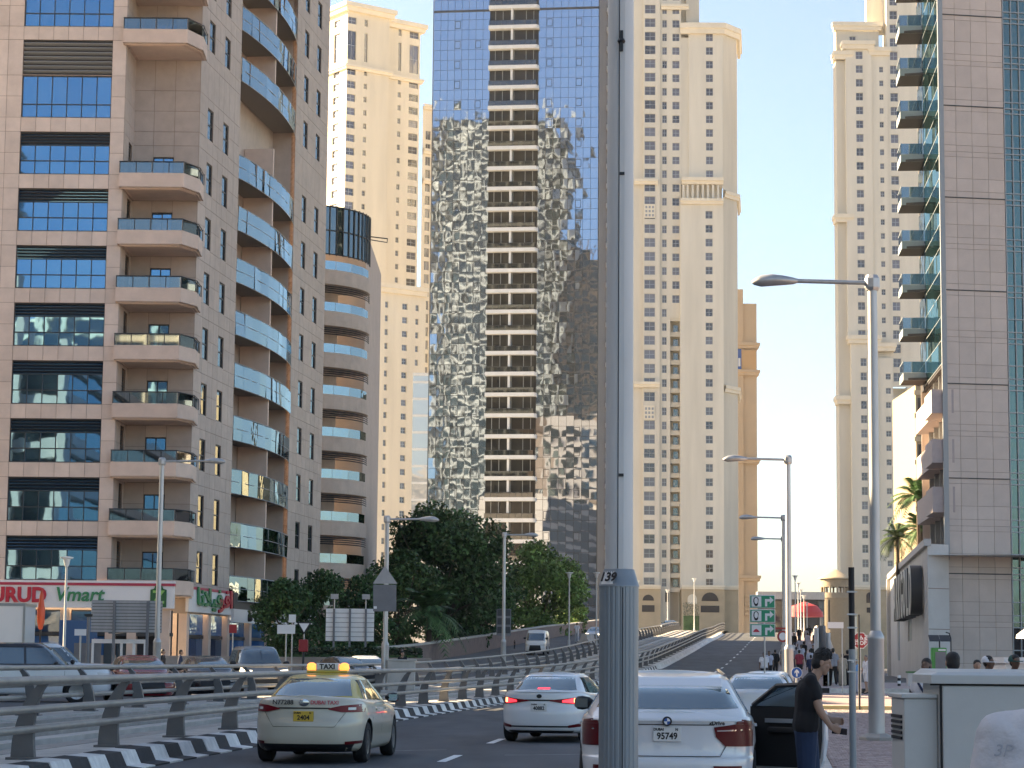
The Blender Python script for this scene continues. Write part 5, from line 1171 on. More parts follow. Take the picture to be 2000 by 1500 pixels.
class Shell:
    """stacked plan outlines; levels are (z, rear inset, front inset, half width)"""
    def __init__(s, L, levels, nx, ny, wedge, zref):
        s.L = L; s.lv = catm(levels); s.nx, s.ny = nx, ny; s.wedge = wedge; s.zref = zref
    def at(s, z): return [float(np.interp(z, s.lv[:, 0], s.lv[:, i])) for i in (1, 2, 3)]
    def wz(s, y, z):
        f = y / s.L * 2; k = s.wedge[0] * max(0, -f) ** 1.3 + s.wedge[1] * max(0, f) ** 1.3
        return k * (max(z, 0) / s.zref) ** 2
    def ring(s, z, n=34):
        a, f, w = s.at(z); y0, y1 = -s.L / 2 + a, s.L / 2 - f; yc, l = (y0 + y1) / 2, (y1 - y0) / 2
        ph = np.linspace(-math.pi / 2, math.pi / 2, 400); c, sn = np.abs(np.cos(ph)), np.sin(ph)
        x = w * c ** (2 / s.nx); y = yc + l * np.sign(sn) * np.abs(sn) ** (2 / s.ny)
        ds = np.hypot(np.diff(x), np.diff(y)); q = np.concatenate([[0], np.cumsum(ds)]); t = np.linspace(0, q[-1], n)
        x, y = np.interp(t, q, x), np.interp(t, q, y)
        return [(a_, b_, z + s.wz(b_, z)) for a_, b_ in zip(x, y)] + [(-a_, b_, z + s.wz(b_, z)) for a_, b_ in zip(x[-2:0:-1], y[-2:0:-1])]
    def inv(s, y, z):
        z0 = z
        for _ in range(4): z0 = z - s.wz(y, z0)
        return z0
    def end(s, sg):
        def f(x, z):
            y = -sg * s.L / 2
            for _ in range(3):
                z0 = s.inv(y, z); a, fr, w = s.at(z0); y0, y1 = -s.L / 2 + a, s.L / 2 - fr; yc, l = (y0 + y1) / 2, (y1 - y0) / 2
                y = yc - sg * l * max(1e-6, 1 - min(1, abs(x / w)) ** s.nx) ** (1 / s.ny)
            return y
        return f
    def side(s, y, z):
        z0 = s.inv(y, z); a, f, w = s.at(z0); y0, y1 = -s.L / 2 + a, s.L / 2 - f; yc, l = (y0 + y1) / 2, (y1 - y0) / 2
        return w * max(1e-6, 1 - min(1, abs((y - yc) / l)) ** s.ny) ** (1 / s.nx)
    def mesh(s, crown, bottom=True):
        b = MB(); rows = [s.ring(z) for z in s.lv[:, 0]]; top = rows[-1]
        for k in (.92, .75, .5, .25, .0): rows.append([(x * k, y, z + crown * (1 - k * k)) for x, y, z in top])
        b.grid(rows, closed=True, flip=False)
        if bottom: b.poly(rows[0][::-1])
        return b
    def rear_pt(s, o=0.):
        f = s.end(1); return lambda x, z: (x, f(x, z) - o, z)
    def front_pt(s, o=0.):
        f = s.end(-1); return lambda x, z: (x, f(x, z) + o, z)
    def side_pt(s, sg, o=0.): return lambda y, z: (sg * (s.side(y, z) + o), y, z)
def patch(name, m, parent, fn, rows, o=.008, skirt=.02, n=8, sub=3):
    """curved piece lying on a shell: rows of (a, z) polylines from bottom to top"""
    R_ = []
    rr = []
    for i in range(len(rows) - 1):
        for k in range(sub): rr.append([tuple(np.array(p) * (1 - k / sub) + np.array(q) * k / sub) for p, q in zip(rows[i], rows[i + 1])])
    rr.append(list(rows[-1]))
    for r in rr:
        out = []
        for i in range(len(r) - 1):
            for k in range(n): out.append((r[i][0] + (r[i + 1][0] - r[i][0]) * k / n, r[i][1] + (r[i + 1][1] - r[i][1]) * k / n))
        out.append(r[-1]); R_.append(out)
    f, g = fn(o), fn(-skirt); A = [[f(*p) for p in r] for r in R_]; B_ = [[g(*p) for p in r] for r in R_]
    b = MB(); b.grid(A)
    loopA = A[0] + [r[-1] for r in A[1:]] + A[-1][-2::-1] + [r[0] for r in A[-2:0:-1]]; loopB = B_[0] + [r[-1] for r in B_[1:]] + B_[-1][-2::-1] + [r[0] for r in B_[-2:0:-1]]
    b.grid([loopA, loopB], closed=True)
    return b.build(name, m, parent, smooth=40)
_wh = {}
def wheel_meshes(r, w):
    if (r, w) not in _wh:
        t = MB(); t.lathe([(r * .62, -w / 2), (r * .9, -w / 2), (r * .985, -w * .36), (r, -w * .2), (r, w * .2), (r * .985, w * .36), (r * .9, w / 2), (r * .62, w / 2), (r * .6, 0), (r * .62, -w / 2)], 28)
        k = MB(); k.lathe([(0, w * .36), (r * .12, w * .40), (r * .16, w * .34), (r * .2, w * .30)], 20); k.lathe([(r * .54, w * .42), (r * .64, w * .46), (r * .64, w * .3), (r * .54, w * .28)], 28)
        for i in range(10):
            Mx = Matrix.Rotation(2 * math.pi * i / 10, 4, 'Z'); k.box(r * .12, r * .58, -r * .045, r * .045, w * .30, w * .42, 0, Mx)
        k.lathe([(r * .62, w * .05), (0, w * .05)], 20, m=1)
        _wh[(r, w)] = (t.mesh('tyre', M['rubber'], 40), k.mesh('rim', [M['alloy'], M['trim_black']], 40))
    return _wh[(r, w)]
def make_car(name, label, cat, sp, paint, roof=None, glass='car_glass', group=None, lamps='lens_red', hl='lens_clear'):
    t = thing(name, label, cat, (0, 0, 0), 0, group); L, H = sp['L'], sp['H']
    lo = Shell(L, sp['lower'], sp.get('nx', 4.2), sp.get('ny', 7), sp['wedge'], sp['lower'][-1][0]); up = Shell(L, sp['upper'], sp.get('unx', 5), sp.get('uny', 6), sp.get('uwedge', (0, 0)), 1.)
    body = lo.mesh(sp.get('crown', .03)).build('body', [M[paint], M['trim_black']], t, smooth=35)
    wr, ww = sp['wr'], sp['ww']; hw = max(q[3] for q in sp['lower'])
    cut = MB()
    for y in sp['axles']:
        for sx in (-1, 1):
            c = [(sx * (hw - .26), y + (wr + .045) * math.cos(a), wr + .01 + (wr + .045) * math.sin(a)) for a in [2 * math.pi * k / 32 for k in range(32)]]
            d_ = [(sx * (hw + .2), q[1], q[2]) for q in c]
            if sx < 0: c, d_ = d_, c
            cut.grid([c, d_], closed=True, flip=True); cut.poly(c); cut.poly(d_[::-1])
    co = cut.build('cutter', M['trim_black']); bm_ = bmesh.new(); bm_.from_mesh(co.data); bmesh.ops.recalc_face_normals(bm_, faces=bm_.faces); bm_.to_mesh(co.data); bm_.free()
    md = body.modifiers.new('arch', 'BOOLEAN'); md.operation = 'DIFFERENCE'; md.solver = 'EXACT'; md.object = co; bake(body); bpy.data.objects.remove(co)
    me = body.data
    if len(me.materials) < 2: me.materials.append(M['trim_black'])
    for p in me.polygons:
        c = p.center
        if c.z < .2 + .0 or (any(math.hypot(c.y - y, c.z - wr - .01) < wr + .0435 for y in sp['axles']) and abs(c.x) < hw + .1): p.material_index = 1
    me.set_sharp_from_angle(angle=R(35))
    ub = up.mesh(sp.get('rcrown', .025), bottom=False).build('roof', M[roof or paint], t, smooth=35)
    tm, rm = wheel_meshes(wr, ww)
    for y in sp['axles']:
        for sx in (-1, 1):
            wt = thing('wheel', None, None, (sx * (hw - ww / 2 - .02), y, wr)); wt.parent = t; wt.rotation_euler = (0, R(90) * sx, 0); link('tyre', tm, wt); link('rim', rm, wt)
    # glazing
    z0, z1 = sp['rw']; g0, g1 = up.at(z0)[2], up.at(z1)[2]; kf = sp.get('rwk', (.86, .84))
    patch('rear_window', M[glass], t, up.rear_pt, [[(-g0 * kf[0], z0), (0, z0 - .01), (g0 * kf[0], z0)], [(-g1 * kf[1], z1), (0, z1 + .01), (g1 * kf[1], z1)]], .012, .02)
    z0, z1 = sp['fw']; g0, g1 = up.at(z0)[2], up.at(z1)[2]
    patch('windscreen', M[glass], t, up.front_pt, [[(-g0 * .88, z0), (0, z0), (g0 * .88, z0)], [(-g1 * .86, z1), (0, z1), (g1 * .86, z1)]], .012, .02)
    for sg in (-1, 1):
        for (ya, yb, za, yc, yd, zb) in sp['sw']:
            patch('side_window', M[glass], t, lambda o, sg=sg: up.side_pt(sg, o), [[(ya, za), (yb, za)], [(yc, zb), (yd, zb)]] if sg > 0 else [[(yb, za), (ya, za)], [(yd, zb), (yc, zb)]], .012, .02)
        # rear lamps, reflectors, head lamps, mirror
        for pts in sp['tail']:
            lo_, hi_ = pts; mm = M[lamps]
            f = lambda q: [(sg * x, z) for x, z in (q if sg > 0 else q[::-1])]
            patch('tail_lamp', mm, t, lo.rear_pt, [f(lo_), f(hi_)], .014, .03)
        for pts in sp.get('reflector', []):
            f = lambda q: [(sg * x, z) for x, z in (q if sg > 0 else q[::-1])]
            patch('reflector', M['lens_dark'], t, lo.rear_pt, [f(pts[0]), f(pts[1])], .012, .02)
        f = lambda q: [(sg * x, z) for x, z in (q if sg < 0 else q[::-1])]
        hz = sp['head']; patch('headlight', M[hl], t, lo.front_pt, [f([(hw * .55, hz), (hw * .92, hz + .02)]), f([(hw * .5, hz + .12), (hw * .92, hz + .16)])], .014, .03)
        mb = MB(); my, mz = sp['mirror']; mx = up.side(my, mz) if False else hw
        rows = []
        for k, (u, s_) in enumerate(((0, .3), (.05, .8), (.14, 1), (.20, .9), (.235, .5))): rows.append([(sg * (hw - .10 + u + .02), my + .075 * s_ * math.cos(a), mz + .085 * s_ * math.sin(a) + .01) for a in [2 * math.pi * j / 12 for j in range(12)]])
        mb.grid(rows, closed=True, flip=sg > 0); mb.poly(rows[-1]); mb.build('wing_mirror', M[sp.get('mirror_mat', 'trim_black')], t, smooth=50)
        gm_ = MB(); gm_.box(-.075, .075, -.004, .004, -.055, .055); o = gm_.build('mirror_glass', M['car_glass'], t, (sg * (hw + .07), my - .078, mz + .01))
        # door gaps and handles
        for yd_, zt_ in sp['gaps']:
            patch('door_gap', M['trim_black'], t, lambda o, sg=sg: lo.side_pt(sg, o), [[(yd_ - .004, .36), (yd_ + .004, .36)], [(yd_ - .004, zt_), (yd_ + .004, zt_)]], .002, .01, n=1)
        for yd_ in sp['handles']:
            patch('door_handle', M[paint], t, lambda o, sg=sg: lo.side_pt(sg, o), [[(yd_, sp['hz']), (yd_ + .2, sp['hz'])], [(yd_, sp['hz'] + .03), (yd_ + .2, sp['hz'] + .03)]], .03, .01, n=2)
    b0 = sp['bump']; hwb = lo.at(.3)[2]
    patch('lower_bumper', M['trim_black'], t, lo.rear_pt, [[(-hwb * b0[2], b0[0]), (0, b0[0]), (hwb * b0[2], b0[0])], [(-hwb * b0[3], b0[1]), (0, b0[1]), (hwb * b0[3], b0[1])]], .012, .03)
    patch('front_grille', M['trim_black'], t, lo.front_pt, [[(hw * .6, .28), (0, .28), (-hw * .6, .28)], [(hw * .5, hz + .06), (0, hz + .06), (-hw * .5, hz + .06)]], .012, .03)
    t['_lo'] = 0; del t['_lo']
    return t, lo, up
def place(t, x, y, z, slope_=0., pitch=0.): t.location = (x, y, z); t.rotation_euler = (pitch, 0, -math.atan(slope_)); return t
SEDAN = dict(L=4.88, H=1.445, wr=.335, ww=.22, axles=(-1.40, 1.42), nx=3.6, ny=6.5, wedge=(.075, -.17),
    lower=[(.19, .20, .22, .80), (.25, .06, .09, .87), (.36, .01, .02, .905), (.50, .0, .0, .915), (.62, .005, .02, .92), (.70, .03, .06, .918), (.80, .045, .10, .912), (.90, .05, .18, .895), (.96, .065, .26, .87), (1.0, .12, .36, .82)],
    upper=[(.93, .46, 1.02, .82), (1.03, .58, 1.22, .785), (1.15, .86, 1.50, .725), (1.27, 1.17, 1.82, .660), (1.36, 1.47, 2.12, .60), (1.405, 1.72, 2.35, .545), (1.42, 1.92, 2.5, .50)],
    rw=(1.085, 1.355), fw=(1.0, 1.37), sw=[(-1.28, -.12, 1.0, -.92, -.16, 1.34), (-.05, 1.02, 1.0, -.09, .40, 1.34)],
    tail=[([(.40, .875), (.60, .835), (.885, .83)], [(.40, .895), (.60, .94), (.885, .965)])], reflector=[([(.66, .315), (.86, .33)], [(.66, .365), (.87, .375)])],
    head=.60, mirror=(.72, 1.02), gaps=[(-1.05, .9), (-.10, .98), (1.0, .9)], handles=(-.72, .28), hz=.84, bump=(.20, .325, .80, .88))
def plate(t, sh, z, w_, h, txt, mt, top='', small=True, col='black', tx=.8):
    y = sh.rear_pt(.02)(0, z)[1]; b = MB(); b.box(-w_ / 2, w_ / 2, -.008, .02, -h / 2, h / 2); o = bevel(b.build('number_plate', M[mt], t, (0, y, z)), .006)
    text(txt, h * .62, M[col], .001, 'number', o, (0, -.0095, -h * .14), bold=.003, sx=tx)
    if top: text(top[0], h * .24, M[col], .001, 'lettering', o, (-w_ * .3, -.0095, h * .32), bold=.002); text(top[1], h * .24, M[col], .001, 'lettering', o, (w_ * .34, -.0095, h * .32), bold=.002)
    return o
def strip_rear(name, m, t, sh, x0, x1, z, h, o=.012): return patch(name, M[m], t, sh.rear_pt, [[(x0, z - h / 2), ((x0 + x1) / 2, z - h / 2), (x1, z - h / 2)], [(x0, z + h / 2), ((x0 + x1) / 2, z + h / 2), (x1, z + h / 2)]], o, .02)
# taxi
TX, lo, up = make_car('taxi', 'cream taxi with a yellow roof and lit orange roof beacons beside the guard rail', 'taxi', SEDAN, 'car_cream', 'car_yellow')
strip_rear('chrome_strip', 'trim_black', TX, lo, -.42, .42, .895, .022)
plate(TX, lo, .765, .33, .165, '2404', 'plate_yellow', ('DUBAI', 'N'), tx=1.)
for s_ in (-1, 1): patch('lamp_insert', M['lens_clear'], TX, lo.rear_pt, [[(s_ * .70, .87), (s_ * .80, .87)][::s_], [(s_ * .70, .91), (s_ * .80, .91)][::s_]], .018, .0, n=3)
yr = lo.rear_pt(.012)(0, 1.0)[1]
text('N77288', .105, M['black'], .001, 'lettering', TX, (-.34, lo.rear_pt(.04)(.34, .97)[1], .985), (R(80), 0, 0), bold=.002); text('DUBAI TAXI', .085, M['letter_red'], .001, 'lettering', TX, (.34, lo.rear_pt(.04)(.34, .97)[1], .985), (R(80), 0, 0), bold=.002)
b = MB(); b.lathe([(.085, -.008), (.085, .008), (.07, .012), (0, .012)], 20, sy=.7); b.build('emblem', M['chrome'], TX, (0, lo.rear_pt(.012)(0, .985)[1], .985), (R(90), 0, 0), smooth=40)
for s_ in (-1, 1): patch('boot_gap', M['trim_black'], TX, lo.rear_pt, [[(s_ * .50, .60), (s_ * .505, .60)][::s_], [(s_ * .66, .83), (s_ * .665, .83)][::s_]], .002, .01, n=1)
strip_rear('boot_gap', 'trim_black', TX, lo, -.50, .50, .598, .007, .002)
b = MB(); b.box(-.36, .36, -.10, .10, 0, .05); bevel(b.build('roof_sign_base', M['car_yellow'], TX, (-.03, -.1, 1.443)), .02)
rs = MB(); rs.box(-.20, .20, -.08, .08, .05, .17); rb2 = bevel(rs.build('roof_sign', M['plate_white'], TX, (-.03, -.1, 1.443)), .02)
text('TAXI', .12, M['black'], .002, 'lettering', rb2, (0, -.083, .108), bold=.004)
for x in (-.285, .285): b = MB(); b.lathe([(.0, .05), (.075, .05), (.085, .09), (.075, .15), (.04, .175), (0, .18)], 14); b.build('beacon', M['lamp_orange'], TX, (-.03 + x, -.1, 1.443), smooth=50)
p0, p1 = G(530, 1486, -.15), G(735, 1490, -.15)
TXX = (p0.x + p1.x) / 2 - .02; TXY = 38.1 + 1.40
place(TX, TXX + .0, TXY, zr(38), .10)
# white saloon
LX, lo, up = make_car('car', 'white saloon with lit red brake lights changing lanes ahead of the near lamp post', 'car', dict(SEDAN, L=4.97, mirror_mat='car_white', nx=3.2, tail=[([(.22, .855), (.5, .815), (.895, .78)], [(.22, .875), (.5, .905), (.895, .955)])],
    reflector=[([(.60, .31), (.80, .33), (.88, .36)], [(.60, .36), (.80, .40), (.885, .41)])], bump=(.20, .25, .72, .78)), 'car_white', lamps='lens_red')
for s_ in (-1, 1):
    patch('brake_light', M['brake_lit'], LX, lo.rear_pt, [[(s_ * .48, .835), (s_ * .74, .81)][::s_], [(s_ * .48, .875), (s_ * .74, .925)][::s_]], .018, .0, n=4)
    patch('brake_light', M['brake_hot'], LX, lo.rear_pt, [[(s_ * .70, .83), (s_ * .76, .83)][::s_], [(s_ * .70, .92), (s_ * .76, .92)][::s_]], .022, .0, n=3)
patch('high_brake_light', M['brake_lit'], LX, up.rear_pt, [[(-.16, 1.095), (.10, 1.095)], [(-.16, 1.125), (.10, 1.125)]], .018, .0, n=3)
strip_rear('chrome_strip', 'trim_black', LX, lo, -.30, .30, .872, .03); strip_rear('chrome_strip', 'trim_black', LX, lo, -.62, .62, .335, .03)
plate(LX, lo, .73, .34, .17, '40882', 'plate_white', ('DUBAI', 'A'), tx=.9)
b = MB(); b.lathe([(.055, -.008), (.055, .008), (0, .010)], 20, sy=.75); b.build('emblem', M['trim_black'], LX, (0, lo.rear_pt(.012)(0, .96)[1], .955), (R(90), 0, 0), smooth=40)
strip_rear('spoiler_lip', 'car_white', LX, lo, -.74, .74, 1.055, .025, .03)
b = MB(); b.box(-.01, .01, -.06, .06, 0, .05); b.build('aerial', M['car_white'], LX, (0, -1.0, 1.39))
place(LX, 1.10, 50.0, zr(50), .20)
# white coupe-backed SUV with its door open
X6S = dict(L=4.88, H=1.69, wr=.385, ww=.29, axles=(-1.46, 1.47), nx=3.4, ny=6.0, wedge=(.0, -.10), rwk=(.90, .88),
    lower=[(.24, .22, .2, .84), (.30, .08, .08, .93), (.42, .02, .0, .975), (.56, .0, .0, .985), (.66, .01, .02, .985), (.70, .06, .05, .985), (.86, .07, .09, .985), (1.0, .06, .14, .972), (1.06, .05, .2, .96), (1.10, .07, .28, .94), (1.15, .16, .4, .89)],
    upper=[(1.06, .10, 1.10, .915), (1.17, .22, 1.25, .875), (1.28, .44, 1.42, .81), (1.40, .72, 1.62, .745), (1.47, .92, 1.75, .71), (1.51, 1.04, 1.86, .68), (1.55, 1.3, 2.02, .63), (1.575, 1.7, 2.2, .57)],
    rw=(1.20, 1.40), fw=(1.15, 1.5), sw=[(-1.62, -.12, 1.16, -.92, -.16, 1.50), (-.05, 1.15, 1.16, -.09, .62, 1.52)],
    tail=[([(.52, .90), (.62, .80), (.93, .79)], [(.50, 1.0), (.72, 1.03), (.94, 1.02)]), ([(.74, 1.031), (.93, 1.021)], [(.76, 1.09), (.92, 1.06)])],
    reflector=[([(.50, .555), (.80, .55)], [(.49, .595), (.80, .59)])], head=.74, mirror=(.85, 1.18), mirror_mat='trim_black', gaps=[(-.10, 1.1)], handles=(-.9,), hz=.98, bump=(.26, .40, .84, .92))
BX, lo, up = make_car('car', 'white coupe backed SUV with its kerbside door wide open behind the near lamp post', 'car', X6S, 'car_white', lamps='lens_dark', glass='car_glass')
plate(BX, lo, .925, .30, .155, '95749', 'plate_white', ('DUBAI', 'N'), tx=.92)
for s_ in (-1, 1): patch('lamp_insert', M['chrome'], BX, lo.rear_pt, [[(s_ * .535, .955), (s_ * .90, .965)][::s_], [(s_ * .53, .97), (s_ * .90, .98)][::s_]], .018, .0, n=4)
strip_rear('tailgate_lip', 'car_white', BX, lo, -.80, .80, 1.085, .04, .035); strip_rear('tailgate_gap', 'trim_black', BX, lo, -.5, .5, 1.025, .010, .004)
strip_rear('tailgate_gap', 'trim_black', BX, lo, -.56, .56, .692, .008, .004)
for s_ in (-1, 1): patch('tailgate_gap', M['trim_black'], BX, lo.rear_pt, [[(s_ * .56, .69), (s_ * .567, .69)][::s_], [(s_ * .625, .80), (s_ * .632, .80)][::s_]], .003, .01, n=1)
o = thing('emblem', None, None); o.parent = BX; o.location = (0, lo.rear_pt(.036)(0, 1.055)[1], 1.062); o.rotation_euler = (R(90), 0, 0)
b = MB(); b.lathe([(.052, -.008), (.052, .006), (.047, .010), (.034, .008), (0, .008)], 28); b.build('ring', M['trim_black'], o, smooth=40)
for k in range(4):
    b = MB(); b.poly([(0, 0, .0105)] + [(.034 * math.cos(a), .034 * math.sin(a), .0105) for a in [R(90 * k + 15 * j) for j in range(7)]]); b.build('quarter', M['sign_blue' if k % 2 else 'sign_white'], o)
text('xDrive', .06, M['trim_black'], .002, 'lettering', BX, (.53, lo.rear_pt(.016)(.53, 1.045)[1], 1.045), bold=.002)
b = MB(); b.box(-.60, .60, -.05, .20, -.012, .016); o = bevel(b.build('roof_spoiler', M['car_white'], BX, (0, -1.60, 1.435), (R(22), 0, 0)), .012)
b = MB(); b.tube([(.64, -1.0, 1.545), (.58, -.3, 1.60), (.57, .2, 1.60)], .018, 6); b.build('roof_rail', M['chrome'], BX, smooth=50)
patch('door_dark_patch', M['upholstery'], BX, lambda o_: lo.side_pt(1, o_), [[(-.05, .42), (1.05, .42)], [(-.05, 1.13), (1.05, 1.13)]], .004, .0)  # black patch stands in for the shaded cabin; no opening is cut
dr_ = thing('open_door', None, None, (.985, 1.02, 0)); dr_.parent = BX; dr_.rotation_euler = (0, 0, R(50))
b = MB(); ds_ = [(-.02, .40), (-1.02, .40), (-1.10, .55), (-1.13, .80), (-1.13, 1.14), (-.02, 1.14)]
b.prism(ds_, lambda a, z: (.05 - .06 * abs(z - .85), a, z), lambda a, z: (.0 - .06 * abs(z - .85), a, z)); bevel(b.build('outer_skin', M['car_white'], dr_), .02)
b = MB(); b.prism([(-.06, .46), (-.98, .46), (-1.06, .58), (-1.09, .8), (-1.09, 1.17), (-.06, 1.17)], lambda a, z: (-.075, a, z), lambda a, z: (-.008, a, z)); bevel(b.build('inner_trim', M['upholstery'], dr_), .02)
b = MB(); b.box(-.10, -.074, -.95, -.30, .98, 1.03); b.build('pull_handle', M['alloy'], dr_); b = MB(); b.box(-.13, -.074, -.90, -.35, .86, .93); bevel(b.build('arm_rest', M['upholstery'], dr_), .02)
fr = MB(); wp = [(-.10, 1.15), (-1.10, 1.15), (-1.04, 1.32), (-.90, 1.44), (-.52, 1.42), (-.10, 1.18)]
for i in range(1, 5): fr.tube([(-.06 - .28 * (wp[i][1] - 1.15), wp[i][0], wp[i][1]), (-.06 - .28 * (wp[i + 1][1] - 1.15), wp[i + 1][0], wp[i + 1][1])], .03, 6)
fr.build('window_frame', M['trim_black'], dr_)
b = MB(); b.poly([(-.06 - .28 * (z - 1.15), a, z) for a, z in wp]); b.poly([(-.052 - .28 * (z - 1.15), a, z) for a, z in wp][::-1]); b.build('window', M['car_glass_clear'], dr_)
place(BX, 1.87, 27.0, -.15, .075)
bpy.data.objects.remove([c for c in bpy.data.objects if c.parent == BX and c.name.startswith('wing_mirror') and c.bound_box[6][0] > 0][0]); bpy.data.objects.remove([c for c in bpy.data.objects if c.parent == BX and c.name.startswith('mirror_glass') and c.location.x > 0][0])
# parked and distant cars from the same shells
SUV = dict(X6S, H=1.85, L=4.95, wedge=(.02, -.05), ny=8, nx=5, wr=.38, ww=.26, mirror_mat='trim_black',
    lower=[(.28, .15, .15, .86), (.34, .04, .05, .94), (.5, .0, .0, .97), (.7, .0, .02, .975), (.9, .03, .05, .97), (1.05, .05, .1, .96), (1.12, .07, .2, .93), (1.15, .1, .28, .90)],
    upper=[(1.08, .08, 1.25, .90), (1.2, .12, 1.4, .87), (1.4, .2, 1.62, .81), (1.6, .3, 1.85, .755), (1.72, .38, 2.0, .71), (1.80, .55, 2.15, .64)], uny=8, unx=6, rcrown=.04,
    rw=(1.22, 1.62), fw=(1.18, 1.7), sw=[(-2.1, -1.25, 1.2, -2.0, -1.25, 1.66), (-1.17, -.12, 1.2, -1.17, -.16, 1.68), (-.05, 1.1, 1.2, -.09, .62, 1.68)],
    tail=[([(.74, .9), (.93, .9)], [(.74, 1.1), (.92, 1.1)])], reflector=[], head=.80, handles=(-.9, .2), hz=1.0, gaps=[(-1.2, 1.1), (-.1, 1.1), (1.1, 1.0)])
VAN = dict(SUV, H=2.0, L=4.8, ny=9, lower=[(.25, .1, .1, .80), (.3, .03, .03, .84), (.6, 0, 0, .85), (.9, .01, .06, .85), (1.0, .02, .14, .845), (1.05, .03, .2, .84)],
    upper=[(1.0, .02, .18, .84), (1.2, .03, .34, .83), (1.5, .04, .62, .81), (1.8, .06, .92, .77), (1.92, .12, 1.05, .72), (1.96, .2, 1.2, .66)], rw=(1.2, 1.75), fw=(1.12, 1.72), sw=[(.2, 1.35, 1.15, .2, .9, 1.65)],
    tail=[([(.70, .8), (.82, .8)], [(.70, 1.03), (.82, 1.03)])], wr=.32, axles=(-1.35, 1.3), mirror=(1.6, 1.3), head=.68, gaps=[(.15, 1.0)], handles=(.3,), hz=.95)
PK, lo, up = make_car('car', 'white car parked at the kerb just ahead of the open SUV door', 'car', dict(SEDAN, mirror_mat='car_white'), 'car_white', group='white cars parked ahead along the kerb')
p = P(1482, 1312, 52); place(PK, p.x + .25, 54.2, -.15, .14)
tree0 = {}
for c in bpy.data.objects:
    if c.parent: tree0.setdefault(c.parent.name, []).append(c)
p = P(1502, 1300, 66); c = dup(PK, None, (p.x + .2, 68, -.15), -math.atan(.14), 'second white car parked further ahead under the blue arrow sign', tree=tree0)
def oncoming(spec, paint, px, py_top, d, label, name='car', hl='lens_clear', roof=None, slope_=.02, dz=None):
    t, lo, up = make_car(name, label, 'car' if name == 'car' else name, spec, paint, roof, group='cars queueing on the opposite road', hl=hl)
    p = P(px, py_top, d); place(t, p.x, d, zr(d) + .3 if dz is None else dz); t.rotation_euler = (0, 0, math.pi - math.atan(slope_)); return t
oncoming(SEDAN, 'car_red', 272, 1282, 72, 'dark red car with a pale windscreen behind the guard rails', slope_=-.30)
oncoming(SEDAN, 'car_black', 402, 1278, 78, 'black car with sunlit window rims behind the guard rails', slope_=-.28)
oncoming(SUV, 'car_grey', 502, 1266, 88, 'dark grey SUV with lit headlights under the dark shopfront', hl='headlight_lit', slope_=-.25)
oncoming(SEDAN, 'car_black', 672, 1278, 104, 'dark saloon passing behind the yellow roof of the taxi', slope_=-.55)
oncoming(SEDAN, 'car_white', 716, 1283, 112, 'small white car half hidden behind the median lamp post', slope_=-.3)
rr = oncoming(SUV, 'car_white', 30, 1264, 70, 'white SUV with black roof and tinted windows crossing at the left edge', roof='car_black', dz=.1); rr.rotation_euler = (0, 0, R(-84)); rr.location.x = P(62, 1264, 70).x
w2 = oncoming(SUV, 'car_white', 95, 1258, 79, 'white SUV roof showing behind the black roofed one', dz=.15); w2.rotation_euler = (0, 0, R(-80))
vn = oncoming(VAN, 'car_white', 1050, 1243, 188, 'white van coming down the opposite ramp', 'van', slope_=.10); vn['category'] = 'van'
oncoming(SEDAN, 'car_white', 1163, 1236, 235, 'white car with lit headlights on the opposite ramp beside the near lamp post', hl='headlight_lit', slope_=.13)
oncoming(SEDAN, 'car_blue', 1308, 1209, 330, 'dark blue car at the top of the opposite ramp', slope_=.35)
oncoming(SEDAN, 'car_silver', 1012, 1255, 205, 'pale car behind the barrier at the foot of the light green tree', slope_=.5, dz=.9)
# white box truck at the left edge
p = P(28, 1230, 96); t = thing('box_truck', 'plain white box truck in front of the MURUD sign at the left edge', 'truck', (p.x - 2.2, 96, .1)); x1 = P(58, 1230, 96).x - t.location.x
zt_ = P(30, 1180, 96).z - .1; b = MB(); b.box(-4, x1, -1.1, 1.1, .9, zt_); bevel(b.build('cargo_box', M['car_white'], t), .04)
b = MB(); b.box(-4.05, x1 + .03, -1.13, 1.13, zt_ - .1, zt_ + .02); b.box(x1 - .06, x1 + .03, -1.13, -1.08, .9, zt_ - .1); b.build('frame', M['alloy'], t)
b = MB(); b.box(-4, x1, -.9, .9, .55, .9); b.build('chassis', M['trim_black'], t)
tm, rm = wheel_meshes(.42, .28)
for x in (-3, x1 - 1.2):
    for s_ in (-1, 1): wt = thing('wheel', None, None, (x, s_ * .9, .42)); wt.parent = t; wt.rotation_euler = (R(90) * (1 if s_ < 0 else -1), 0, 0); link('tyre', tm, wt); link('rim', rm, wt)
# ---------------------------------------------------------------- people
mk('skin', (.36, .22, .15), .55, var=.06, scale=9); mk('skin_dark', (.13, .075, .05), .55, var=.06, scale=9); mk('hair', (.005, .004, .0035), .55, bump=.5, bscale=120); mk('hair_grey', (.16, .14, .12), .6)
for k_, c_ in dict(cloth_black=(.0035, .0035, .005), denim=(.012, .028, .068), cloth_white=(.62, .63, .65), cloth_grey=(.25, .26, .29), cloth_blue=(.16, .36, .62), cloth_dark=(.014, .014, .018), cloth_red=(.28, .03, .05), cloth_beige=(.40, .33, .25), cloth_green=(.03, .09, .08), cloth_pale=(.42, .44, .52), cloth_navy=(.02, .03, .07)).items():
    mk(k_, c_, .85, var=.12, scale=5, bump=.35, bscale=14)
mk('shirt_near', (.60, .60, .62), .85, var=.06, scale=9, bump=1., bscale=11)
mk('phone', (.02, .02, .025), .2)
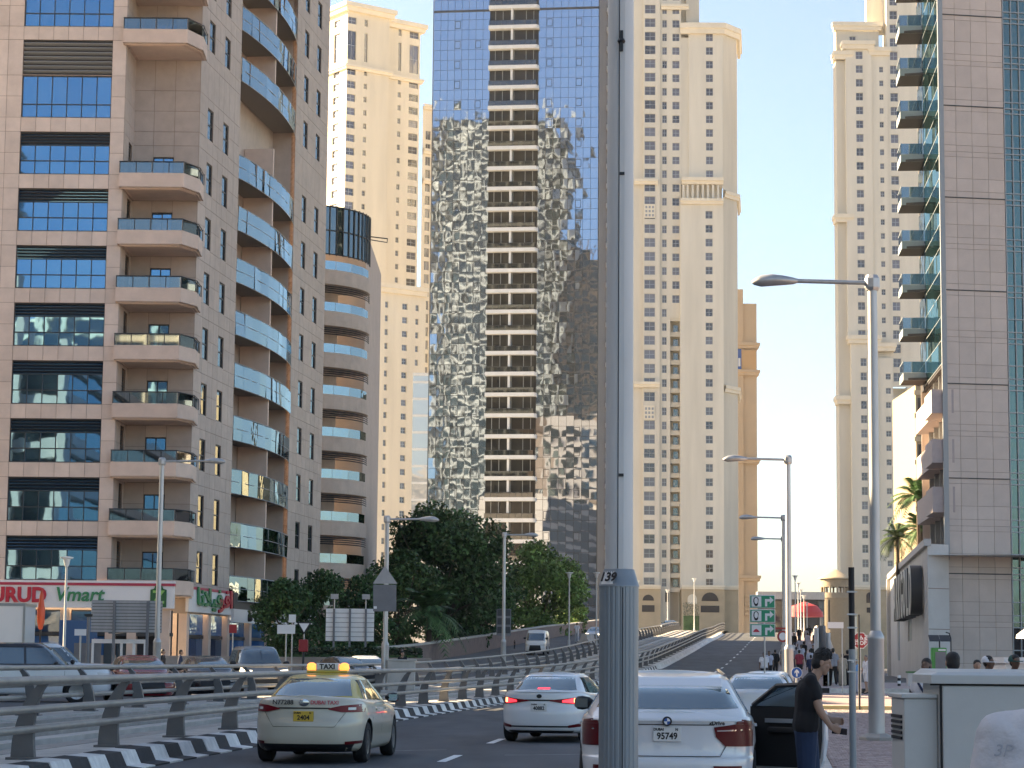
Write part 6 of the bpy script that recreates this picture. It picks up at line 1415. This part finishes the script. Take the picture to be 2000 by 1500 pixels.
def caps(b, p0, r0, p1, r1, n=12, flat=None):
    p0, p1 = Vector(p0), Vector(p1); t = (p1 - p0); L_ = t.length; t = t / L_ if L_ > 1e-6 else Vector((0, 0, 1))
    a = t.cross(Vector((0, 1, 0)) if abs(t.y) < .9 else Vector((1, 0, 0))).normalized(); c = t.cross(a); rows = []
    for k in range(5): h = -math.pi / 2 + (k + .3) * math.pi / 2 / 4.3; rows.append((p0 + t * r0 * math.sin(h), r0 * math.cos(h)))
    for k in range(5): h = (k) * math.pi / 2 / 4.3; rows.append((p1 + t * r1 * math.sin(h), r1 * math.cos(h)))
    R_ = [[p + (a * math.cos(2 * math.pi * j / n) + c * math.sin(2 * math.pi * j / n)) * r for j in range(n)] for p, r in rows]
    b.grid(R_, closed=True); b.poly(R_[0][::-1]); b.poly(R_[-1])
def blob(b, c, r, n=14):
    rows = []
    for k in range(1, 9): h = -math.pi / 2 + math.pi * k / 9; rows.append([(c[0] + r[0] * math.cos(h) * math.cos(2 * math.pi * j / n), c[1] + r[1] * math.cos(h) * math.sin(2 * math.pi * j / n), c[2] + r[2] * math.sin(h)) for j in range(n)])
    b.grid(rows, closed=True); b.poly(rows[0][::-1]); b.poly(rows[-1])
def fuse(b, name, m, vox, smooth=6, factor=.5):
    o = b.build(name, m); md = o.modifiers.new('r', 'REMESH'); md.mode = 'VOXEL'; md.voxel_size = vox
    s = o.modifiers.new('s', 'SMOOTH'); s.iterations = smooth; s.factor = factor; bake(o)
    me = o.data; me.materials.clear(); me.materials.append(m); me.polygons.foreach_set('use_smooth', [True] * len(me.polygons)); bpy.data.objects.remove(o); me.name = name; return me
def pose(h=1.75, lean=0., step=0., arms=None, head_f=.03, elbow=.06, turn=0.):
    """joints of a figure facing -Y, feet at z = 0"""
    k = h / 1.75; J = {}
    def p(x, y, z): return Vector((x * k, y * k, z * k))
    f = lambda z: -lean * max(0, z - .95)
    for s in (-1, 1):
        st = step * s
        J['hip', s] = p(.09 * s, 0, .92); J['knee', s] = p(.095 * s, -.5 * st - .03, .50); J['ankle', s] = p(.10 * s, -st + .03, .09 + max(0, -st) * .25); J['toe', s] = J['ankle', s] + p(.02 * s, -.17, -.05)
        J['sh', s] = p(.175 * s, f(1.42), 1.42)
        a = -st * .6
        J['el', s] = p(.235 * s, f(1.15) - a * .3 + .02, 1.15); J['wr', s] = p(.24 * s, f(.92) - a - elbow, .91)
    J['pel'] = p(0, 0, .96); J['waist'] = p(0, f(1.1), 1.10); J['chest'] = p(0, f(1.3), 1.30); J['neck'] = p(0, f(1.48) - .0, 1.49); J['head'] = p(0, f(1.62) - head_f, 1.635); J['k'] = k
    return J
def hand(b, w, d, side, k, curl=.6, palm_n=None):
    """palm, four unequal bent fingers and a thumb at the end of a forearm; d = pointing direction"""
    d = Vector(d).normalized(); n = Vector(palm_n or (side, 0, 0)).normalized(); n = (n - d * n.dot(d)).normalized(); s = d.cross(n)
    c = w + d * .05 * k
    for q in (-.026, 0, .026): caps(b, w + s * q * .6 * k, .020 * k, w + d * .085 * k + s * q * k, .017 * k, 8)
    for i, (q, l) in enumerate(((-.034, .062), (-.012, .075), (.011, .07), (.032, .054))):
        a = w + d * .088 * k + s * q * k; e1 = a + (d * math.cos(curl * .6) - n * math.sin(curl * .6)) * l * .5 * k; e2 = e1 + (d * math.cos(curl * 1.5) - n * math.sin(curl * 1.5)) * l * .5 * k
        caps(b, a, .0095 * k, e1, .009 * k, 8); caps(b, e1, .009 * k, e2, .0078 * k, 8)
    t0 = w + d * .03 * k - s * .030 * k; t1 = t0 + (d * .6 - s * .6 - n * .45).normalized() * .035 * k; t2 = t1 + (d * .9 - n * .45).normalized() * .030 * k
    caps(b, t0, .0125 * k, t1, .011 * k, 8); caps(b, t1, .011 * k, t2, .009 * k, 8)
def head_on(b, c, k, yaw=0., pitch=0., face=True):
    Mx = Matrix.Translation(c) @ Matrix.Rotation(yaw, 4, 'Z') @ Matrix.Rotation(pitch, 4, 'X'); q = MB()
    blob(q, (0, .012 * k, .03 * k), (.076 * k, .094 * k, .088 * k)); blob(q, (0, -.018 * k, -.045 * k), (.060 * k, .068 * k, .072 * k)); caps(q, (0, -.055 * k, -.098 * k), .026 * k, (0, -.03 * k, -.09 * k), .035 * k)
    caps(q, (0, -.088 * k, .012 * k), .009 * k, (0, -.108 * k, -.028 * k), .014 * k, 8); caps(q, (-.012 * k, -.086 * k, -.064 * k), .010 * k, (.012 * k, -.086 * k, -.064 * k), .010 * k, 8)
    caps(q, (-.03 * k, -.078 * k, .03 * k), .012 * k, (.03 * k, -.078 * k, .03 * k), .012 * k, 8)
    for s in (-1, 1): blob(q, (s * .078 * k, .012 * k, -.012 * k), (.010 * k, .020 * k, .032 * k), 8); blob(q, (s * .04 * k, -.06 * k, -.022 * k), (.022 * k, .024 * k, .02 * k), 8)
    b.add(q, Mx); return Mx
def figure(J, vox=.016, shirt_sleeve=.55, trouser=1., dress=0., yaw=0., pitch=0., fingers=True, r=1., hand_dir=None, curl=.5, lw=1.):
    """meshes of one figure: body, shirt, trousers or robe, hair, shoes"""
    k = J['k']; B_ = MB(); S = MB(); T = MB(); H = MB(); F_ = MB(); c = .011 * k
    def torso(b, e, lo=.0):
        for z0, w0, r0, z1, w1, r1 in (('pel', .085, .112, 'waist', .075, .104), ('waist', .075, .104, 'chest', .10, .112)):
            for s in (-1, 1): caps(b, J[z0] + Vector((s * w0 * k * r, 0, lo if z0 == 'pel' else 0)), r0 * k * r + e, J[z1] + Vector((s * w1 * k * r, 0, 0)), r1 * k * r + e)
        for s in (-1, 1): caps(b, J['chest'] + Vector((s * .07 * k, 0, .06 * k)), .098 * k * r + e, J['sh', s] + Vector((-s * .02 * k, 0, 0)), .062 * k + e); caps(b, J['neck'] + Vector((0, .02 * k, -.03 * k)), .055 * k + e * .5, J['sh', s], .055 * k + e)
    torso(B_, 0); torso(S, c)
    for s in (-1, 1):
        caps(B_, J['sh', s], .056 * k, J['el', s], .043 * k); caps(B_, J['el', s], .043 * k, J['wr', s], .029 * k)
        d = hand_dir[s] if hand_dir else (J['wr', s] - J['el', s])
        if fingers: hand(B_, J['wr', s], d, s, k, curl)
        else: caps(B_, J['wr', s], .03 * k, J['wr', s] + Vector(d).normalized() * .12 * k, .02 * k)
        m_ = J['sh', s].lerp(J['el', s], min(1, shirt_sleeve)); caps(S, J['sh', s], .060 * k + c, m_, .054 * k + c)
        if shirt_sleeve > 1: caps(S, J['el', s], .048 * k + c, J['el', s].lerp(J['wr', s], shirt_sleeve - 1), .034 * k + c)
        caps(B_, J['hip', s], .092 * k, J['knee', s], .058 * k); caps(B_, J['knee', s], .060 * k, J['ankle', s], .040 * k); caps(B_, J['ankle', s], .04 * k, J['toe', s], .033 * k)
        if not dress:
            caps(T, J['hip', s] + Vector((0, 0, .02)), .098 * k * lw + c, J['knee', s].lerp(J['hip', s], max(0, (.55 - trouser) / .55)), .070 * k * lw + c)
            if trouser > .6: caps(T, J['knee', s], .071 * k * lw + c, J['ankle', s].lerp(J['knee', s], 1 - trouser), .056 * k + c)
        caps(F_, J['ankle', s] + Vector((0, .03, -.035 * k)), .042 * k, J['toe', s] + Vector((0, 0, .0)), .038 * k, 10)
    if dress:
        b0 = J['ankle', 1].lerp(J['ankle', -1], .5); z = dress * J['pel'].z
        for s in (-1, 1): caps(T, J['pel'] + Vector((s * .07 * k, 0, .05)), .115 * k + c, Vector((s * .10 * k, (J['ankle', s].y) * .6, z)), .14 * k)
    else:
        for s in (-1, 1): caps(T, J['pel'] + Vector((s * .07 * k, .0, .03 * k)), .105 * k + c * .4, J['hip', s], .1 * k + c * .6)
    caps(B_, J['neck'] - Vector((0, 0, .05 * k)), .058 * k, J['head'] - Vector((0, -.02 * k, .05 * k)), .052 * k)
    Mx = head_on(B_, J['head'], k, yaw, pitch)
    h = MB(); blob(h, (0, .022 * k, .048 * k), (.084 * k, .098 * k, .082 * k)); blob(h, (0, .05 * k, -.01 * k), (.080 * k, .068 * k, .085 * k)); H.add(h, Mx)
    out = dict(body=fuse(B_, 'body', M['skin'], vox), shirt=fuse(S, 'shirt', M['cloth_black'], vox * 1.2), hair=fuse(H, 'hair', M['hair'], vox), shoes=fuse(F_, 'shoe', M['cloth_dark'], vox * 1.4, 2))
    if T.v: out['trousers' if not dress else 'robe'] = fuse(T, 'trousers' if not dress else 'robe', M['cloth_dark'], vox * 1.2)
    return out, Mx
def person(figm, label, x, y, z, rz, cols, group=None, hair='hair', skin='skin', scale=1.):
    t = thing('person', label, 'person', (x, y, z), rz, group); t.scale = (scale,) * 3
    for k_, me in figm.items():
        o = link(k_, me, t); mn = dict(body=skin, hair=hair, shoes='cloth_dark').get(k_) or cols[0 if k_ == 'shirt' else 1]
        o.material_slots[0].link = 'OBJECT'; o.material_slots[0].material = M[mn]
    return t
# the man in black by the open door, facing right with something dark in his hand
J = pose(1.84, lean=.10, step=.06, head_f=.045)
k = J['k']
J['head'] += Vector((0, -.07, -.02)); J['neck'] += Vector((0, -.03, 0))
J['sh', -1] += Vector((0, -.0, 0)); J['el', -1] = Vector((-.24, -.145, 1.17)); J['wr', -1] = Vector((-.25, -.255, 1.005)); J['el', 1] = Vector((.25, -.08, 1.18)); J['wr', 1] = Vector((.2, -.30, 1.06))
fm_, Mx = figure(J, vox=.0085, shirt_sleeve=.52, pitch=R(16), curl=.9, r=1.16, lw=1.22, hand_dir={-1: (0, -.85, -.42), 1: (0, -1, -.1)})
hero = person(fm_, 'man in black T-shirt and blue jeans leaning forward beside the open door', 3.30, 25.6, -.15, R(86), ['cloth_black', 'denim'])
h = MB(); 
for i in range(150):
    a = rnd.uniform(0, 2 * math.pi); e = rnd.uniform(.05, 1.3); p = Vector((.082 * math.cos(a) * math.cos(e), .02 + .092 * math.sin(a) * math.cos(e), .05 + .085 * math.sin(e)))
    d_ = Vector((p.x, p.y - .02 - .06, p.z)).normalized(); q_ = .010 + .022 * max(0, math.sin(e)) ** 2; caps(h, Mx @ (p * k), .012, Mx @ ((p + d_ * q_ + Vector((0, -.010, .006))) * k), .006, 6)
o = link('hair_strand', fuse(h, 'hair_strand', M['hair'], .006, 2), hero)
b = MB(); w_ = J['wr', -1] + Vector((0, -.85, -.42)).normalized() * .085; b.box(-.035, .035, -.09, .08, -.010, .010); o = bevel(b.build('phone', M['phone'], None), .005); tag(o, 'dark phone held in the hand of the man in black', 'phone')
o.location = hero.matrix_world @ w_ if False else (Matrix.Translation(hero.location) @ Matrix.Rotation(R(86), 4, 'Z')) @ (w_ + Vector((.028, -.02, -.015))); o.rotation_euler = (R(20), R(75), R(90))
# reusable figures
f_st = figure(pose(1.75), trouser=1.)[0]; f_wk = figure(pose(1.75, step=.24), trouser=1., shirt_sleeve=.6)[0]; f_wk2 = figure(pose(1.70, step=-.2, lean=.03), shirt_sleeve=1.6)[0]
f_sh = figure(pose(1.74, step=.12), trouser=.42, shirt_sleeve=.7)[0]; f_dr = figure(pose(1.64, step=.1), dress=.12, shirt_sleeve=1.8)[0]
def stand(px, py_top, d, fg, label, cols, rz=0., group=None, z=None, h0=1.75, **kw):
    p = P(px, py_top, d); s = 1. if z is None else (p.z - z) / h0
    return person(fg, label, p.x, d, p.z - h0 if z is None else z, rz, cols, group, scale=s, **kw)
def cap_on(t, m, peak=True, H=1.75):
    b = MB(); b.lathe([(.098, .0), (.100, .04), (.085, .085), (.05, .11), (0, .118)], 16, (0, .015, H - .115)); 
    if peak: b.box(-.07, .07, -.17, -.06, H - .115, H - .10)
    return b.build('cap', M[m], t, smooth=60)
m1 = stand(1810, 1286, 33, f_st, 'man in a white shirt and dark face mask with a blue strap by the cabinet', ['cloth_white', 'cloth_dark'], R(-25), z=0., skin='skin_dark', hair='hair')
b = MB(); b.lathe([(.066, -.05), (.074, -.01), (.068, .03)], 14, (0, -.045, 1.60), sy=.9); b.build('face_mask', M['cloth_black'], m1, smooth=60)
b = MB(); b.tube([(-.13, -.05, 1.49), (-.10, -.13, 1.36), (.0, -.142, 1.2), (.10, -.14, 1.05)], .02, 6); b.build('strap', M['cloth_navy'], m1, smooth=60)
stand(1861, 1274, 24.5, f_st, 'dark haired man in white seen from behind just beyond the cabinet', ['cloth_white', 'cloth_dark'], R(180), z=0.)
stand(1908, 1289, 46, f_st, 'short haired man facing the camera between the two behind the cabinet', ['cloth_dark', 'cloth_dark'], 0, z=0.)
m4 = stand(1929, 1281, 40, f_st, 'man in black with a white cap behind the cabinet', ['cloth_black', 'cloth_dark'], R(50), z=0., skin='skin_dark'); cap_on(m4, 'cloth_white')
m5 = stand(1981, 1279, 38, f_st, 'man in a dark vest and green cap at the right edge', ['cloth_dark', 'cloth_dark'], R(20), z=0., skin='skin_dark'); cap_on(m5, 'cloth_green')
# shoulder of a person in white close to the camera
nm = person(figure(pose(1.72), vox=.011, shirt_sleeve=.6)[0], 'person in a loose white shirt with grey print, cut off by the right edge', 1.50, 6.2, -.04, R(165), ['shirt_near', 'cloth_beige'])
mk('print_grey', (.30, .31, .33), .8)
text('3P', .05, M['print_grey'], .001, 'print', nm, (.165, .098, 1.36), (R(62), 0, R(188)), shear=.3)
# pedestrians around the crossing
for px, pt_, d, fg, lab, cols, rz in ((1627, 1266, 124, f_wk, 'man in a grey shirt and black trousers walking away by the fabric screen', ['cloth_grey', 'cloth_black'], 180), (1645, 1272, 126, f_dr, 'woman in a brown robe next to the man in grey', ['cloth_beige', 'cloth_beige'], 160),
        (1655, 1265, 128, f_dr, 'woman in a black robe walking behind the thin brown post', ['cloth_black', 'cloth_black'], 180), (1671, 1283, 112, f_dr, 'woman in light blue crossing under the STOP sign', ['cloth_blue', 'cloth_pale'], 20), (1692, 1279, 109, f_sh, 'grey haired man in white shirt and shorts beside the tall lamp', ['cloth_white', 'cloth_white'], -60),
        (1640, 1288, 140, f_wk2, 'person in dark clothes far behind the crossing', ['cloth_dark', 'cloth_dark'], 170), (1612, 1283, 127, f_wk2, 'person in a navy shirt at the screen', ['cloth_navy', 'cloth_dark'], 190)):
    stand(px, pt_, d, fg, lab, cols, R(rz), z=.29 if d > 112 else .085, group='pedestrians at the crossing', hair='hair_grey' if 'grey haired' in lab else 'hair')
cols_ = [('cloth_white', 'cloth_dark'), ('cloth_black', 'cloth_black'), ('cloth_pale', 'denim'), ('cloth_red', 'cloth_dark'), ('cloth_grey', 'denim'), ('cloth_white', 'cloth_beige'), ('cloth_navy', 'cloth_dark'), ('cloth_beige', 'denim'), ('cloth_black', 'denim'), ('cloth_pale', 'cloth_dark')]
wname = dict(cloth_white='white', cloth_black='black', cloth_pale='pale blue', cloth_red='dark red', cloth_grey='grey', cloth_navy='navy', cloth_beige='beige', denim='jeans', cloth_dark='dark trousers')
crowd = [(124, 9.4), (128, 10.6), (131, 11.8), (136, 9.2), (139, 10.9), (143, 12.0), (148, 9.8), (153, 11.2), (158, 9.3), (163, 10.4), (168, 12.0), (175, 9.6), (181, 11.1), (188, 10.1), (196, 11.6), (205, 9.5), (214, 10.7), (224, 11.7), (236, 9.9), (250, 11.0), (126, 12.2), (134, 10.2), (145, 9.2), (156, 10.2), (166, 11.2), (171, 10.5), (185, 9.4), (192, 11.9), (209, 11.4), (230, 10.6)]
ordn = 'nearest second third fourth fifth sixth seventh eighth ninth tenth eleventh twelfth thirteenth fourteenth fifteenth sixteenth seventeenth eighteenth nineteenth farthest'.split() + ['close-following', 'near middle', 'kerbside', 'wall-side', 'mid-ramp', 'central', 'barrier-side', 'outer', 'upper', 'topmost']
for i, (d, o_) in enumerate(crowd):
    c_ = cols_[(i * 3 + i // 4) % 10]; x, y, z = ft(d, o_); fg = (f_wk, f_dr, f_wk2, f_st, f_sh)[i % 5]
    c_ = c_ if fg is not f_dr else (c_[0], c_[0])
    person(fg, '%s walker up the ramp footway, in a %s top' % (ordn[i], wname[c_[0]]), x, y, z + .14, R(180 + rnd.uniform(-25, 25)) if i % 3 else R(rnd.uniform(-20, 20)), c_, 'people walking on the ramp footway', scale=rnd.uniform(.94, 1.04), skin=rnd.choice(['skin', 'skin_dark']))
stand(1005, 1250, 182, f_st, 'person in black standing at the barrier beside the white van', ['cloth_black', 'cloth_dark'], R(60), z=zr(182) + .9)
stand(1127, 1216, 226, f_wk, 'person in white walking up the opposite ramp by the parapet', ['cloth_white', 'cloth_white'], R(180), z=zr(226) + .35)
stand(318, 1268, 116, f_wk, 'dark haired pedestrian by the shops behind the red car', ['cloth_dark', 'cloth_dark'], R(80), z=0.)
stand(352, 1267, 118, f_wk2, 'pedestrian in navy by the pillar with the Arabic sign', ['cloth_navy', 'cloth_dark'], R(100), z=0.)
stand(786, 1272, 122, f_st, 'person in black crouched shape behind the box cabinet', ['cloth_black', 'cloth_black'], R(30), z=0.)['label'] = 'person in black just behind the box cabinet on the median'
# ---------------------------------------------------------------- trees and plants
def leafquads(mb, c, n, size, rg, squash=1.):
    for _ in range(n):
        while True:
            p = Vector((rg.uniform(-1, 1), rg.uniform(-1, 1), rg.uniform(-1, 1)))
            if .25 < p.length < 1: break
        p = Vector((p.x * c[3], p.y * c[3], p.z * c[3] * squash)) + Vector(c[:3])
        nrm = Vector((rg.gauss(0, 1), rg.gauss(0, 1), rg.gauss(.6, 1))).normalized(); a = nrm.cross(Vector((rg.gauss(0, 1), rg.gauss(0, 1), rg.gauss(0, 1)))).normalized(); b_ = nrm.cross(a)
        s = size * rg.uniform(.6, 1.3)
        mb.poly([p - a * s, p - b_ * s * .55, p + a * s, p + b_ * s * .55])
def tree(name, label, px, py_top, d, width, m, z0=0., n=9000, leaf=.20, trunk=.22, low=.22, seed=1, rootx=0., group=None):
    rg = random.Random(seed); p = P(px, py_top, d); H = p.z - z0; t = thing(name, label, 'tree', (p.x, d, z0), rg.uniform(0, 6), group)
    b = MB(); lobes = []; tops = []
    ht = H * low * 1.5
    b.tube([(0, 0, -.2), (.1, 0, ht * .5), (0, .1, ht)], [trunk * 1.25, trunk, trunk * .8], 10)
    for i in range(9):
        a = 2 * math.pi * i / 9 + rg.uniform(-.3, .3); rr = width / 2 * rg.uniform(.35, .8); zz = H * rg.uniform(low + .22, .88)
        e = (rr * math.cos(a), rr * math.sin(a), zz); mid = (e[0] * .45, e[1] * .45, ht + (zz - ht) * .55)
        b.tube([(0, .1, ht * .92), mid, e], [trunk * .5, trunk * .3, trunk * .08], 6); tops.append(e)
    b.build('trunk', M['bark'], t, smooth=60)
    for i in range(46):
        a = rg.uniform(0, 2 * math.pi); f = rg.random() ** .5; zz = rg.uniform(low, 1.) 
        prof_ = math.sin(math.pi * min(.97, max(.10, (zz - low) / (1 - low))) ** .8) ** .45
        r0 = width / 2 * prof_; lr = width * rg.uniform(.09, .18)
        lobes.append(((r0 - lr * .6) * f * math.cos(a), (r0 - lr * .6) * f * math.sin(a), H * zz - lr * .6 * (zz > .8), lr))
    cr = MB(); tot = sum(l[3] ** 2 for l in lobes)
    for l in lobes: leafquads(cr, l, int(n * l[3] ** 2 / tot), leaf, rg, .8)
    cr.build('crown', M[m], t); return t
tree('broadleaf_tree', 'tall dark green tree in the middle in front of the glass tower', 858, 978, 200, 14.5, 'leaf_dark', 0, 22000, .22, .3, .20, 3, group='street trees in front of the towers')
tree('broadleaf_tree', 'rounded dark tree filling the gap left of the tall dark tree', 785, 1075, 190, 8.5, 'leaf_dark', 0, 10000, .2, .25, .18, 4, group='street trees in front of the towers')
tree('broadleaf_tree', 'lighter green tree beside the parapet of the opposite ramp', 1050, 1058, 262, 13., 'leaf_mid', 0, 18000, .24, .25, .16, 5, group='street trees in front of the towers')
tree('broadleaf_tree', 'dark tree between the tall tree and the lighter green one', 935, 1090, 225, 10., 'leaf_dark', 0, 10000, .2, .25, .2, 6, group='street trees in front of the towers')
tree('broadleaf_tree', 'low bushy tree covering the corner of the shops', 560, 1128, 143, 4.9, 'leaf_dark', 0, 8000, .13, .13, .28, 7, group='street trees in front of the towers')
tree('broadleaf_tree', 'low bushy tree behind the pale sign with floodlights', 632, 1112, 150, 5.6, 'leaf_dark', 0, 9000, .13, .13, .26, 8, group='street trees in front of the towers')
tree('broadleaf_tree', 'low bushy tree next to the square sign backs', 708, 1125, 160, 5.0, 'leaf_dark', 0, 8000, .14, .13, .24, 9, group='street trees in front of the towers')
tree('broadleaf_tree', 'rounded light green tree at the foot of the blue tower', 1105, 1150, 285, 6.5, 'leaf_mid', 0, 6000, .2, .2, .2, 10, group='street trees in front of the towers')
def palm(label, px, py_top, d, z0, fr_len, n, m, seed, trunk_r=.16, sunlit=False, group='palms'):
    rg = random.Random(seed); p = P(px, py_top, d); Ht = p.z - z0 - fr_len * .35; t = thing('palm_tree', label, 'palm', (p.x, d, z0), 0, group)
    b = MB(); b.tube([(0, 0, 0), (.05, 0, Ht * .5), (0, 0, Ht)], [trunk_r * 1.2, trunk_r, trunk_r * .9], 10); b.build('trunk', M['bark'], t, smooth=60)
    fb = MB()
    for i in range(n):
        a = rg.uniform(0, 2 * math.pi); el = rg.uniform(-.35, 1.25); L_ = fr_len * rg.uniform(.8, 1.1); pts = []
        for k in range(9):
            u = k / 8; r0 = L_ * u * math.cos(el) * (1 - .15 * u); z = L_ * (math.sin(el) * u - .55 * u * u * (1.1 - .4 * math.sin(el))); pts.append(Vector((r0 * math.cos(a), r0 * math.sin(a), Ht + z)))
        sd = Vector((-math.sin(a), math.cos(a), 0))
        for k in range(8):
            for j in (0, .5):
                q = pts[k].lerp(pts[k + 1], j); dr = (pts[k + 1] - pts[k]).normalized(); ll = fr_len * .26 * math.sin(math.pi * min(.98, (k + j + .8) / 9.2)) ** .6
                for s in (-1, 1):
                    e = q + (sd * s + dr * .7 + Vector((0, 0, -.35))).normalized() * ll; w = dr * .05 * fr_len * .5
                    fb.poly([q - w, q + w, e])
        fb.tube(pts[::2], [.03, .025, .02, .012, .005], 4)
    fb.build('crown', M[m], t); return t
palm('sunlit palm with yellowish fronds standing above the podium edge', 1752, 1030, 205, 8.6, 2.6, 34, 'leaf_palm', 21)
palm('tall dark palm rising beside the tiled building above the podium', 1792, 945, 196, 8.6, 3.2, 44, 'leaf_dark', 22)
palm('dark palm with drooping fronds just behind the tall dark palm', 1800, 1010, 200, 8.6, 2.9, 40, 'leaf_dark', 23)
palm('leaning low palm under the dark trees beside the lamp', 838, 1160, 172, 0, 3.6, 40, 'leaf_dark', 24, .2)
def hedge_(name, label, x0, x1, y, h, n, seed, m='hedge', z0=0., dp=.6):
    rg = random.Random(seed); t = thing(name, label, 'hedge', ((x0 + x1) / 2, y, z0)); w = (x1 - x0) / 2; b = MB()
    b.box(-w, w, -dp * .7, dp * .7, 0, h * .8); b.build('stems', M['leaf_dark'], t); c = MB()
    for _ in range(n):
        q = Vector((rg.uniform(-w, w), rg.uniform(-dp, dp), h * (rg.random() ** .6))); nr = Vector((rg.gauss(0, 1), rg.gauss(0, 1), rg.gauss(.5, 1))).normalized(); a = nr.cross(Vector((0, .3, 1))).normalized(); e = nr.cross(a); s = rg.uniform(.06, .15)
        c.poly([q - a * s, q - e * s * .6, q + a * s, q + e * s * .6])
    c.build('foliage', M[m], t); return t
hedge_('hedge', 'dark clipped hedge behind the low beige wall', -13, -5.2, 136.5, 2.2, 5000, 31)
hedge_('hedge', 'low shrubs at the arched base of the cream tower', P(1335, 1200, 520).x, P(1365, 1200, 520).x, 520, 14.8, 2500, 32, dp=1.5)
# ---------------------------------------------------------------- air
hz = bpy.data.materials.new('haze'); hz.use_nodes = True; n_ = hz.node_tree.nodes; n_.remove(n_['Principled BSDF'])
v_ = n_.new('ShaderNodeVolumePrincipled'); v_.inputs['Color'].default_value = (.96, .95, .94, 1); v_.inputs['Density'].default_value = .00006; v_.inputs['Anisotropy'].default_value = .2
hz.node_tree.links.new(v_.outputs[0], n_['Material Output'].inputs['Volume'])
b = MB(); b.box(-420, 420, -260, 900, -1.5, 240); b.build('haze', hz, kind='stuff')
